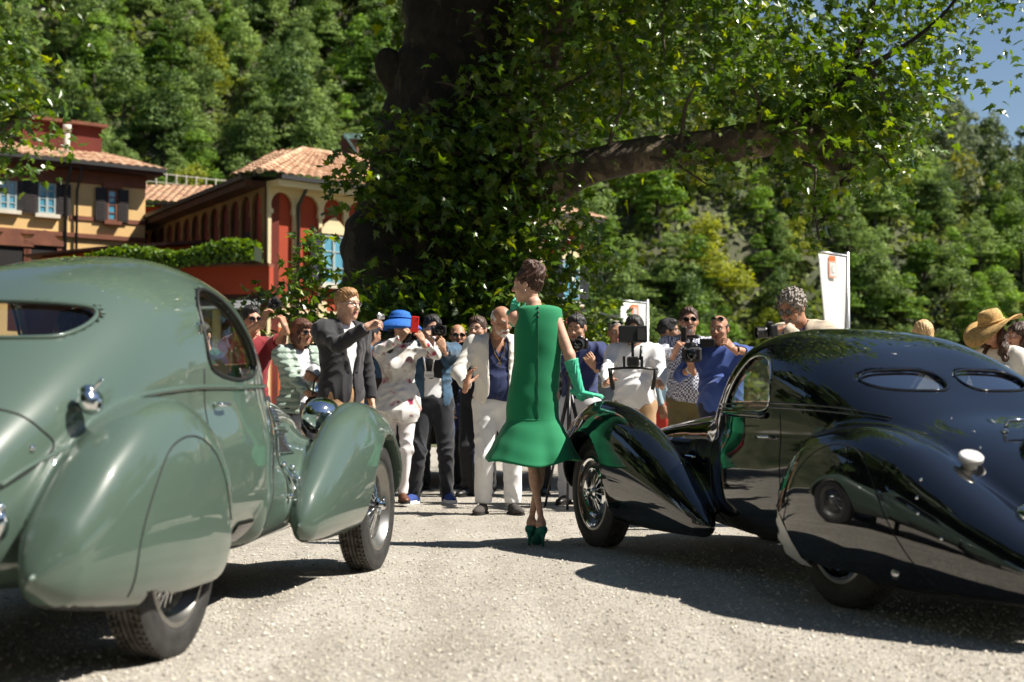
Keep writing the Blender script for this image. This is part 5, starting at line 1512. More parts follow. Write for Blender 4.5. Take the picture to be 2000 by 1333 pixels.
# ---- the black coupe ------------------------------------------------------------------------
BK = dict(
    wb=2.857, R=.345, hood_x=1.68, spat_in=.765, kcab=.035, krf=.05,
    hull=([-1.22, -1.0, -.65, -.3, .2, .7, 1.2, 1.65, 2.1, 2.5, 2.95, 3.3], [0] * 12,
          [.32, .45, .56, .62, .645, .65, .62, .52, .44, .39, .33, .26], [.42, .555, .73, .835, .875, .875, .865, .87, .845, .805, .74, .62],
          [.28, .23, .20, .18, .17, .17, .17, .18, .2, .24, .3, .36], 3.2, None, .22, .15),
    cab=([-.72, -.4, -.1, .18, .42, .66, .95, 1.14, 1.30, 1.46, 1.62, 1.78], [0] * 12,
         [.46, .55, .60, .625, .635, .635, .62, .595, .565, .525, .475, .42],
         [.62, .79, .935, 1.085, 1.19, 1.262, 1.298, 1.285, 1.225, 1.11, .98, .86],
         [.35] * 12, 3.3, None, .2, .05),
    ff=([1.36, 1.6, 1.9, 2.25, 2.55, 2.85, 3.15, 3.40], [.62, .62, .615, .61, .61, .605, .60, .59],
        [.05, .10, .14, .165, .175, .175, .16, .10], [.30, .46, .645, .81, .895, .925, .83, .57], [.18, .175, .17, .17, .18, .22, .30, .38], 2.3, None, .10, .18),
    rf=([-1.36, -1.08, -.8, -.5, -.2, .1, .33, .45], [.50, .56, .605, .635, .645, .645, .645, .64], [.10, .155, .185, .205, .205, .195, .165, .11],
        [.30, .44, .59, .74, .81, .79, .63, .42], [.15, .14, .135, .13, .13, .14, .16, .2], 2.6, None, .16, .12),
    win=smooth_poly([(.73, .885), (.72, 1.02), (.77, 1.10), (.87, 1.145), (1.01, 1.14), (1.13, 1.06), (1.26, .94), (1.29, .89), (1.18, .875), (.93, .87)], 6),
    rearwin=[smooth_poly([(.05 + s * .045, 1.00), (.05 + s * .055, 1.04), (.05 + s * .12, 1.063), (.05 + s * .25, 1.063), (.05 + s * .36, 1.055), (.05 + s * .425, 1.025), (.05 + s * .415, .99), (.05 + s * .34, .968), (.05 + s * .2, .964), (.05 + s * .09, .968)], 6) for s in (-1, 1)],
    rear_glass=M_GLASS2, rw_x=.55, windscreen=[(.02, .92), (.02, 1.19), (.28, 1.18), (.34, 1.13), (.40, .95), (.39, .92)], ws_x=1.16,
    door=[(.55, .24), (.59, 1.1), (.78, 1.19), (1.03, 1.17), (1.23, 1.02), (1.43, .90), (1.49, .60), (1.38, .24)],
    skirt=smooth_poly([(-.82, .10), (-.70, .28), (-.58, .43), (-.47, .59), (-.34, .70), (-.17, .728), (.0, .685), (.14, .57), (.25, .40), (.32, .10)], 5),
    trunk=[(-.30, .36), (-.33, .56), (-.22, .68), (0, .72), (.22, .68), (.33, .56), (.30, .36)],
)
ba = math.radians(109.454)
BC = build_car("vintage_coupe", "glossy black vintage coupe with two oval rear windows and a round fuel cap", 1, (2.1084, 6.6042), ba, BK, M_BLACK)
root = BC["root"]
for sg in (-1, 1):
    skl = smooth_line([(-.80, .17), (-.70, .28), (-.58, .43), (-.47, .59), (-.34, .70), (-.17, .728), (.0, .685), (.14, .57), (.26, .36)], 10)
    BC["line"](BC["on_side"](skl, sg), .0028, "spat_edge", M_GAP)
    BC["line"](BC["on_side"](BK["win"], sg, BC["cabs"]), .0055, "window_frame", M_CHROME if sg > 0 else M_RUBBER, True)
    BC["line"](BC["on_side"](resamp([(.57, .26), (.60, .86)], 40), sg, BC["cabs"]), .003, "panel_gap", M_GAP)
    BC["line"](BC["on_side"](resamp([(1.45, .84), (1.49, .6), (1.41, .26)], 40), sg, BC["cabs"]), .003, "panel_gap", M_GAP)
    for dz in (0, .022):
        q = BC["on_side"](smooth_line([(-.15, .83 + dz * .5), (.15, .865 + dz), (.7, .885 + dz), (1.4, .88 + dz)], 10), sg, BC["cabs"]); BC["line"](q, .005, "belt_strip", M_BLACK, lift=.002)
    # polished stone guard on the leading edge of the rear fender
    g = []
    us = np.linspace(.17, .46, 14)
    prof = [(.17, .23, .13), (.21, .31, .17), (.28, .36, .19), (.36, .395, .15), (.43, .415, .08), (.47, .42, .04)]
    V = []; nr = len(prof)
    for z, xc, wd in prof:
        ps = np.stack([np.linspace(xc - wd * .9, xc + .005, 10), np.full(10, z)], 1)
        q, hit = march(BC["skin"], np.stack([ps[:, 0], np.full(10, 1.1 * sg), ps[:, 1]], 1), np.repeat([[0., -sg, 0.]], 10, 0))
        V.append(q + fgrad(BC["skin"], q) * .005)
    V = np.vstack(V); Fq = np.array([(i * 10 + j, i * 10 + j + 1, (i + 1) * 10 + j + 1, (i + 1) * 10 + j) for i in range(nr - 1) for j in range(9)])
    mesh_np("stone_guard", V, Fq, M_GUARD, root, True)
    wheel(root, 2.857, .62 * sg, sg, .345, .15, M_CHROME, M_TYRE, style="disc")
    wheel(root, 0.0, .63 * sg, sg, .345, .15, M_CHROME, M_TYRE, style="disc")
    b = MB(); b.ball((2.92, .36 * sg, .64), (.13, .105, .105), n=20); b.build("headlight", M_CHROME, root, True)
    q = BC["on_side"](resamp([(.73, .845), (1.30, .86)], 24), sg, BC["cabs"])
    b = MB(); b.tube(q + np.array([[0, .012 * sg, 0]]), np.r_[.006, np.full(22, .020), .006], 8); b.build("window_ledge", M_BLACK, root, True)
    b = MB(); q = BC["on_side"]([(.68, .74)], sg, BC["cabs"])[0]
    b.tube([q, q + [0, sg * .03, 0], q + [.06, sg * .036, 0], q + [.11, sg * .03, 0]], .008); b.build("door_handle", M_CHROME, root, True)
    lv = MB()
    for k in range(16):
        qq = BC["on_side"](resamp([(1.95 + k * .022, .50), (1.95 + k * .022, .70)], 8), sg, BC["cabs"]); lv.tube(qq + np.array([[0, .002 * sg, 0]]), .004, 5)
    lv.build("bonnet_louvres", M_BLACK, root, True)
    BC["line"](BC["on_side"](resamp([(1.62, .81), (2.6, .745)], 30), sg, BC["cabs"]), .006, "bonnet_hinge", M_CHROME, lift=.003)
    b = MB(); q = BC["on_side"]([(1.88, .60)], sg, BC["cabs"])[0]; b.box(q + [0, sg * .01, 0], (.10, .02, .016), bev=.004); b.box(q + [.03, sg * .015, -.2], (.016, .018, .16), bev=.004); b.build("bonnet_catch", M_CHROME, root)
    q = BC["on_rear"]([(.50 * sg, .47)])[0]; b = MB(); b.ball(q, (.04, .038, .048), n=16); b.build("tail_light", M_CHROME, root, True)
    b = MB()
    for (x, z) in ((-.70, .60), (-.72, .53), (-.74, .47), (-.86, .38), (-.6, .72)):
        q = BC["on_side"]([(x, z)], sg)[0]; b.ball(q, .008, n=8)
    b.build("spat_screws", M_CHROME, root, True)
    q = BC["on_side"]([(-.58, .215)], sg)[0]; b = MB(); b.ball(q, (.026, .014, .026), n=14); b.build("spat_lock", M_STEEL, root, True)
for poly in BK["rearwin"]:
    q = loop_smooth(BC["on_rear"](poly, BC["cabs"])); BC["line"](q, .007, "window_seal", M_BLACK, True)
# quarter glass, wing strut and wooden cappings seen in the door window
b = MB(); b.tube([(1.30, .50, .875), (1.04, .535, .91), (.75, .55, .90)], .008); b.build("glass_rail", M_CHROME, root, True)
b = MB(); b.tube([(1.30, -.49, .88), (1.05, -.52, .865), (.8, -.53, .86)], .022); b.build("door_capping", M_WOOD, root, True)
b = MB(); b.tube([(1.34, .46, .87), (1.05, .495, .862), (.8, .50, .862)], .018); b.build("door_capping", M_WOOD, root, True)
# fuel cap, lid handle, spare wheel bulge
q = BC["px"]([(1893, 912)])[0]; nn = Vector(fgrad(BC["skin"], q[None])[0])
Rn = nn.to_track_quat('Z', 'Y').to_matrix()
b = MB(); b.lathe([(.030, -.02), (.030, .028), (.047, .030), (.050, .036), (.050, .050), (.044, .056), (0, .058)], q, Rn, 32); b.build("fuel_cap", M_GUARD, root, smooth='auto')
q = BC["px"]([(1985, 843)])[0]; nn = Vector(fgrad(BC["skin"], q[None])[0])
b = MB(); b.tube([Vector(q) + Vector((0, -.06, 0)), Vector(q) + Vector((0, -.055, .0)) + nn * .05, Vector(q) + Vector((0, .055, 0)) + nn * .05, Vector(q) + Vector((0, .06, 0))], .008)
b.ball(Vector(q) + Vector((0, -.06, 0)), .016); b.ball(Vector(q) + Vector((0, .06, 0)), .016)
b.build("lid_handle", M_CHROME, root, True)
q = np.array([-.80, 0.0, .53]); nn = Vector((-.78, 0, .62)); Rn = nn.to_track_quat('Z', 'Y').to_matrix()
b = MB(); b.lathe([(.335, -.14), (.342, -.02), (.335, .05), (.30, .105), (.25, .125), (.20, .115), (.14, .085), (.09, .09), (.05, .10), (0, .102)], q, Rn, 48); b.build("spare_wheel_cover", M_BLACK, root, True)
b = MB(); b.tube([(-1.2, -.5, .33), (-1.30, -.3, .34), (-1.33, 0, .34), (-1.30, .3, .34), (-1.2, .5, .33)], .026, 10); b.build("rear_bumper", M_CHROME, root, True)
interior(root, .45, M_GREENLEATHER, .46, .48, 1.45)
# ------------------------------------------------------------------ people
def skin_mat(n, c):
    return mat(n, c, .55, sub=.05, var=.14, vscale=30, bump=.06, bscale=160, bdist=.004)
SK_PALE = skin_mat("skin_pale", (.56, .32, .225)); SK_TAN = skin_mat("skin_tan", (.42, .21, .13)); SK_OLIVE = skin_mat("skin_olive", (.47, .26, .165)); SK_DARK = skin_mat("skin_brown", (.27, .135, .08))
def hair_mat(n, c, k=1.9): return mat(n, c, .58, var=.0, col2=tuple(min(1, x * k) for x in c), vscale=30, detail=6, bump=.7, bscale=60, bdist=.006, stretch=(1.6, 1.6, .35))
HR_BLACK = hair_mat("hair_black", (.008, .007, .007)); HR_BROWN = hair_mat("hair_brown", (.035, .016, .009)); HR_RED = hair_mat("hair_auburn", (.06, .022, .011)); HR_FAIR = hair_mat("hair_fair", (.22, .12, .05))
HR_GREY = hair_mat("hair_grey", (.12, .105, .09), 2.6); HR_WHITE = hair_mat("hair_white", (.55, .53, .5), 1.3); HR_BLONDE = hair_mat("hair_blonde", (.40, .27, .13), 1.6)
def cloth(n, c, rough=.85, bump=.12, bs=350, **k): return mat(n, c, rough, bump=bump, bscale=bs, bdist=.002, sheen=.15, **k)
M_LENSD = mat("dark_lens", (.006, .006, .008), .06, coat=.5)
M_EYEW = mat("eye_white", (.7, .68, .64), .2); M_IRIS = mat("iris", (.02, .012, .008), .1); M_LIP = mat("lips", (.36, .12, .10), .45)
M_BLACKPL = mat("black_plastic", (.012, .012, .013), .38); M_SILVER = mat("silver_plastic", (.55, .55, .56), .3, .6); M_LENSG = mat("lens_glass", (.004, .004, .008), .03, coat=1)
M_RUB = mat("black_rubber", (.012, .012, .012), .7); M_GOLD = mat("gold", (.7, .42, .10), .25, 1.)

class Sdf:
    def __init__(self, k=.05): self.p, self.k, self.cuts, self.disp, self.pad = [], k, [], None, .05
    def cone(self, a, b, ra, rb, k=None): self.p.append(('c', np.array(a, float), np.array(b, float), ra, rb, k)); return self
    def ell(self, c, r, R=None, k=None): self.p.append(('e', np.array(c, float), np.array(r, float), None if R is None else np.array(R), None, k)); return self
    def __call__(self, X):
        d = None
        for q in self.p:
            v = rcone(X, q[1], q[2], q[3], q[4]) if q[0] == 'c' else ellip(X, q[1], q[2], q[3])
            d = v if d is None else smin(d, v, q[5] or self.k)
        if self.disp is not None: d = d - self.disp(X)
        for c in self.cuts: d = c(X, d)
        return d
    def bounds(self):
        lo, hi = np.full(3, 1e9), np.full(3, -1e9)
        for q in self.p:
            if q[0] == 'c':
                r = max(q[3], q[4]); lo = np.minimum(lo, np.minimum(q[1], q[2]) - r); hi = np.maximum(hi, np.maximum(q[1], q[2]) + r)
            else:
                r = q[2].max() if q[3] is not None else q[2]; lo = np.minimum(lo, q[1] - r); hi = np.maximum(hi, q[1] + r)
        return lo - self.pad, hi + self.pad
    def mesh(self, h):
        lo, hi = self.bounds(); return nets(self, lo, hi, h)

def wrinkle(amp, sc=1.0, ph=0.0):
    def f(X):
        x, y, z = X[:, 0] * sc, X[:, 1] * sc, X[:, 2] * sc
        w = np.sin(13 * x + 8 * z + ph) * 1.6 + np.sin(21 * y - 11 * z + 2.3 * ph)
        a = 1 - np.abs(np.sin(13 * z + 9 * x + 6 * y + w + ph)) * 1.6; b = 1 - np.abs(np.sin(24 * z - 15 * x + 11 * y + 1.4 * w + 2 * ph)) * 1.6
        return amp * (1.1 * a * (.55 + .45 * np.sin(7 * x + 5 * z + ph)) + .7 * b + .4 * np.sin(14 * z + 22 * x - 20 * y + ph))
    return f

# ---- heads, hands (made once, reused)
def head_sdf(sex, jaw=1.0):
    s = Sdf(.035)
    s.ell((0, -.012, .032), (.077, .097, .090)); s.ell((0, .028, -.03), (.062, .066, .085)); s.ell((0, .042, -.074), (.050 * jaw, .046, .040))
    s.ell((0, .078, -.101), (.020 * jaw, .016, .016), k=.03)
    s.cone((0, .090, .014), (0, .113, -.026), .008, .0125, k=.012); s.ell((.011, .101, -.030), (.008, .009, .007), k=.008); s.ell((-.011, .101, -.030), (.008, .009, .007), k=.008)
    s.cone((-.040, .076, .028), (.040, .076, .028), .011, .011, k=.018)
    for sg in (-1, 1):
        s.ell((sg * .040, .062, -.026), (.024, .024, .020), k=.025)
        s.ell((sg * .079, -.008, -.006), (.009, .020, .031), Matrix.Rotation(sg * .35, 3, 'Z'), k=.008)
    s.ell((0, .089, -.060), (.021, .010, .006), k=.008); s.ell((0, .088, -.070), (.018, .010, .007), k=.008)
    s.cone((0, -.022, -.06), (0, -.038, -.20), .054 if sex == 'm' else .045, .060 if sex == 'm' else .050, k=.04)
    def sock(X, d):
        for sg in (-1, 1): d = smax(d, -ellip(X, (sg * .031, .100, .006), (.019, .017, .012)), .014)
        d = smax(d, -ellip(X, (0, .104, -.065), (.022, .012, .0018)), .004)
        return smax(d, -.185 - X[:, 2], .01)
    s.cuts.append(sock); return s
_cache = {}
def head_mesh(sex, jaw):
    k = ("head", sex, jaw)
    if k not in _cache: _cache[k] = head_sdf(sex, jaw).mesh(.0072)
    return _cache[k]
POSES = dict(relaxed=((22, 25, 15), .05, (.5, .0)), grip=((68, 75, 45), .0, (.2, .8)), hold=((48, 42, 25), .06, (.3, .6)), flat=((4, 6, 4), .07, (.9, .0)), open=((14, 22, 14), .22, (1.1, .1)), pinch=((40, 38, 20), .10, (.25, .5)))
def hand_mesh(pose):
    k = ("hand", pose)
    if k in _cache: return _cache[k]
    (a1, a2, a3), fan, (tho, thc) = POSES[pose]
    s = Sdf(.012); s.pad = .015
    xs = (-.030, -.010, .010, .029)
    s.cone((0, -.05, 0), (0, .01, 0), .024, .026)
    for x in xs: s.cone((x * .55, .012, 0), (x, .084, .003 - abs(x) * .12), .0165, .0125)
    fing = Sdf(.006)
    for i, (x, L) in enumerate(zip(xs, (.073, .082, .076, .060))):
        a = (x / .03) * fan * 1.0; p = np.array([x, .084, .003 - abs(x) * .12]); c = 0
        jit = (i * 37 % 11 - 5) * 1.2
        for sfr, ang, r0, r1 in ((.46, a1 + jit, .0098, .0088), (.30, a2 + jit * .6, .0088, .0080), (.24, a3, .0080, .0068)):
            c += math.radians(ang); d = np.array([math.sin(a) * math.cos(c), math.cos(a) * math.cos(c), -math.sin(c)])
            q = p + d * L * sfr; s.cone(p, q, r0, r1, k=.0035 if sfr < .4 else .005); p = q
    # thumb leaves the side of the palm near its base
    b0 = np.array([-.022, .022, -.006]); d1 = np.array([-math.sin(.35 + tho * .8), math.cos(.35 + tho * .8), -.25 - thc * .45]); d1 /= np.linalg.norm(d1)
    b1 = b0 + d1 * .046; d2 = d1 + np.array([.25 * (1 - tho) + .15, .35, -.25 * thc]); d2 /= np.linalg.norm(d2); b2 = b1 + d2 * .034; d3 = d2 + np.array([.12, .2, -.3 * thc]); d3 /= np.linalg.norm(d3); b3 = b2 + d3 * .026
    s.cone(b0, b1, .0175, .0125, k=.014); s.cone(b1, b2, .0118, .0105, k=.006); s.cone(b2, b3, .0105, .0085, k=.006)
    _cache[k] = s.mesh(.0056); return _cache[k]

def frame_mat(fwd, up):
    """3x3 with columns (x, y=fwd, z=up made square)"""
    f = Vector(fwd).normalized(); u = Vector(up); u = (u - f * u.dot(f))
    u = u.normalized() if u.length > 1e-4 else f.orthogonal().normalized()
    return Matrix((f.cross(u), f, u)).transposed()

def ik(S, W, l1, l2, pole):
    S, W = Vector(S), Vector(W); d = W - S; L = min(d.length, (l1 + l2) * .995); dn = d.normalized(); W = S + dn * L
    a = (l1 * l1 - l2 * l2 + L * L) / (2 * L); hgt = math.sqrt(max(l1 * l1 - a * a, 0))
    p = Vector(pole); p = p - dn * p.dot(dn); p = p.normalized() if p.length > 1e-5 else dn.orthogonal().normalized()
    return S + dn * a + p * hgt, W

def hair_part(kind, m, Rh, hc, k, root, seed=0):
    s = Sdf(.02); s.pad = .03; r = np.random.default_rng(seed); ph = r.random(4) * 6
    face = lambda X, gr=0: ellip(X, (0, .086, -.030), (.071 + gr, .070 + gr, .101 + gr))
    hh = .0074
    strand = lambda X: .0028 * np.sin(X[:, 0] * 260 + 3 * np.sin(X[:, 2] * 40) + ph[0]) * np.sin(X[:, 1] * 120 + X[:, 2] * 90 + ph[1]) + .004 * np.sin(X[:, 0] * 60 + ph[2] + X[:, 1] * 45) * np.sin(X[:, 2] * 55 + ph[3])
    s.disp = strand
    if kind == "short":
        s.ell((0, -.015, .038), (.086, .106, .098)); s.ell((.01, .035, .095), (.055, .05, .03))
        s.cuts += [lambda X, d: smax(d, -face(X), .012), lambda X, d: smax(d, -.055 - X[:, 2] + np.clip(X[:, 1] + .0, 0, 1) * .9, .012)]
    elif kind == "crop":
        s.ell((0, -.015, .034), (.081, .101, .093))
        s.cuts += [lambda X, d: smax(d, -face(X, .006), .01), lambda X, d: smax(d, -.04 - X[:, 2] + np.clip(X[:, 1], 0, 1) * 1.0, .01)]; s.disp = lambda X: strand(X) * .4
    elif kind == "fringe":
        s.ell((0, -.018, .022), (.083, .101, .086))
        s.cuts += [lambda X, d: smax(d, -face(X, .01), .01), lambda X, d: smax(d, X[:, 2] - .045 + np.clip(X[:, 1], -1, 1) * .35, .01), lambda X, d: smax(d, -.05 - X[:, 2] + np.clip(X[:, 1], 0, 1), .01)]; s.disp = lambda X: strand(X) * .35
    elif kind == "bob":
        s.ell((0, -.018, .035), (.094, .112, .102)); s.ell((0, -.035, -.05), (.092, .085, .085)); s.ell((.07, .01, -.06), (.03, .05, .07)); s.ell((-.07, .01, -.06), (.03, .05, .07)); s.ell((0, .07, .075), (.065, .03, .028))
        s.cuts += [lambda X, d: smax(d, -ellip(X, (0, .10, -.045), (.060, .075, .085)), .012), lambda X, d: smax(d, -.115 - X[:, 2], .01)]
    elif kind == "curly":
        s.ell((0, -.015, .045), (.098, .112, .105)); s.disp = lambda X: .012 * np.sin(X[:, 0] * 95 + ph[0] + 2 * np.sin(X[:, 2] * 50)) * np.sin(X[:, 1] * 90 + ph[1]) * np.sin(X[:, 2] * 100 + ph[2]) + .006 * np.sin(X[:, 0] * 190 + X[:, 2] * 130) * np.sin(X[:, 1] * 170)
        s.cuts += [lambda X, d: smax(d, -face(X, .004), .012), lambda X, d: smax(d, -.055 - X[:, 2] + np.clip(X[:, 1], 0, 1) * .9, .012)]
    elif kind == "long":
        s.ell((0, -.018, .035), (.092, .110, .100)); s.cone((.075, -.015, 0), (.085, .02, -.25), .04, .045); s.cone((-.075, -.015, 0), (-.085, .02, -.25), .04, .045); s.ell((0, -.06, -.1), (.10, .055, .16))
        s.disp = lambda X: strand(X) * 1.2 + .007 * np.sin(X[:, 2] * 55 + X[:, 0] * 40 + ph[0])
        s.cuts += [lambda X, d: smax(d, -ellip(X, (0, .10, -.04), (.062, .075, .09)), .012)]
    elif kind == "updo":
        s.ell((0, -.018, .034), (.084, .103, .095)); s.ell((0, -.085, .085), (.070, .062, .075)); s.ell((.008, -.035, .135), (.068, .064, .050)); s.ell((.0, -.06, .02), (.072, .06, .07)); s.ell((-.03, -.09, .06), (.035, .03, .04)); s.ell((.035, -.09, .055), (.03, .03, .04)); s.ell((0, -.05, -.03), (.055, .05, .05))
        s.disp = lambda X: strand(X) + .006 * np.sin(X[:, 0] * 85 + 2 * np.sin(X[:, 2] * 45)) * np.sin(X[:, 2] * 80 + X[:, 1] * 60)
        s.cuts += [lambda X, d: smax(d, -face(X, .003), .012), lambda X, d: smax(d, -.06 - X[:, 2] + np.clip(X[:, 1], 0, 1) * .9, .012)]
    V, F, N = s.mesh(hh)
    R = np.array(Rh); o = mesh_np("hair", (V * k) @ R.T + np.array(hc), F, m, root, True, normals=N @ R.T)
    return o

def beard_part(m, Rh, hc, k, root, goatee=False):
    s = Sdf(.02); s.pad = .02
    s.ell((0, .042, -.074), (.0545, .0515, .046)); s.ell((0, .078, -.099), (.025, .022, .022)); s.ell((0, .028, -.03), (.0665, .066, .084)); s.cone((-.022, .094, -.052), (.022, .094, -.052), .007, .007)
    s.disp = lambda X: .0015 * np.sin(X[:, 0] * 400) * np.sin(X[:, 2] * 420 + X[:, 1] * 300)
    s.cuts += [lambda X, d: smax(d, X[:, 2] + .040 + np.clip(np.abs(X[:, 0]) - .02, -.03, .06) * (-.75), .008), lambda X, d: smax(d, -ellip(X, (0, .10, -.066), (.021, .02, .007)), .004), lambda X, d: smax(d, .012 - X[:, 1], .01)]
    if goatee: s.cuts.append(lambda X, d: smax(d, np.abs(X[:, 0]) - .03, .008))
    V, F, N = s.mesh(.005); R = np.array(Rh)
    if len(F): mesh_np("beard", (V * k) @ R.T + np.array(hc), F, m, root, True, normals=N @ R.T)

def shades(Rh, hc, k, root, kind="sun", up=0.0):
    mb = MB(); lens = MB(); Z = .008 + up
    T = lambda p: Vector(hc) + (Rh @ Vector(p)) * k
    yy = .101 - (up * .5)
    for sg in (-1, 1):
        c = (sg * .033, yy, Z)
        pts = [T((c[0] + math.cos(t) * .026, c[1] - .10 * abs(sg * .033 + math.cos(t) * .026) * .6, c[2] + math.sin(t) * (.019 if kind == "sun" else .016))) for t in np.linspace(0, 2 * PI, 20, endpoint=False)]
        mb.tube(pts, .0026 if kind == "sun" else .0017, 6, closed=True)
        if kind == "sun": lens.add([T((c[0], c[1] - .001, c[2]))] + pts, [(0, 1 + i, 1 + (i + 1) % 20) for i in range(20)])
        mb.tube([T((sg * .058, yy - .004, Z + .004)), T((sg * .076, .05 - up * .6, Z + .006)), T((sg * .082, -.01 - up * .5, Z + .002))], .0024, 6)
    mb.tube([T((-.008, yy + .002, Z + .004)), T((.008, yy + .002, Z + .004))], .002, 6)
    g = mb.build("sunglasses" if kind == "sun" else "spectacles", M_BLACKPL if kind == "sun" else M_STEEL, root, True)
    if kind == "sun": lens.build("lenses", M_LENSD, g, True)

PEOPLE = {}
def person(key, label, u, Y, H, yaw=0, sex='m', lean=0., side=0., head=(0, 0, 0), R=None, L=None, top=None, coat=None, legs=None, shoes=None, hair=("short", HR_BROWN), skin=SK_OLIVE,
           feet=None, belly=0., wide=1., beard=None, eyes="open", hat=None, jaw=1.0, group="spectators round the cars", x=None, extra=None, seated=False, foot_rot=(.25, -.25), zo=0., nobody=False):
    k = H / 1.75; X0 = (u - 1000) / FPX * Y if x is None else x
    a = PI + math.radians(yaw); Mw = Matrix.Translation((X0, Y, zo)) @ Matrix.Rotation(a, 4, 'Z'); Mi = Mw.inverted()
    fem = sex == 'f'
    T = Matrix.Translation((0, 0, .95 * k)) @ Matrix.Rotation(-math.radians(lean), 4, 'X') @ Matrix.Rotation(math.radians(side), 4, 'Y') @ Matrix.Translation((0, 0, -.95 * k))
    TR = np.array(T.to_3x3())
    t = lambda x, y, z: np.array(T @ Vector((x * k, y * k, z * k)))
    sw = (.162 if fem else .188) * wide
    def torso(s, g=0.0, bust=True):
        """torso solids grown by g"""
        s.ell(t(0, -.005, 1.29), np.array([(.145 if fem else .168) * wide, .108, .19]) * k + g, TR)
        s.cone(t(-sw * .9, -.01, 1.415), t(sw * .9, -.01, 1.415), .062 * k + g, .062 * k + g, k=.08)
        s.ell(t(0, .0, 1.09), np.array([(.118 if fem else .147) * wide, .098 + belly * .3, .17]) * k + g, TR, k=.07)
        if belly: s.ell(t(0, .05, 1.06), np.array([.145, .085 + belly, .14]) * k + g, TR, k=.06)
        if fem and bust:
            for sg in (-1, 1): s.ell(t(sg * .065, .085, 1.27), np.array([.06, .052, .062]) * k + g, TR, k=.05)
        s.ell((0, -.008 * k, .94 * k), np.array([(.172 if fem else .165) * wide, .118, .14]) * k + g, None, k=.07)
    S = {1: t(sw, -.01, 1.415), -1: t(-sw, -.01, 1.415)}           # person's right is +x
    arms = {}
    for sg, sp in ((1, R), (-1, L)):
        sp = sp or {}
        if sp.get("at") is not None: W = Mi @ Vector(sp["at"])
        elif sp.get("loc") is not None: W = Vector(sp["loc"]) * k
        else: W = Vector(t(sg * (sw + .075), .03, .90))
        pole = sp.get("pole", (sg * .6, -.5, -.5))
        E, W = ik(S[sg], W, .285 * k, .255 * k, pole)
        fd = Mi.to_3x3() @ Vector(sp["f"]) if sp.get("f") is not None else (W - E)
        dd = Mi.to_3x3() @ Vector(sp["d"]) if sp.get("d") is not None else Vector((sg, .25, .15))
        arms[sg] = (np.array(S[sg]), np.array(E), np.array(W), frame_mat(fd, dd), sp.get("pose", "relaxed"))
    if feet is None: feet = ((.105, .02), (-.105, -.02))
    lg = {}
    for sg, ft in ((1, feet[0]), (-1, feet[1])):
        A = Vector((ft[0] * k, ft[1] * k, (ft[2] if len(ft) > 2 else .075) * k)); hip = Vector((sg * .088 * k, 0, .90 * k))
        Kn, A = ik(hip, A, .425 * k, .415 * k, (sg * .15, 1, 0)); lg[sg] = (np.array(hip), np.array(Kn), np.array(A))
    # body: one skin from neck to ankle, with head and hands joined on
    def limbs(s, ga=0., gl=0., do_arm=True, do_leg=True, arm_to=1.0):
        if do_arm:
            for sg, (a_, e_, w_, _, _) in arms.items():
                s.cone(a_, e_, (.043 if fem else .050) * k + ga, (.036 if fem else .042) * k + ga, k=.05)
                s.cone(e_, w_, (.036 if fem else .042) * k + ga, (.024 if fem else .027) * k + ga, k=.02)
        if do_leg:
            for sg, (h_, n_, a_) in lg.items():
                s.cone(h_, n_, .082 * k + gl, .054 * k + gl, k=.05); s.cone(n_, a_, .052 * k + gl, .037 * k + gl, k=.03)
                c = n_ * .68 + a_ * .32 + np.array([0, -.018 * k, 0]); s.ell(c, np.array([.048, .05, .10]) * k + gl, k=.03)
    slim = (extra or {}).get('slim', 0.); bs = Sdf(.05); torso(bs, -.006 - slim); limbs(bs, 0., (-.014 if legs else -slim * .5))
    if shoes is None or shoes.get("bare"):
        for sg, (h_, n_, a_) in lg.items(): bs.cone(a_ + [0, -.02 * k, -.03 * k], a_ + [0, .13 * k, -.05 * k], .034 * k, .022 * k, k=.03)
    bs.cone(t(0, -.02, 1.36), t(0, .0, 1.50), .058 * k, .050 * k, k=.05)
    Vb, Fb, Nb = bs.mesh(.023 * k if not extra or not extra.get("fine") else .0085)
    nb = Vector(t(0, .005, 1.475)); hy, hp, hr = head
    Rh = Matrix.Rotation(math.radians(hy - yaw), 3, 'Z') @ Matrix.Rotation(-math.radians(hp), 3, 'X') @ Matrix.Rotation(math.radians(hr), 3, 'Y')
    hk = k * (.97 if fem else 1.0) * (extra or {}).get('head', 1.0)
    hc = nb + Vector((0, .012 * k, 0)) + Rh @ Vector((0, .028 * k, .155 * k))
    hV, hF, hN = head_mesh(sex, jaw); Rn = np.array(Rh)
    Vs, Fs, Ns = [Vb, (hV * hk) @ Rn.T + np.array(hc)], [Fb, hF + len(Vb)], [Nb, hN @ Rn.T]; off = len(Vb) + len(hV)
    mi = [np.zeros(len(Fb), int)]
    fc = hV[hF].mean(1); lip = (np.abs(fc[:, 0]) < .021) & (np.abs(fc[:, 2] + .065) < .0105) & (fc[:, 1] > .083); mi.append(lip.astype(int))
    glove = (extra or {}).get("gloves")
    gl_parts = []
    for sg, (a_, e_, w_, Fm, pose) in arms.items():
        hV_, hF_, hN_ = hand_mesh(pose); V_ = hV_.copy(); N_ = hN_.copy(); F_ = hF_
        if sg < 0: V_[:, 0] *= -1; N_[:, 0] *= -1; F_ = hF_[:, ::-1]
        Fn = np.array(Fm); V_ = (V_ * k * (.9 if fem else 1.) * (1.04 if glove else 1)) @ Fn.T + w_; N_ = N_ @ Fn.T
        if glove: gl_parts.append((sg, V_, F_, N_))
        else:
            Vs.append(V_); Fs.append(F_ + off); Ns.append(N_); off += len(V_); mi.append(np.zeros(len(F_), int))
    body = mesh_np("person", np.concatenate(Vs), np.concatenate(Fs), [skin, M_LIP], None, True, np.concatenate(mi), np.concatenate(Ns))
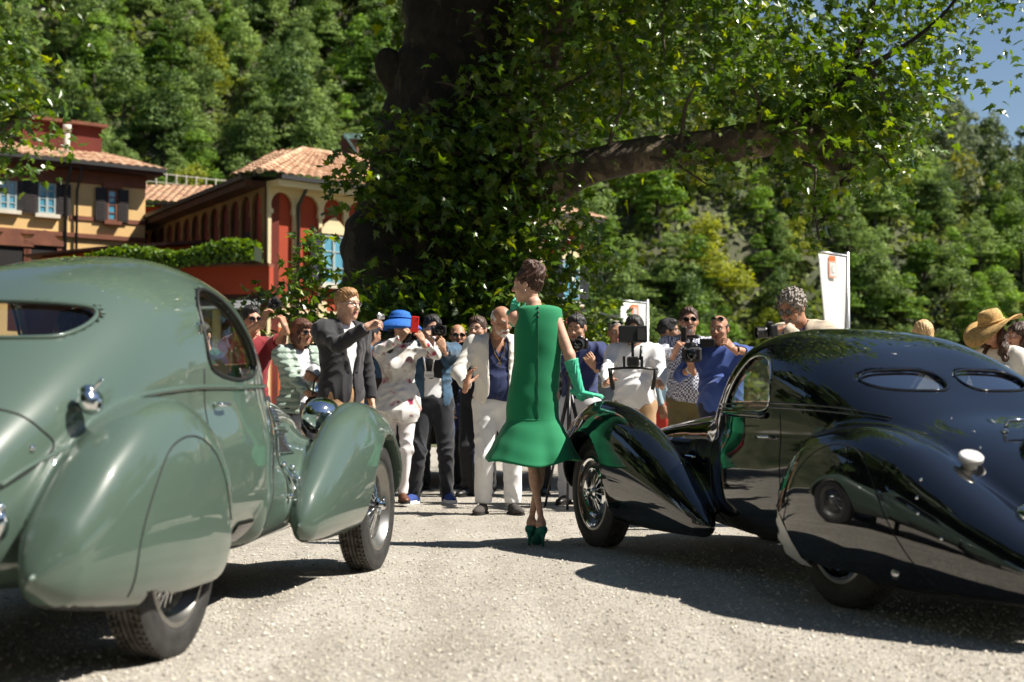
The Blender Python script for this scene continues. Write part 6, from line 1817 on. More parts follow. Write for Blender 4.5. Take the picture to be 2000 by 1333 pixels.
    body.matrix_world = Mw; tag(body, label, "person", group)
    bpy.context.view_layer.update()
    body.location = Mw.translation; body.rotation_euler = (0, 0, a)
    hcv = np.array(hc)
    Th = lambda p: Vector(hc) + (Rh @ Vector(p)) * hk
    if eyes == "open":
        for sg in (-1, 1):
            e = MB(); e.ball(Th((sg * .031, .0805, .006)), .0122 * hk, n=10); e.ball(Th((sg * .031, .0885, .006)), .0056 * hk, n=8, m=1); e.build("eye", [M_EYEW, M_IRIS], body, True)
    if hair and hair[0] != "bald" and not seated:
        br = MB()
        for sg in (-1, 1):
            e = MB(); e.tube([Th((sg * .016, .0955, .026)), Th((sg * .032, .0925, .033)), Th((sg * .047, .080, .028))], [.0036 * hk, .0042 * hk, .002 * hk], 6); e.build("eyebrow", hair[1], body, True)
    if hair and hair[0] != "bald": hair_part(hair[0], hair[1], Rh, hcv, hk, body, hash(key) % 97 if False else len(PEOPLE))
    if beard: beard_part(beard[0], Rh, hcv, hk, body, len(beard) > 1)
    if eyes in ("sun", "glasses"): shades(Rh, hcv, hk, body, "sun" if eyes == "sun" else "clear")
    if eyes == "up":
        shades(Rh, hcv, hk, body, "sun", .085)
        for sg in (-1, 1):
            e = MB(); e.ball(Th((sg * .031, .0805, .006)), .0122 * hk, n=10); e.ball(Th((sg * .031, .0885, .006)), .0056 * hk, n=8, m=1); e.build("eye", [M_EYEW, M_IRIS], body, True)
    if hat: hat(Rh, hcv, hk, body)
    Ti = np.array(T.inverted())
    def garment(nm, sp, g, arm_g, sleeves=True):
        s = Sdf(.05); torso(s, g * k)
        if sleeves:
            fr = sp.get("sleeve", 1.0)
            for sg, (a_, e_, w_, _, _) in arms.items():
                tight = sp.get("fit", 0.)
                ra, rb, rc = ((.050 if fem else .056) * k + arm_g, (.045 if fem else .051) * k + arm_g - tight, (.036 if fem else .039) * k + arm_g - tight)
                if fr <= .5:
                    e2 = a_ + (e_ - a_) * fr * 2; s.cone(a_, e2, ra + .004, rb + .010, k=.05)
                    dn = (e_ - a_) / np.linalg.norm(e_ - a_)
                    s.cuts.append(lambda X, d, e2=e2, dn=dn: np.where(np.linalg.norm(X - e2, axis=1) < .13, smax(d, (X - e2) @ dn, .006), d))
                else:
                    s.cone(a_, e_, ra, rb, k=.05); q = (fr - .5) * 2; w2 = e_ + (w_ - e_) * q; s.cone(e_, w2, rb, rb + (rc - rb) * q, k=.02)
                    dn = (w_ - e_) / np.linalg.norm(w_ - e_); w3 = w2 + dn * .005
                    s.cuts.append(lambda X, d, w3=w3, dn=dn: np.where(np.linalg.norm(X - w3, axis=1) < .085, smax(d, (X - w3) @ dn, .006), d))
        if sp.get("skirt"): s.cone(np.array([0, 0, .95 * k]), np.array([0, 0, sp["skirt"] * k]), .15 * k + g, .19 * k + g, k=.08)
        wr = wrinkle(sp.get("wr", .0055), 1.0, len(PEOPLE) * 1.7)
        def loc(X): return (X @ Ti[:3, :3].T + Ti[:3, 3]) / k
        op = sp.get("open")
        def disp(X):
            d = wr(X)
            if sp.get("quilt"): d = d + .011 * np.abs(np.sin(loc(X)[:, 2] * PI / .062)) - .006
            if op:
                q = loc(X); wz = np.interp(q[:, 2], op[0], op[1]); e = np.abs(q[:, 0]) - wz
                d = d + np.where((q[:, 1] > 0) & (q[:, 2] > op[2]), .009 * np.clip(1 - np.abs(e - .022) / .026, 0, 1) ** .5, 0)
            return d
        s.disp = disp
        hem = sp.get("hem", .90) * k
        s.cuts.append(lambda X, d: smax(d, hem - X[:, 2] + .01 * np.sin(X[:, 0] * 20), .008))
        # neck hole
        nc = np.array(t(0, .02, 1.50)); nr = sp.get("neck", .062) * k
        s.cuts.append(lambda X, d: smax(d, -ellip(X, nc, np.array([nr, nr * 1.05, .055 * k])), .006))
        if sp.get("vneck"):
            vd = sp["vneck"]
            def vn(X, d):
                q = loc(X); w = np.clip((q[:, 2] - (1.44 - vd)) / vd, 0, 1) * .06; return smax(d, -np.maximum(np.maximum(w - .0 - np.abs(q[:, 0]), -9) * -1, -q[:, 1] - 0.0) if False else np.where((q[:, 1] > 0) & (q[:, 2] < 1.47), np.minimum(w - np.abs(q[:, 0]), .05), -.05), .006)
            s.cuts.append(vn)
        if op:
            def opn(X, d):
                q = loc(X); w = np.interp(q[:, 2], op[0], op[1]); return smax(d, np.where(q[:, 1] > .0, np.clip(w - np.abs(q[:, 0]), -.05, .05), -.05), .006)
            s.cuts.append(opn)
        V, F, N = s.mesh(sp.get("h", .0145) * k)
        return mesh_np(nm, V, F, sp["m"], body, True, normals=N), s
    if top: garment(top.get("name", "shirt"), top, top.get("g", .012), .002)
    if top and top.get("collar"):
        mb = MB(); c = Vector(t(0, -.005, 1.468)); Rt = T.to_3x3(); pts = []
        for q in np.linspace(-2.75, 2.75, 22): pts.append(c + Rt @ Vector((math.sin(q) * .064 * k, -math.cos(q) * .066 * k + .01, -.035 * k * (abs(q) / 2.75) ** 2)))
        V, F = [], []
        for p in pts:
            o_ = (p - c); V += [p + Rt @ Vector((0, 0, .022 * k)), p + o_ * .22 + Rt @ Vector((0, 0, -.018 * k)), p + o_ * .02 + Rt @ Vector((0, 0, -.012 * k))]
        for i in range(len(pts) - 1):
            for j, l in ((0, 1), (1, 2), (2, 0)): F.append((i * 3 + j, (i + 1) * 3 + j, (i + 1) * 3 + l, i * 3 + l))
        mb.add(V, F); mb.build("collar", top["m"], body, True)
    if coat: garment(coat.get("name", "jacket"), coat, coat.get("g", .028), .009)
    if legs:
        s = Sdf(.05); g = legs.get("g", .016)
        s.ell((0, -.008 * k, .94 * k), np.array([(.172 if fem else .165) * wide, .118, .14]) * k + g)
        rk, ra_ = legs.get("knee", .066), legs.get("cuff", .056)
        for sg, (h_, n_, a_) in lg.items():
            s.cone(h_, n_, .088 * k + g, rk * k + g * .3, k=.035); s.cone(n_, a_ + np.array([0, -.01, legs.get("end", .0)]), rk * k + g * .3, ra_ * k + g * .3, k=.02)
        wr = wrinkle(legs.get("wr", .0065), 1.0, len(PEOPLE) * 2.3); zend = legs.get("end", .0)
        s.disp = lambda X: wr(X) * (.4 + .9 * np.exp(-((X[:, 2] - .5 * k) / .12) ** 2) + 1.0 * np.exp(-((X[:, 2] - .12 * k) / .1) ** 2))
        s.cuts.append(lambda X, d: smax(d, X[:, 2] - 1.02 * k, .006)); zc = min(lg[1][2][2], lg[-1][2][2]) - .035 * k + zend
        s.cuts.append(lambda X, d: smax(d, zc - X[:, 2], .006))
        V, F, N = s.mesh(.0165 * k); mesh_np("trousers", V, F, legs["m"], body, True, normals=N)
        if legs.get("belt"):
            b = Sdf(.05); b.ell((0, -.008 * k, .94 * k), np.array([(.172 if fem else .165) * wide, .118, .14]) * k + g + .007); zb = .985 * k
            b.cuts.append(lambda X, d: smax(d, np.abs(X[:, 2] - zb) - .018, .003)); V, F, N = b.mesh(.009); mesh_np("belt", V, F, legs["belt"], body, True, normals=N)
            m_ = MB(); m_.box((0, .118 * k + g + .004, zb), (.045, .012, .036), bev=.004); m_.build("buckle", M_GOLD, body)
    if shoes and not shoes.get("bare"):
        for sg, fr in ((1, foot_rot[0]), (-1, foot_rot[1])):
            h_, n_, a_ = lg[sg]; c, sn = math.cos(fr * sg * -1), math.sin(fr * sg * -1)
            Rz = np.array(Matrix.Rotation(-fr if sg > 0 else -fr, 3, 'Z'))
            s = Sdf(.03); zf = a_[2] - .075 * k
            o_ = np.array([a_[0], a_[1], zf])
            q = lambda x, y, z: o_ + Rz @ (np.array([x, y, z]) * k)
            s.ell(q(0, .13, .032), np.array([.046, .085, .034]) * k, Rz); s.ell(q(0, -.005, .04), np.array([.038, .062, .048]) * k, Rz); s.ell(q(0, .055, .05), np.array([.038, .08, .038]) * k, Rz)
            if shoes.get("high"): s.cone(q(0, -.01, .05), q(0, -.01, .13), .042 * k, .046 * k)
            s.cuts.append(lambda X, d, zf=zf: smax(d, zf + .012 * k - X[:, 2], .004)); V, F, N = s.mesh(.0085)
            sh = mesh_np("shoe", V, F, shoes["m"], body, True, normals=N)
            mb = MB(); pl = [(x * 1.06, y) for x, y in ((-.03, -.06), (.03, -.06), (.037, .0), (.040, .07), (.047, .13), (.036, .19), (.0, .215), (-.036, .19), (-.047, .13), (-.040, .07), (-.037, 0))]
            mb.prism([tuple(p) for p in smooth_poly(pl, 3)], lambda A, B: q(A, B, .0), lambda A, B: q(A, B, shoes.get("sole_h", .018))); mb.build("sole", shoes.get("sole", M_RUB), sh)
    if glove:
        for sg, V_, F_, N_ in gl_parts:
            a_, e_, w_, Fm, _ = arms[sg]; s = Sdf(.01); fr = glove["from"]
            p0 = e_ + (w_ - e_) * fr; s.cone(p0, w_ + (w_ - e_) * .12, .044 * k, .0285 * k)
            dn = (w_ - e_) / np.linalg.norm(w_ - e_); L_ = np.linalg.norm(w_ - e_)
            def dsp(X, p0=p0, dn=dn, L_=L_):
                tt = (X - p0) @ dn; return .0042 * (1 - 1.5 * np.abs(np.sin(tt * 52 + 2.2 * np.sin(X[:, 0] * 60 + X[:, 1] * 45 + X[:, 2] * 25) + X[:, 0] * 30))) * np.clip(tt / .05, .1, 1) * (.6 + .4 * np.sin(tt * 31)) + .006 * np.exp(-(tt / .03) ** 2)
            s.disp = dsp; s.cuts.append(lambda X, d, p0=p0, dn=dn: smax(d, -((X - p0) @ dn), .004)); V, F, N = s.mesh(.006)
            mesh_np("glove", np.concatenate([V, V_]), np.concatenate([F, F_ + len(V)]), glove["m"], body, True, normals=np.concatenate([N, N_]))
    PEOPLE[key] = dict(body=body, M=Mw, Mi=Mi, k=k, lg=lg, arms=arms, hc=hc, Rh=Rh, T=T, t=t)
    return PEOPLE[key]
# ------------------------------------------------------------------ things people hold
def aim_mat(d, up=(0, 0, 1)):
    """columns x, y, z with -y looking along d"""
    y = -Vector(d).normalized(); z = Vector(up); z = (z - y * z.dot(y)).normalized(); return Matrix((y.cross(z), y, z)).transposed()
def prop(nm, label, cat, loc, d=(0, -1, 0), up=(0, 0, 1), group=None):
    o = empty(nm, loc, 0, label, cat, group); o.rotation_euler = aim_mat(d, up).to_euler(); return o
def still_camera(label, loc, d=(0, -1, 0), lens=.09, r=.036, body=(.135, .06, .095), m=None, up=(0, 0, 1), hump=True):
    o = prop("still_camera", label, "camera", loc, d, up, "cameras held by the spectators"); m = m or M_BLACKPL
    b = MB(); b.box((0, 0, 0), body, bev=.012)
    if hump: b.box((0, -.006, body[2] * .58), (.05, .05, .035), bev=.01); b.box((-body[0] * .4, -.02, -.005), (.03, .045, body[2] * .9), bev=.012)
    b.build("camera_body", m, o)
    b = MB(); Rl = Matrix.Rotation(PI / 2, 3, 'X'); y0 = -body[1] / 2
    b.lathe([(r * .9, 0), (r, .01), (r, lens * .35), (r * .93, lens * .37), (r * .93, lens * .6), (r * 1.06, lens * .62), (r * 1.06, lens), (r * .92, lens), (r * .9, lens - .012)], (0, y0, 0), Rl, 24); b.build("lens_barrel", m if m is not M_SILVER else M_SILVER, o, smooth='auto')
    b = MB(); b.lathe([(r * .9, lens - .013), (r * .6, lens - .008), (0, lens - .005)], (0, y0, 0), Rl, 24); b.build("front_glass", M_LENSG, o, True)
    return o
def phone(label, loc, m, d=(0, -1, 0), up=(0, 0, 1), tilt=0):
    o = prop("mobile_phone", label, "phone", loc, d, up); b = MB(); b.box((0, 0, 0), (.07, .009, .14), bev=.004); b.build("case", m, o)
    b = MB(); b.box((0, .0055, 0), (.062, .002, .122)); b.build("screen", M_LENSD, o)
    b = MB(); b.ball((.02, -.006, .05), (.007, .003, .007), n=8); b.build("camera_eye", M_LENSG, o, True); return o

HR_UPDO = hair_mat("hair_chestnut", (.038, .015, .008), 2.2)
M_W1 = cloth("white_cotton", (.74, .74, .75)); M_WPINK = cloth("white_trousers", (.72, .69, .70))
M_NAVY = cloth("navy_cloth", (.010, .014, .032)); M_BLAZER = cloth("charcoal_wool", (.018, .017, .022), .9); M_BLUE = cloth("blue_shirt", (.035, .075, .28)); M_DENIM = cloth("denim_shirt", (.035, .085, .145), .9, .2, var=.35, vscale=14)
M_JEANS = cloth("dark_jeans", (.010, .012, .018), .85, .2, var=.3, vscale=10); M_MAROON = cloth("maroon_jersey", (.20, .006, .014)); M_PUFF = cloth("sage_quilt", (.25, .32, .27), .45, .08); M_LBLUE = cloth("light_blue_tee", (.24, .38, .66))
M_SUITB = cloth("blue_suit", (.055, .125, .235)); M_SUITN = cloth("royal_suit", (.04, .06, .17)); M_LINEN = cloth("ivory_linen", (.68, .65, .60), .9, .2); M_KHAKI = cloth("khaki_cotton", (.36, .22, .11)); M_REDT = cloth("red_trousers", (.62, .05, .03))
M_GREYK = cloth("grey_knit", (.20, .24, .27), .9, .25); M_GRBLUE = cloth("blue_grey_hood", (.22, .30, .35)); M_BEIGE = cloth("beige_linen", (.50, .42, .32), .9, .2); M_PURPLE = cloth("purple_shirt", (.09, .03, .30)); M_TEE = cloth("navy_tee", (.006, .016, .075))
M_BLACKC = cloth("black_cloth", (.008, .008, .010)); M_PHOTO = cloth("photographer_shirt", (.018, .030, .115)); M_LGREY = cloth("light_trousers", (.60, .60, .64)); M_OLIVE = cloth("olive_chinos", (.16, .13, .05)); M_PINK = cloth("pink_jersey", (.62, .03, .20))
M_LEATHB = mat("black_leather", (.012, .011, .011), .4); M_SUEDE = mat("grey_suede", (.055, .048, .045), .95); M_BLUES = mat("blue_canvas", (.02, .05, .22), .9); M_BROWNL = mat("brown_shoe", (.12, .045, .02), .45)
M_HATB = mat("blue_straw", (.008, .12, .48), .75, bump=.5, bscale=220, var=.2, vscale=60); M_STRAW = mat("straw", (.52, .32, .11), .8, bump=.6, bscale=200, var=.25, vscale=50)
# white tunic printed with blurred flowers
M_FLORAL = cloth("floral_tunic", (.74, .72, .70))
_nt = M_FLORAL.node_tree; _b = _nt.nodes["Principled BSDF"]; _tc = _nt.nodes.new("ShaderNodeTexCoord")
def _blot(scale, seed, thr):
    mp = _nt.nodes.new("ShaderNodeMapping"); mp.inputs["Location"].default_value = (seed, seed * .7, seed * .3); _nt.links.new(_tc.outputs["Object"], mp.inputs[0])
    n = _nt.nodes.new("ShaderNodeTexNoise"); n.inputs["Scale"].default_value = scale; n.inputs["Detail"].default_value = 2; _nt.links.new(mp.outputs[0], n.inputs["Vector"])
    r = _nt.nodes.new("ShaderNodeValToRGB"); r.color_ramp.elements[0].position = thr; r.color_ramp.elements[1].position = thr + .09; _nt.links.new(n.outputs["Fac"], r.inputs[0]); return r.outputs[0]
_prev = None
for sc_, sd_, th_, c_ in ((6, 3, .52, (.50, .47, .42, 1)), (9, 11, .60, (.30, .015, .07, 1)), (10, 23, .62, (.035, .03, .04, 1)), (9, 37, .64, (.55, .02, .06, 1))):
    mx = _nt.nodes.new("ShaderNodeMix"); mx.data_type = 'RGBA'; _nt.links.new(_blot(sc_, sd_, th_), mx.inputs[0])
    if _prev is None: mx.inputs[6].default_value = (.74, .72, .70, 1)
    else: _nt.links.new(_prev, mx.inputs[6])
    mx.inputs[7].default_value = c_; _prev = mx.outputs[2]
_nt.links.new(_prev, _b.inputs["Base Color"])
M_CHECK = cloth("navy_check_shirt", (.6, .6, .65)); _nt = M_CHECK.node_tree; _tc = _nt.nodes.new("ShaderNodeTexCoord"); _ck = _nt.nodes.new("ShaderNodeTexChecker"); _ck.inputs["Scale"].default_value = 62
_ck.inputs["Color1"].default_value = (.70, .71, .76, 1); _ck.inputs["Color2"].default_value = (.012, .018, .085, 1); _nt.links.new(_tc.outputs["Object"], _ck.inputs["Vector"]); _nt.links.new(_ck.outputs[0], _nt.nodes["Principled BSDF"].inputs["Base Color"])

V0_ = -1
BLAZER_OPEN = ([.80, .90, 1.06, 1.12, 1.30, 1.44, 1.5], [.05, .02, .002, .02, .065, .075, .07], 1.10)
def U(u, v, Y): return P(u, v, Y)
XL, XR, UP, DN, VW, AW = Vector((-1, 0, 0)), Vector((1, 0, 0)), Vector((0, 0, 1)), Vector((0, 0, -1)), Vector((0, -1, 0)), Vector((0, 1, 0))
NEAT = dict(m=M_W1, collar=True)

# ------------------------------------------------------------------ the crowd, from the green car rightwards
person("maroon", "man in a maroon T-shirt and sunglasses holding a black camera up over the green car", 486, 12.4, 1.75, 20, head=(35, 0, 0), eyes="sun", hair=("short", HR_BLACK), skin=SK_TAN,
       R=dict(at=U(515, 628, 12.0), f=UP + XR * .25, d=XL + VW * .6, pose="hold", pole=(.9, -.2, -.6)), L=dict(at=U(557, 640, 12.0), f=UP + XL * .35, d=XR + VW * .5, pose="hold", pole=(-.8, .2, -.9)),
       top=dict(m=M_MAROON, sleeve=.42, g=.016), legs=dict(m=M_JEANS), shoes=dict(m=M_LEATHB))
still_camera("small black camera raised by the man in the maroon T-shirt", U(536, 595, 11.95), (.25, -1, -.05), .05, .028, (.115, .05, .07))
person("purple", "onlooker in a purple shirt with a pale phone, half hidden behind the green car's pillar", 474, 12.9, 1.60, 15, head=(20, 5, 0), hair=("short", HR_BLACK), skin=SK_OLIVE,
       R=dict(at=U(486, 668, 12.5), f=UP + XR * .3, d=VW + XL * .4, pose="hold"), L=dict(at=U(502, 672, 12.5), f=UP + XL * .2, d=VW + XR * .5, pose="hold"), top=dict(m=M_PURPLE, g=.016), legs=dict(m=M_JEANS), shoes=dict(m=M_LEATHB))
phone("pale phone held low beside the green car's windscreen pillar", U(494, 640, 12.42), M_SILVER, (0, -1, .1), (.1, 0, 1))
person("puffer", "woman with an auburn bob and sunglasses in a sage quilted jacket", 582, 12.15, 1.63, 38, 'f', head=(48, 6, 0), eyes="sun", hair=("bob", HR_RED), skin=SK_TAN, wide=1.1,
       R=dict(at=U(602, 770, 11.75), f=(.7, -.2, -.6), d=(-.2, -1, .3), pose="hold", pole=(.6, -.6, -.4)), L=dict(at=U(618, 742, 11.8), f=(-.6, -.3, .2), d=VW, pose="hold"),
       top=dict(m=M_LGREY, g=.008), coat=dict(m=M_PUFF, name="quilted_jacket", quilt=True, g=.026, hem=.80, open=([.8, 1.0, 1.3, 1.46, 1.5], [.055, .05, .06, .075, .07], 1.6)), legs=dict(m=M_JEANS), shoes=dict(m=M_LEATHB))
bg = prop("handbag", "dark handbag held by the woman in the sage quilted jacket", "bag", U(628, 800, 11.75))
b = MB(); b.box((0, 0, 0), (.26, .10, .20), bev=.03); b.build("pouch", M_LEATHB, bg, True); b = MB(); b.tube([(-.08, 0, .08), (-.06, 0, .24), (.0, .0, .30), (.06, 0, .24), (.08, 0, .08)], .008); b.build("strap", M_LEATHB, bg, True)
person("lightblue", "man in a light blue T-shirt and dark jacket behind the charcoal blazer", 634, 13.4, 1.70, 10, head=(30, 0, 0), hair=("crop", HR_BLACK), skin=SK_DARK, top=dict(m=M_LBLUE, g=.014),
       coat=dict(m=M_BLACKC, g=.026, open=([.8, 1.0, 1.3, 1.5], [.10, .10, .10, .08], 2)), legs=dict(m=M_JEANS), shoes=dict(m=M_LEATHB))
person("blazer", "fair-haired man with rimless glasses in a charcoal blazer stretching out a silver camera", 668, 11.7, 1.85, 48, head=(52, 4, 0), eyes="glasses", hair=("short", HR_FAIR), skin=SK_PALE, wide=1.08,
       R=dict(at=U(713, 640, 11.25), f=(1, -.1, .35), d=(-.1, -.8, .7), pose="pinch", pole=(.5, -.3, -.9)), top=dict(m=M_W1, collar=True, g=.010), coat=dict(m=M_BLAZER, name="blazer", hem=.80, open=BLAZER_OPEN), legs=dict(m=M_KHAKI), shoes=dict(m=M_BROWNL))
still_camera("silver compact camera held out by the fair-haired man", U(742, 619, 11.2), (1, -.15, 0), .02, .02, (.098, .028, .06), M_SILVER, hump=False)
person("bluesuit", "dark-haired man in a mid-blue suit turned away between the charcoal blazer and the blue hat", 716, 14.0, 1.70, 150, head=(130, 5, 0), hair=("crop", HR_BLACK), skin=SK_TAN, top=NEAT, coat=dict(m=M_SUITB, hem=.82), legs=dict(m=M_SUITB), shoes=dict(m=M_LEATHB))
def blue_hat(Rh, hc, k, root):
    mb = MB(); c = Vector(hc) + Rh @ Vector((0, -.012, .06)) * k; Rt = Rh @ Matrix.Rotation(.12, 3, 'X'); pr = [(.218, -.085), (.212, -.066), (.165, -.022), (.118, .006), (.108, .016), (.104, .05), (.088, .082), (.05, .098), (0, .102)]
    mb.lathe([(r * k, z * k) for r, z in pr] , c, Rt, 36); o = mb.build("hat", M_HATB, root, True); sm = o.modifiers.new("thick", 'SOLIDIFY'); sm.thickness = .004
    b = MB(); b.tube([c + Rt @ Vector((math.cos(q) * .111, math.sin(q) * .111, .024)) * k for q in np.linspace(0, 2 * PI, 32, endpoint=False)], .008, 6, closed=True); b.build("hat_band", M_HATB, o, True)
pw = person("hat", "woman in a blue brimmed hat and sunglasses photographing with a red phone", 777, 12.75, 1.68, 8, 'f', head=(20, 4, -3), eyes="sun", hair=("long", HR_BLACK), skin=SK_OLIVE, hat=blue_hat, wide=1.04, zo=.03,
       R=dict(at=U(783, 662, 12.4), f=(.55, -.2, .8), d=(-.5, -.8, .3), pose="hold", pole=(1, -.1, -.55)), L=dict(at=U(826, 668, 12.4), f=(-.45, -.1, .9), d=(.5, -.9, .1), pose="hold", pole=(-1, 0, -.5)),
       top=dict(m=M_FLORAL, name="tunic", g=.022, hem=.74, neck=.075, wr=.0075, sleeve=.98, skirt=.86), legs=dict(m=M_WPINK, g=.006, knee=.055, cuff=.042, end=.02), shoes=dict(m=M_BROWNL, sole_h=.02), feet=((.07, .0), (-.045, .06)), foot_rot=(.3, -.1))
phone("red phone held up by the woman in the blue hat", U(810, 634, 12.32), mat("red_case", (.62, .02, .015), .4), (.1, -1, 0), (.08, 0, 1))
bg = prop("shoulder_bag", "brown shoulder bag hanging at the hip of the woman in the blue hat", "bag", U(735, 765, 12.85), (-.6, -1, 0))
b = MB(); b.box((0, 0, 0), (.20, .09, .24), bev=.03); b.build("pouch", mat("bag_leather", (.06, .03, .018), .5, var=.4, vscale=30), bg, True); b = MB(); b.tube([(-.06, 0, .1), (-.03, .0, .32), (.05, .04, .52), (.07, 0, .3), (.07, 0, .1)], .007); b.build("strap", M_LEATHB, bg, True)
person("denim", "photographer in an open denim shirt, black top and blue shoes behind a long lens", 846, 13.1, 1.72, 4, head=(10, 6, 4), hair=("short", HR_BLACK), skin=SK_OLIVE, wide=1.05,
       R=dict(at=U(829, 668, 12.75), f=(.35, -.35, .85), d=(-.8, -.5, .2), pose="grip", pole=(.9, 0, -.6)), L=dict(at=U(866, 682, 12.6), f=(-.4, -.3, .85), d=(.5, -.4, -.6), pose="hold", pole=(-.7, .1, -.9)),
       top=dict(m=M_W1, g=.010, hem=.86), coat=dict(m=M_DENIM, name="denim_shirt", g=.020, hem=.80, wr=.0075, open=([.8, 1.0, 1.3, 1.46, 1.5], [.10, .085, .07, .06, .06], 2)), legs=dict(m=M_JEANS, g=.02, knee=.07, cuff=.058, wr=.009), shoes=dict(m=M_BLUES, sole=M_W1, sole_h=.03, high=True),
       feet=((.17, .05), (-.13, -.05)), foot_rot=(.5, -.3))
b_ = PEOPLE["denim"]; s_ = Sdf(.05); s_.ell(b_["t"](0, .0, 1.26), np.array([.148, .115, .20]) * b_["k"] + .014); s_.cuts.append(lambda X, d: smax(d, 1.05 - X[:, 2], .006)); V, F, N = s_.mesh(.013); mesh_np("black_top", V, F, M_BLACKC, b_["body"], True, normals=N)
still_camera("black camera with a wide white-rimmed lens raised by the man in the denim shirt", U(857, 646, 12.62), (.12, -1, -.05), .13, .045)
bd = prop("lanyard_badge", "white press badge on a pale lanyard worn by the man in the denim shirt", "badge", U(838, 732, 12.82)); b = MB(); b.box((0, 0, 0), (.085, .006, .055), bev=.002); b.build("card", M_W1, bd)
b = MB(); b.box((0, -.0045, -.01), (.07, .002, .02)); b.build("print", M_SILVER, bd); b = MB(); b.tube([(-.03, 0, .028), (-.05, .0, .16), (-.035, .06, .34)], .006, 6); b.tube([(.03, 0, .028), (.045, .0, .14), (.05, .06, .34)], .006, 6); b.tube([(-.035, .06, .34), (.05, .06, .34)], .006, 6); b.build("lanyard", M_LGREY, bd, True)
person("royal", "bald man in dark sunglasses and a royal-blue suit behind the denim shirt", 893, 14.3, 1.70, 5, head=(10, 0, 0), eyes="sun", hair=("fringe", HR_BLACK), skin=SK_TAN, top=dict(m=M_LBLUE, collar=True), coat=dict(m=M_SUITN, name="suit_jacket", hem=.80, open=BLAZER_OPEN), legs=dict(m=M_SUITN, g=.022, knee=.07), shoes=dict(m=M_LEATHB), feet=((.1, .0), (-.16, .08)))
person("specs", "brown-haired man in thin-rimmed glasses looking over the white blazer's shoulder", 936, 14.0, 1.76, -15, head=(-20, 2, 0), eyes="glasses", hair=("short", HR_BROWN), skin=SK_PALE, top=dict(m=M_W1, collar=True), coat=dict(m=M_BLACKC, hem=.82, open=BLAZER_OPEN), legs=dict(m=M_BLACKC), shoes=dict(m=M_LEATHB))
w_ = person("ivory", "old bald white-bearded man in ivory blazer and white trousers raising a hand", 968, 11.75, 1.72, 12, lean=5, head=(28, 20, 0), eyes="none", hair=("fringe", HR_WHITE), beard=(HR_WHITE,), skin=SK_TAN, wide=1.06, belly=.01,
       R=dict(at=U(911, 752, 11.35), f=(.25, -.25, .95), d=(-.85, .35, .1), pose="open", pole=(.7, -.5, -.6)), L=dict(at=U(1018, 770, 11.5), pole=(-.8, -.5, -.2)),
       top=dict(m=M_TEE, g=.010, neck=.075, vneck=.10, hem=.95), coat=dict(m=M_LINEN, name="blazer", g=.020, hem=.80, wr=.005, open=([.80, .90, 1.02, 1.10, 1.30, 1.44, 1.5], [.16, .12, .085, .08, .085, .085, .07], .95)), legs=dict(m=M_W1, g=.020, knee=.072, cuff=.066, end=.05, belt=M_LEATHB), shoes=dict(m=M_SUEDE), feet=((.10, -.03), (-.14, .03)), foot_rot=(.5, -.15))
b = MB(); t_ = w_["t"]
b.tube([t_(.055, .085, 1.44), t_(.04, .125, 1.36), t_(0, .142, 1.285), t_(-.04, .125, 1.36), t_(-.055, .085, 1.44)], .003, 6); b.box(t_(0, .145, 1.262), (.008, .006, .05)); b.box(t_(0, .146, 1.27), (.03, .006, .008)); b.build("necklace", M_GOLD, w_["body"])
person("navy", "dark-haired photographer in a navy shirt and light trousers looking through a black camera", 1133, 12.9, 1.72, -12, lean=4, head=(-22, 14, 0), eyes="none", hair=("short", HR_BLACK), skin=SK_OLIVE,
       R=dict(at=U(1112, 694, 12.5), f=(.4, -.4, .8), d=(-.8, -.4, .2), pose="grip"), L=dict(at=U(1160, 716, 12.45), f=(-.55, -.3, .75), d=(.5, -.3, -.7), pose="hold", pole=(-.8, -.1, -.7)), top=dict(m=M_PHOTO, g=.016, hem=.84, wr=.0075, collar=True), legs=dict(m=M_LGREY, g=.024, knee=.078, cuff=.068), shoes=dict(m=M_LEATHB), feet=((.12, .02), (-.10, -.04)))
still_camera("black camera with a fat lens held by the photographer in the navy shirt", U(1134, 672, 12.4), (-.25, -1, -.12), .12, .048)
tp = prop("tripod", "thin black tripod standing before the photographer in the navy shirt", "tripod", (U(1112, 700, 12.3).x, 12.3, 0)); top_ = Vector((0, 0, 1.05))
for q in (0.4, 2.5, 4.6):
    b = MB(); ft_ = Vector((math.cos(q) * .26, math.sin(q) * .26, .01)); b.tube([top_, top_.lerp(ft_, .5)], .017, 8); b.tube([top_.lerp(ft_, .5), ft_], .011, 8); b.build("leg", M_BLACKPL, tp, True)
b = MB(); b.tube([(0, 0, .7), (0, 0, 1.15)], .016, 8); b.box((0, 0, 1.17), (.08, .06, .04), bev=.008); b.build("centre_column", M_BLACKPL, tp)
person("knit", "man in a grey sweater with sunglasses pushed up, behind the gimbal operator", 1203, 14.0, 1.72, 0, head=(5, 0, 0), eyes="up", hair=("crop", HR_GREY), skin=SK_TAN, top=dict(m=M_GREYK, g=.022), legs=dict(m=M_JEANS), shoes=dict(m=M_LEATHB), R=dict(at=U(1178, 740, 13.6), pose="hold"))
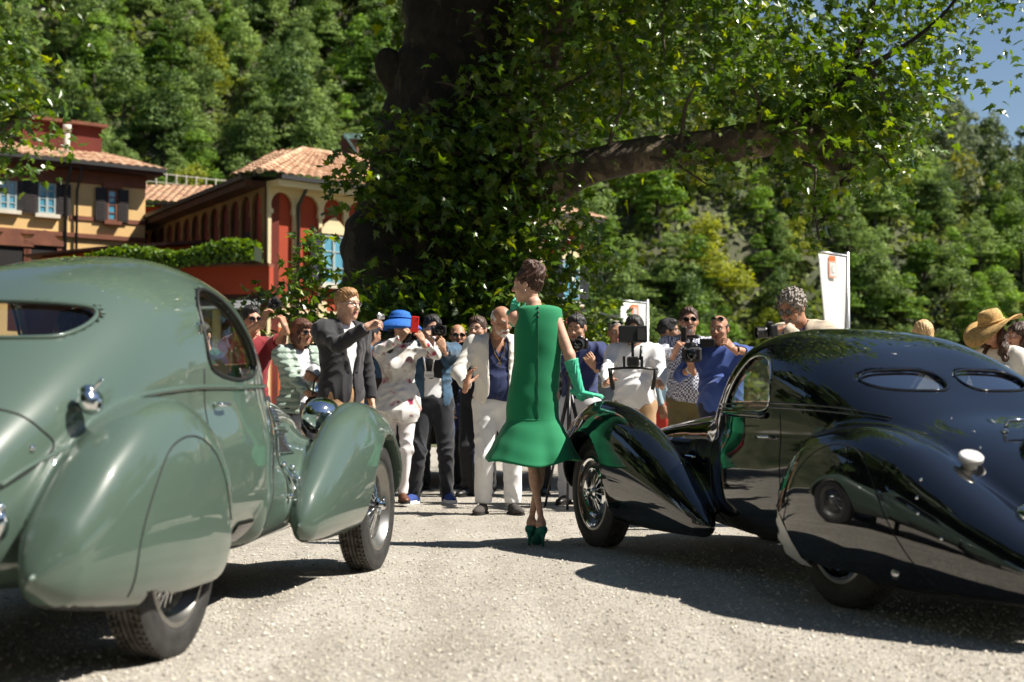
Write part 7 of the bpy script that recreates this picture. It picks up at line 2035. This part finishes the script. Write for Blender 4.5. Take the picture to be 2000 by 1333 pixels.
person("gimbal", "bearded cameraman in a white shirt and khaki trousers holding a two-handled camera rig", 1240, 12.5, 1.68, -5, head=(-8, 12, 0), eyes="none", hair=("short", HR_BLACK), beard=(HR_BLACK,), skin=SK_OLIVE, wide=1.08, belly=.03,
       R=dict(at=U(1181, 758, 12.05), f=(.2, -.9, .3), d=(-.5, -.5, .5), pose="grip", pole=(.9, -.5, -.5)), L=dict(at=U(1293, 758, 12.05), f=(-.2, -.9, .3), d=(.6, -.5, .5), pose="grip", pole=(-.9, -.5, -.5)), top=dict(m=M_W1, g=.018, hem=.80, wr=.008, collar=True), legs=dict(m=M_KHAKI, g=.02), shoes=dict(m=M_BROWNL))
rg = prop("camera_rig", "black handheld camera rig with a monitor and two grips, held by the white-shirted cameraman", "camera rig", U(1236, 722, 11.9))
b = MB(); b.tube([(-.21, 0, .0), (-.08, -.01, .012), (.08, -.01, .012), (.21, 0, .0)], .011, 8); b.build("crossbar", M_BLACKPL, rg, True)
for sg in (-1, 1):
    b = MB(); b.tube([(.19 * sg, 0, .0), (.185 * sg, .01, -.06), (.165 * sg, .015, -.17)], .017, 10); b.build("grip", M_RUB, rg, True)
b = MB(); b.box((0, -.01, .065), (.10, .07, .085), bev=.012); b.tube([(0, -.05, .065), (0, -.12, .065)], .034, 16); b.box((-.075, 0, .06), (.02, .06, .10), bev=.004); b.box((.075, 0, .06), (.02, .06, .10), bev=.004); b.build("camera_body", M_BLACKPL, rg)
b = MB(); b.tube([(0, .0, .11), (.0, .02, .22)], .012); b.tube([(.06, .0, .08), (.075, .02, .20)], .010); b.build("stem", M_BLACKPL, rg, True)
b = MB(); b.box((0.0, -.005, .295), (.24, .035, .145), Matrix.Rotation(-.12, 3, 'X'), bev=.01); b.build("monitor", M_BLACKPL, rg); b = MB(); b.box((.07, -.028, .293), (.065, .008, .10), Matrix.Rotation(-.12, 3, 'X')); b.build("battery", M_RUB, rg)
person("hoodie", "dark-haired man in profile in a blue-grey hooded top and red trousers", 1297, 14.0, 1.74, 70, head=(78, 2, 0), eyes="open", hair=("short", HR_BLACK), skin=SK_DARK, top=dict(m=M_GRBLUE, g=.03, neck=.075), legs=dict(m=M_REDT, g=.02), shoes=dict(m=M_BROWNL))
person("check", "moustached man in sunglasses and a navy check shirt steadying a video camera", 1345, 13.0, 1.78, -4, head=(-2, -2, 0), eyes="sun", hair=("short", HR_BROWN), beard=(HR_GREY, 1), skin=SK_TAN, wide=1.12, belly=.04,
       R=dict(at=U(1318, 690, 12.5), f=(.4, -.3, .85), d=(-.8, -.5, .2), pose="hold", pole=(1, -.2, -.6)), L=dict(at=U(1352, 700, 12.45), f=(-.2, -.5, .6), d=(.7, -.4, .2), pose="hold"), top=dict(m=M_CHECK, g=.018, hem=.90, wr=.0075, collar=True), legs=dict(m=M_OLIVE, g=.02, belt=M_BROWNL), shoes=dict(m=M_BROWNL))
vc = prop("video_camera", "black shoulder video camera with a square lens hood and fold-out screen", "video camera", U(1350, 690, 12.1), (-.1, -1, -.08))
b = MB(); b.box((0, .08, .02), (.12, .26, .13), bev=.02); b.box((0, .04, .125), (.03, .20, .03), bev=.01); b.tube([(0, -.04, .09), (0, -.04, .125)], .012); b.tube([(0, .12, .09), (0, .12, .125)], .012); b.build("camera_body", M_BLACKPL, vc)
b = MB(); b.tube([(0, -.05, .0), (0, -.12, .0)], .055, 20); b.box((.0, -.17, -.005), (.165, .10, .125), bev=.018); b.build("lens_hood", M_RUB, vc); b = MB(); b.lathe([(.05, 0), (.03, .006), (0, .009)], (0, -.222, -.005), Matrix.Rotation(PI / 2, 3, 'X'), 20); b.build("front_glass", M_LENSG, vc, True)
b = MB(); b.box((.135, -.02, .085), (.125, .018, .075), bev=.006); b.build("screen", M_BLACKPL, vc); b = MB(); b.box((-.065, -.03, .16), (.05, .06, .13), bev=.008); b.build("viewfinder", M_BLACKPL, vc); b = MB(); b.tube([(-.03, -.10, .14), (.03, -.16, .145), (.05, -.2, .145)], .016, 10); b.build("microphone", M_RUB, vc, True)
person("bluebald", "stocky man in a plain blue shirt, sunglasses on his head, beside the video camera", 1408, 12.2, 1.66, -12, head=(-25, 5, 0), eyes="up", hair=("fringe", HR_BLACK), skin=SK_TAN, wide=1.16, belly=.05,
       L=dict(at=U(1432, 682, 11.75), f=(-.65, -.35, .65), d=(.5, -.75, .3), pose="hold", pole=(-1, -.1, -.25)), R=dict(at=U(1352, 720, 11.95), f=(-.3, -.2, .8), d=(-.7, -.6, 0), pose="hold", pole=(.8, -.1, -.8)), top=dict(m=M_BLUE, g=.02, hem=.80, wr=.008, sleeve=.74, collar=True), legs=dict(m=M_NAVY, g=.02), shoes=dict(m=M_BROWNL))
for nm, lab, pk, sg in (("wristwatch", "black wristwatch on the raised arm of the man in the blue shirt", "bluebald", -1), ("wristwatch", "white-strapped wristwatch at the video camera by the man in the blue shirt", "bluebald", 1)):
    q = PEOPLE[pk]; a_, e_, w_, Fm, _ = q["arms"][sg]; dn = Vector(w_ - e_).normalized(); c_ = Vector(w_) - dn * .035; up = dn.orthogonal().normalized(); s_ = dn.cross(up)
    b = MB(); b.tube([c_ + (up * math.cos(t) + s_ * math.sin(t)) * .031 for t in np.linspace(0, 2 * PI, 24, endpoint=False)], .008, 6, closed=True); b.build(nm, M_RUB if sg < 0 else M_W1, q["body"], True)
person("curly", "man with curly grey hair, beard and round sunglasses leaning beside the black car's roof", 1588, 10.6, 1.78, -42, lean=17, head=(-48, 26, 0), eyes="sun", hair=("curly", HR_GREY), beard=(HR_GREY,), skin=SK_TAN, wide=1.05,
       L=dict(at=U(1533, 642, 10.2), f=(-1, .1, -.15), d=(-.1, -.3, 1), pose="grip", pole=(-.5, -.1, -.6)), top=dict(m=M_BLUE, g=.010, collar=True), coat=dict(m=M_BEIGE, name="linen_jacket", g=.026, hem=.80, open=([.80, .90, 1.06, 1.2, 1.44, 1.5], [.1, .06, .05, .05, .07, .07], 1.0)), legs=dict(m=M_KHAKI), shoes=dict(m=M_BROWNL))
still_camera("black camera rested on the black car's roof by the curly-haired man", U(1506, 648, 10.15), (-1, -.2, -.1), .08, .04)
person("blonde", "blonde head just showing above the black car's roof", 1803, 11.2, 1.56, 150, 'f', head=(160, 0, 0), hair=("bob", HR_BLONDE), skin=SK_PALE, top=dict(m=M_W1), legs=dict(m=M_JEANS), shoes=dict(m=M_LEATHB))
def straw_hat(Rh, hc, k, root):
    c = Vector(hc) + Rh @ Vector((0, -.02, .055)) * k; Rt = Rh @ Matrix.Rotation(-.18, 3, 'X'); V, F = [], []; n = 48
    pr = [(.255, -.03), (.22, -.012), (.16, -.004), (.112, .0), (.106, .012), (.103, .05), (.098, .085), (.078, .118), (.045, .125), (.02, .108), (0, .104)]
    for r_, z in pr:
        for j in range(n):
            t = 2 * PI * j / n; w = (r_ > .13) * (r_ - .13) / .125; z2 = z + w * (.055 * math.cos(2 * t + .4) - .05 * math.cos(t - 1.4)); V.append(c + Rt @ Vector((r_ * math.cos(t), r_ * math.sin(t) * 1.08, z2)) * k)
    for i in range(len(pr) - 1):
        for j in range(n): F.append((i * n + j, i * n + (j + 1) % n, (i + 1) * n + (j + 1) % n, (i + 1) * n + j))
    o = mesh_np("hat", V, np.array(F), M_STRAW, root, True); sm = o.modifiers.new("thick", 'SOLIDIFY'); sm.thickness = .004
    b = MB(); b.tube([c + Rt @ Vector((math.cos(q) * .108, math.sin(q) * .114, .018)) * k for q in np.linspace(0, 2 * PI, 32, endpoint=False)], .009, 6, closed=True); b.build("hat_band", M_STRAW, o, True)
person("straw", "woman in a wide straw hat and dark sunglasses at the black car's far side", 1950, 10.6, 1.565, -40, 'f', head=(-52, 6, 8), eyes="sun", hair=("long", HR_BROWN), hat=straw_hat, skin=SK_TAN, top=dict(m=M_LINEN), legs=dict(m=M_LGREY), shoes=dict(m=M_LEATHB))
person("brownhair", "woman with long wavy brown hair next to the straw hat at the picture's edge", 1998, 11.0, 1.53, -60, 'f', head=(-70, 0, 0), hair=("long", HR_BROWN), skin=SK_TAN, top=dict(m=M_BLACKC), legs=dict(m=M_JEANS), shoes=dict(m=M_LEATHB))
person("driver", "driver with brown hair seated in the green car, seen through its rear window", 150, 6.15, 1.66, 171, zo=-.36, head=(268, -3, 0), hair=("short", HR_BROWN), skin=SK_TAN, seated=True, top=dict(m=M_BLACKC, collar=True), legs=dict(m=M_JEANS), shoes=dict(m=M_LEATHB), feet=((.10, .62, .45), (-.10, .62, .45)), group="people round and in the cars",
       R=dict(loc=(.12, .36, 1.18), pose="grip"), L=dict(loc=(-.12, .36, 1.18), pose="grip"))
person("young", "young dark-haired man in a dark green top seen through the green car's side window", 400, 13.2, 1.66, 10, head=(-20, 12, 0), hair=("short", HR_BLACK), skin=SK_PALE, top=dict(m=cloth("bottle_green_top", (.008, .05, .03)), g=.016), legs=dict(m=M_JEANS), shoes=dict(m=M_LEATHB))

for kk, uu_, yy_, hh_, yw_, hr_, lb_ in (("back1", 748, 15.0, 1.66, 10, HR_BLACK, "man in black clothes hidden behind the blue suit and the blue hat"), ("back2", 812, 15.2, 1.64, -5, HR_BROWN, "man in black clothes hidden between the blue hat and the denim shirt"),
        ("back3", 915, 15.4, 1.66, 0, HR_BLACK, "man in black clothes hidden between the royal-blue suit and the thin-rimmed glasses"), ("back4", 1085, 14.2, 1.68, -15, HR_BROWN, "man in black trousers standing behind the woman in the emerald dress")):
    person(kk, lb_, uu_, yy_, hh_, yw_, head=(yw_, 0, 0), hair=("short", hr_), skin=SK_TAN, top=dict(m=M_BLACKC, g=.02), legs=dict(m=M_BLACKC, g=.022), shoes=dict(m=M_LEATHB))

# ------------------------------------------------------------------ the model in the green dress
M_DRESS = cloth("emerald_crepe", (.0, .20, .075), .85, .10, 420); M_GLOVE = mat("mint_glove", (.03, .46, .27), .42, bump=.15, bscale=120, bdist=.003, sheen=.3); M_PUMP = mat("teal_suede", (.006, .15, .105), .7)
MY = 9.15
md = person("model", "woman in emerald dress, mint gloves and teal heels touching the black car's wing", 1048, MY, 1.71, 178, 'f', zo=.085, side=-2, head=(252, 6, 0), hair=("updo", HR_UPDO), skin=SK_PALE, wide=.80, eyes="open",
       R=dict(at=U(1136, 776, 9.1), f=(1, -.05, -.16), d=(.15, -.15, 1), pose="flat", pole=(.5, -1, .2)), L=dict(at=U(1003, 619, 9.42), f=(.12, -.15, 1), d=(-.7, -.7, .1), pose="relaxed", pole=(.45, .9, -.5)),
       legs=None, shoes=None, feet=((-.035, .03, .085), (.03, -.05, .085)), extra=dict(fine=True, slim=.036, head=.93, gloves=dict(m=M_GLOVE, **{"from": .12})), group=None)
md["body"].pop("group", None) if "group" in md["body"] else None
root = md["body"]; Mi = md["Mi"]
def zv(v): return CAM_H + (791 - v) / FPX * MY
ED = [(597, 1026, 1076, .060), (600, 1012, 1090, .078), (606, 1007, 1098, .092), (625, 1006, 1099, .108), (660, 1004, 1099, .118), (700, 1003, 1096, .116), (740, 998, 1093, .122), (780, 990, 1091, .130), (812, 988, 1092, .130), (821, 988, 1093, .132), (838, 979, 1101, .152), (865, 965, 1111, .182), (888, 954, 1119, .208), (908, 945, 1127, .228)]
vs = np.array([e[0] for e in ED], float); fv = np.concatenate([np.linspace(vs[i], vs[i + 1], 5)[:-1] for i in range(len(vs) - 1)] + [[vs[-1]]])
lf = spl(vs, [e[1] for e in ED], fv); rt = spl(vs, [e[2] for e in ED], fv); dp = spl(vs, [e[3] for e in ED], fv)
n = 72; V = []
Rz = Matrix.Rotation(math.radians(0), 3, 'Z')
for v, l, r_, d_ in zip(fv, lf, rt, dp):
    cx = ((l + r_) / 2 - 1000) / FPX * MY; hw = (r_ - l) / 2 / FPX * MY; tf = max(0, (v - 821) / 87); hz_ = zv(v)
    for j in range(n):
        a = 2 * PI * j / n; c, s = math.cos(a), math.sin(a); e = .86
        fold = 1 + tf * (.060 * math.sin(3 * a + 1.2) + .048 * math.sin(7 * a + .4) + .02 * math.sin(12 * a + 1)) + .010 * math.sin(hz_ * 30 + 4 * a) * math.exp(-((v - 715) / 60) ** 2) + .006 * math.sin(hz_ * 55 + 3 * c)
        V.append((cx + hw * math.copysign(abs(c) ** e, c) * fold, MY + .015 + d_ * math.copysign(abs(s) ** e, s) * fold, hz_ + .034 * tf * abs(c) ** 1.5 - tf * .012 * math.sin(4 * a + .6)))
V = np.array([tuple(Mi @ Vector(p)) for p in V]); m_ = len(fv)
F = np.array([(i * n + j, (i + 1) * n + j, (i + 1) * n + (j + 1) % n, i * n + (j + 1) % n) for i in range(m_ - 1) for j in range(n)])
o = mesh_np("dress", V, F, M_DRESS, root, True); sm = o.modifiers.new("thick", 'SOLIDIFY'); sm.thickness = .004; sm.offset = -1
def back(u, v, off=.002):
    d_ = float(np.interp(v, fv, dp)); return Mi @ Vector(((u - 1000) / FPX * MY, MY + .015 - d_ - off, zv(v)))
b = MB(); b.tube([back(1050, v, .0015) for v in np.linspace(602, 818, 22)], .0022, 6); b.build("back_seam", mat("dress_seam", (.001, .07, .028), .8), o, True)
for v in (603, 612, 621):
    b = MB(); b.ball(back(1050, v, .004), (.008, .005, .008), n=8); b.build("button", M_LEATHB, o, True)
q = lambda c: Vector(c)
b = MB(); b.tube([back(l_ + (r_ - l_) * t, 821, .000 - (.13 - .13 * math.sqrt(max(0, 1 - (2 * t - 1) ** 2)) ** .9)) for t in np.linspace(.08, .92, 20) for l_, r_ in ((988, 1093),)], .003, 6); b.build("waist_seam", M_DRESS, o, True)
# court shoes
for sg in (1, -1):
    h_, n_, a_ = md["lg"][sg]; A = Vector(a_); fr = .25 * sg; Rz = Matrix.Rotation(-fr, 3, 'Z'); g = -.085
    q = lambda x, y, z: np.array(Vector((A.x, A.y, g)) + Rz @ Vector((x, y, z)))
    s = Sdf(.025); s.cone(q(0, -.035, .105), q(0, .02, .095), .033, .032); s.cone(q(0, .02, .085), q(0, .11, .030), .030, .034); s.cone(q(0, .11, .030), q(0, .185, .020), .034, .013)
    s.cuts.append(lambda X, d: smax(d, g + .004 - X[:, 2], .004)); s.cuts.append(lambda X, d, q=q, A=A: smax(d, X[:, 2] - (g + .128 - np.clip(np.linalg.norm(X[:, :2] - np.array(q(0, -.05, 0))[:2], axis=1) - .03, 0, 1) * .42), .004))
    V, F, N = s.mesh(.006); sh = mesh_np("shoe", V, F, M_PUMP, root, True, normals=N)
    b = MB(); b.tube([q(0, -.045, .085), q(0, -.052, .05), q(0, -.053, .0)], [.021, .009, .006], 10); b.build("heel", M_PUMP, sh, True)
b = MB(); e_ = Vector(md["hc"]) + md["Rh"] @ Vector((.079, -.004, -.045)) * .95; b.ball(e_, .006, n=8); b.build("earring", M_SILVER, root, True)
b = MB(); e_ = Vector(md["hc"]) + md["Rh"] @ Vector((-.079, -.004, -.045)) * .95; b.ball(e_, .006, n=8); b.build("earring", M_SILVER, root, True)

# onlookers behind the photographer: only the cars' paint shows them
BEHIND = [("gimbal", -3.1, -2.2), ("maroon", -2.0, -2.8), ("hat", -1.0, -2.4), ("denim", .1, -3.0), ("blazer", 1.2, -2.3), ("puffer", 2.2, -2.9), ("navy", 3.2, -2.4), ("check", 4.2, -2.8), ("royal", 5.2, -2.2)]
LB = ["man in a white shirt", "man in a maroon T-shirt", "woman in a printed tunic and blue hat", "man in a denim shirt", "man in a charcoal blazer", "woman in a sage quilted jacket", "man in a navy shirt", "man in a checked shirt", "man in a royal-blue suit"]
for (kx, x_, y_), lb in zip(BEHIND, LB):
    o = copy_tree(PEOPLE[kx]["body"]); o.location = (x_, y_, o.location.z); o.rotation_euler = (0, 0, .3 * math.sin(x_ * 3)); o["label"] = lb + " in the crowd behind the photographer"; o["group"] = "onlookers behind the photographer"
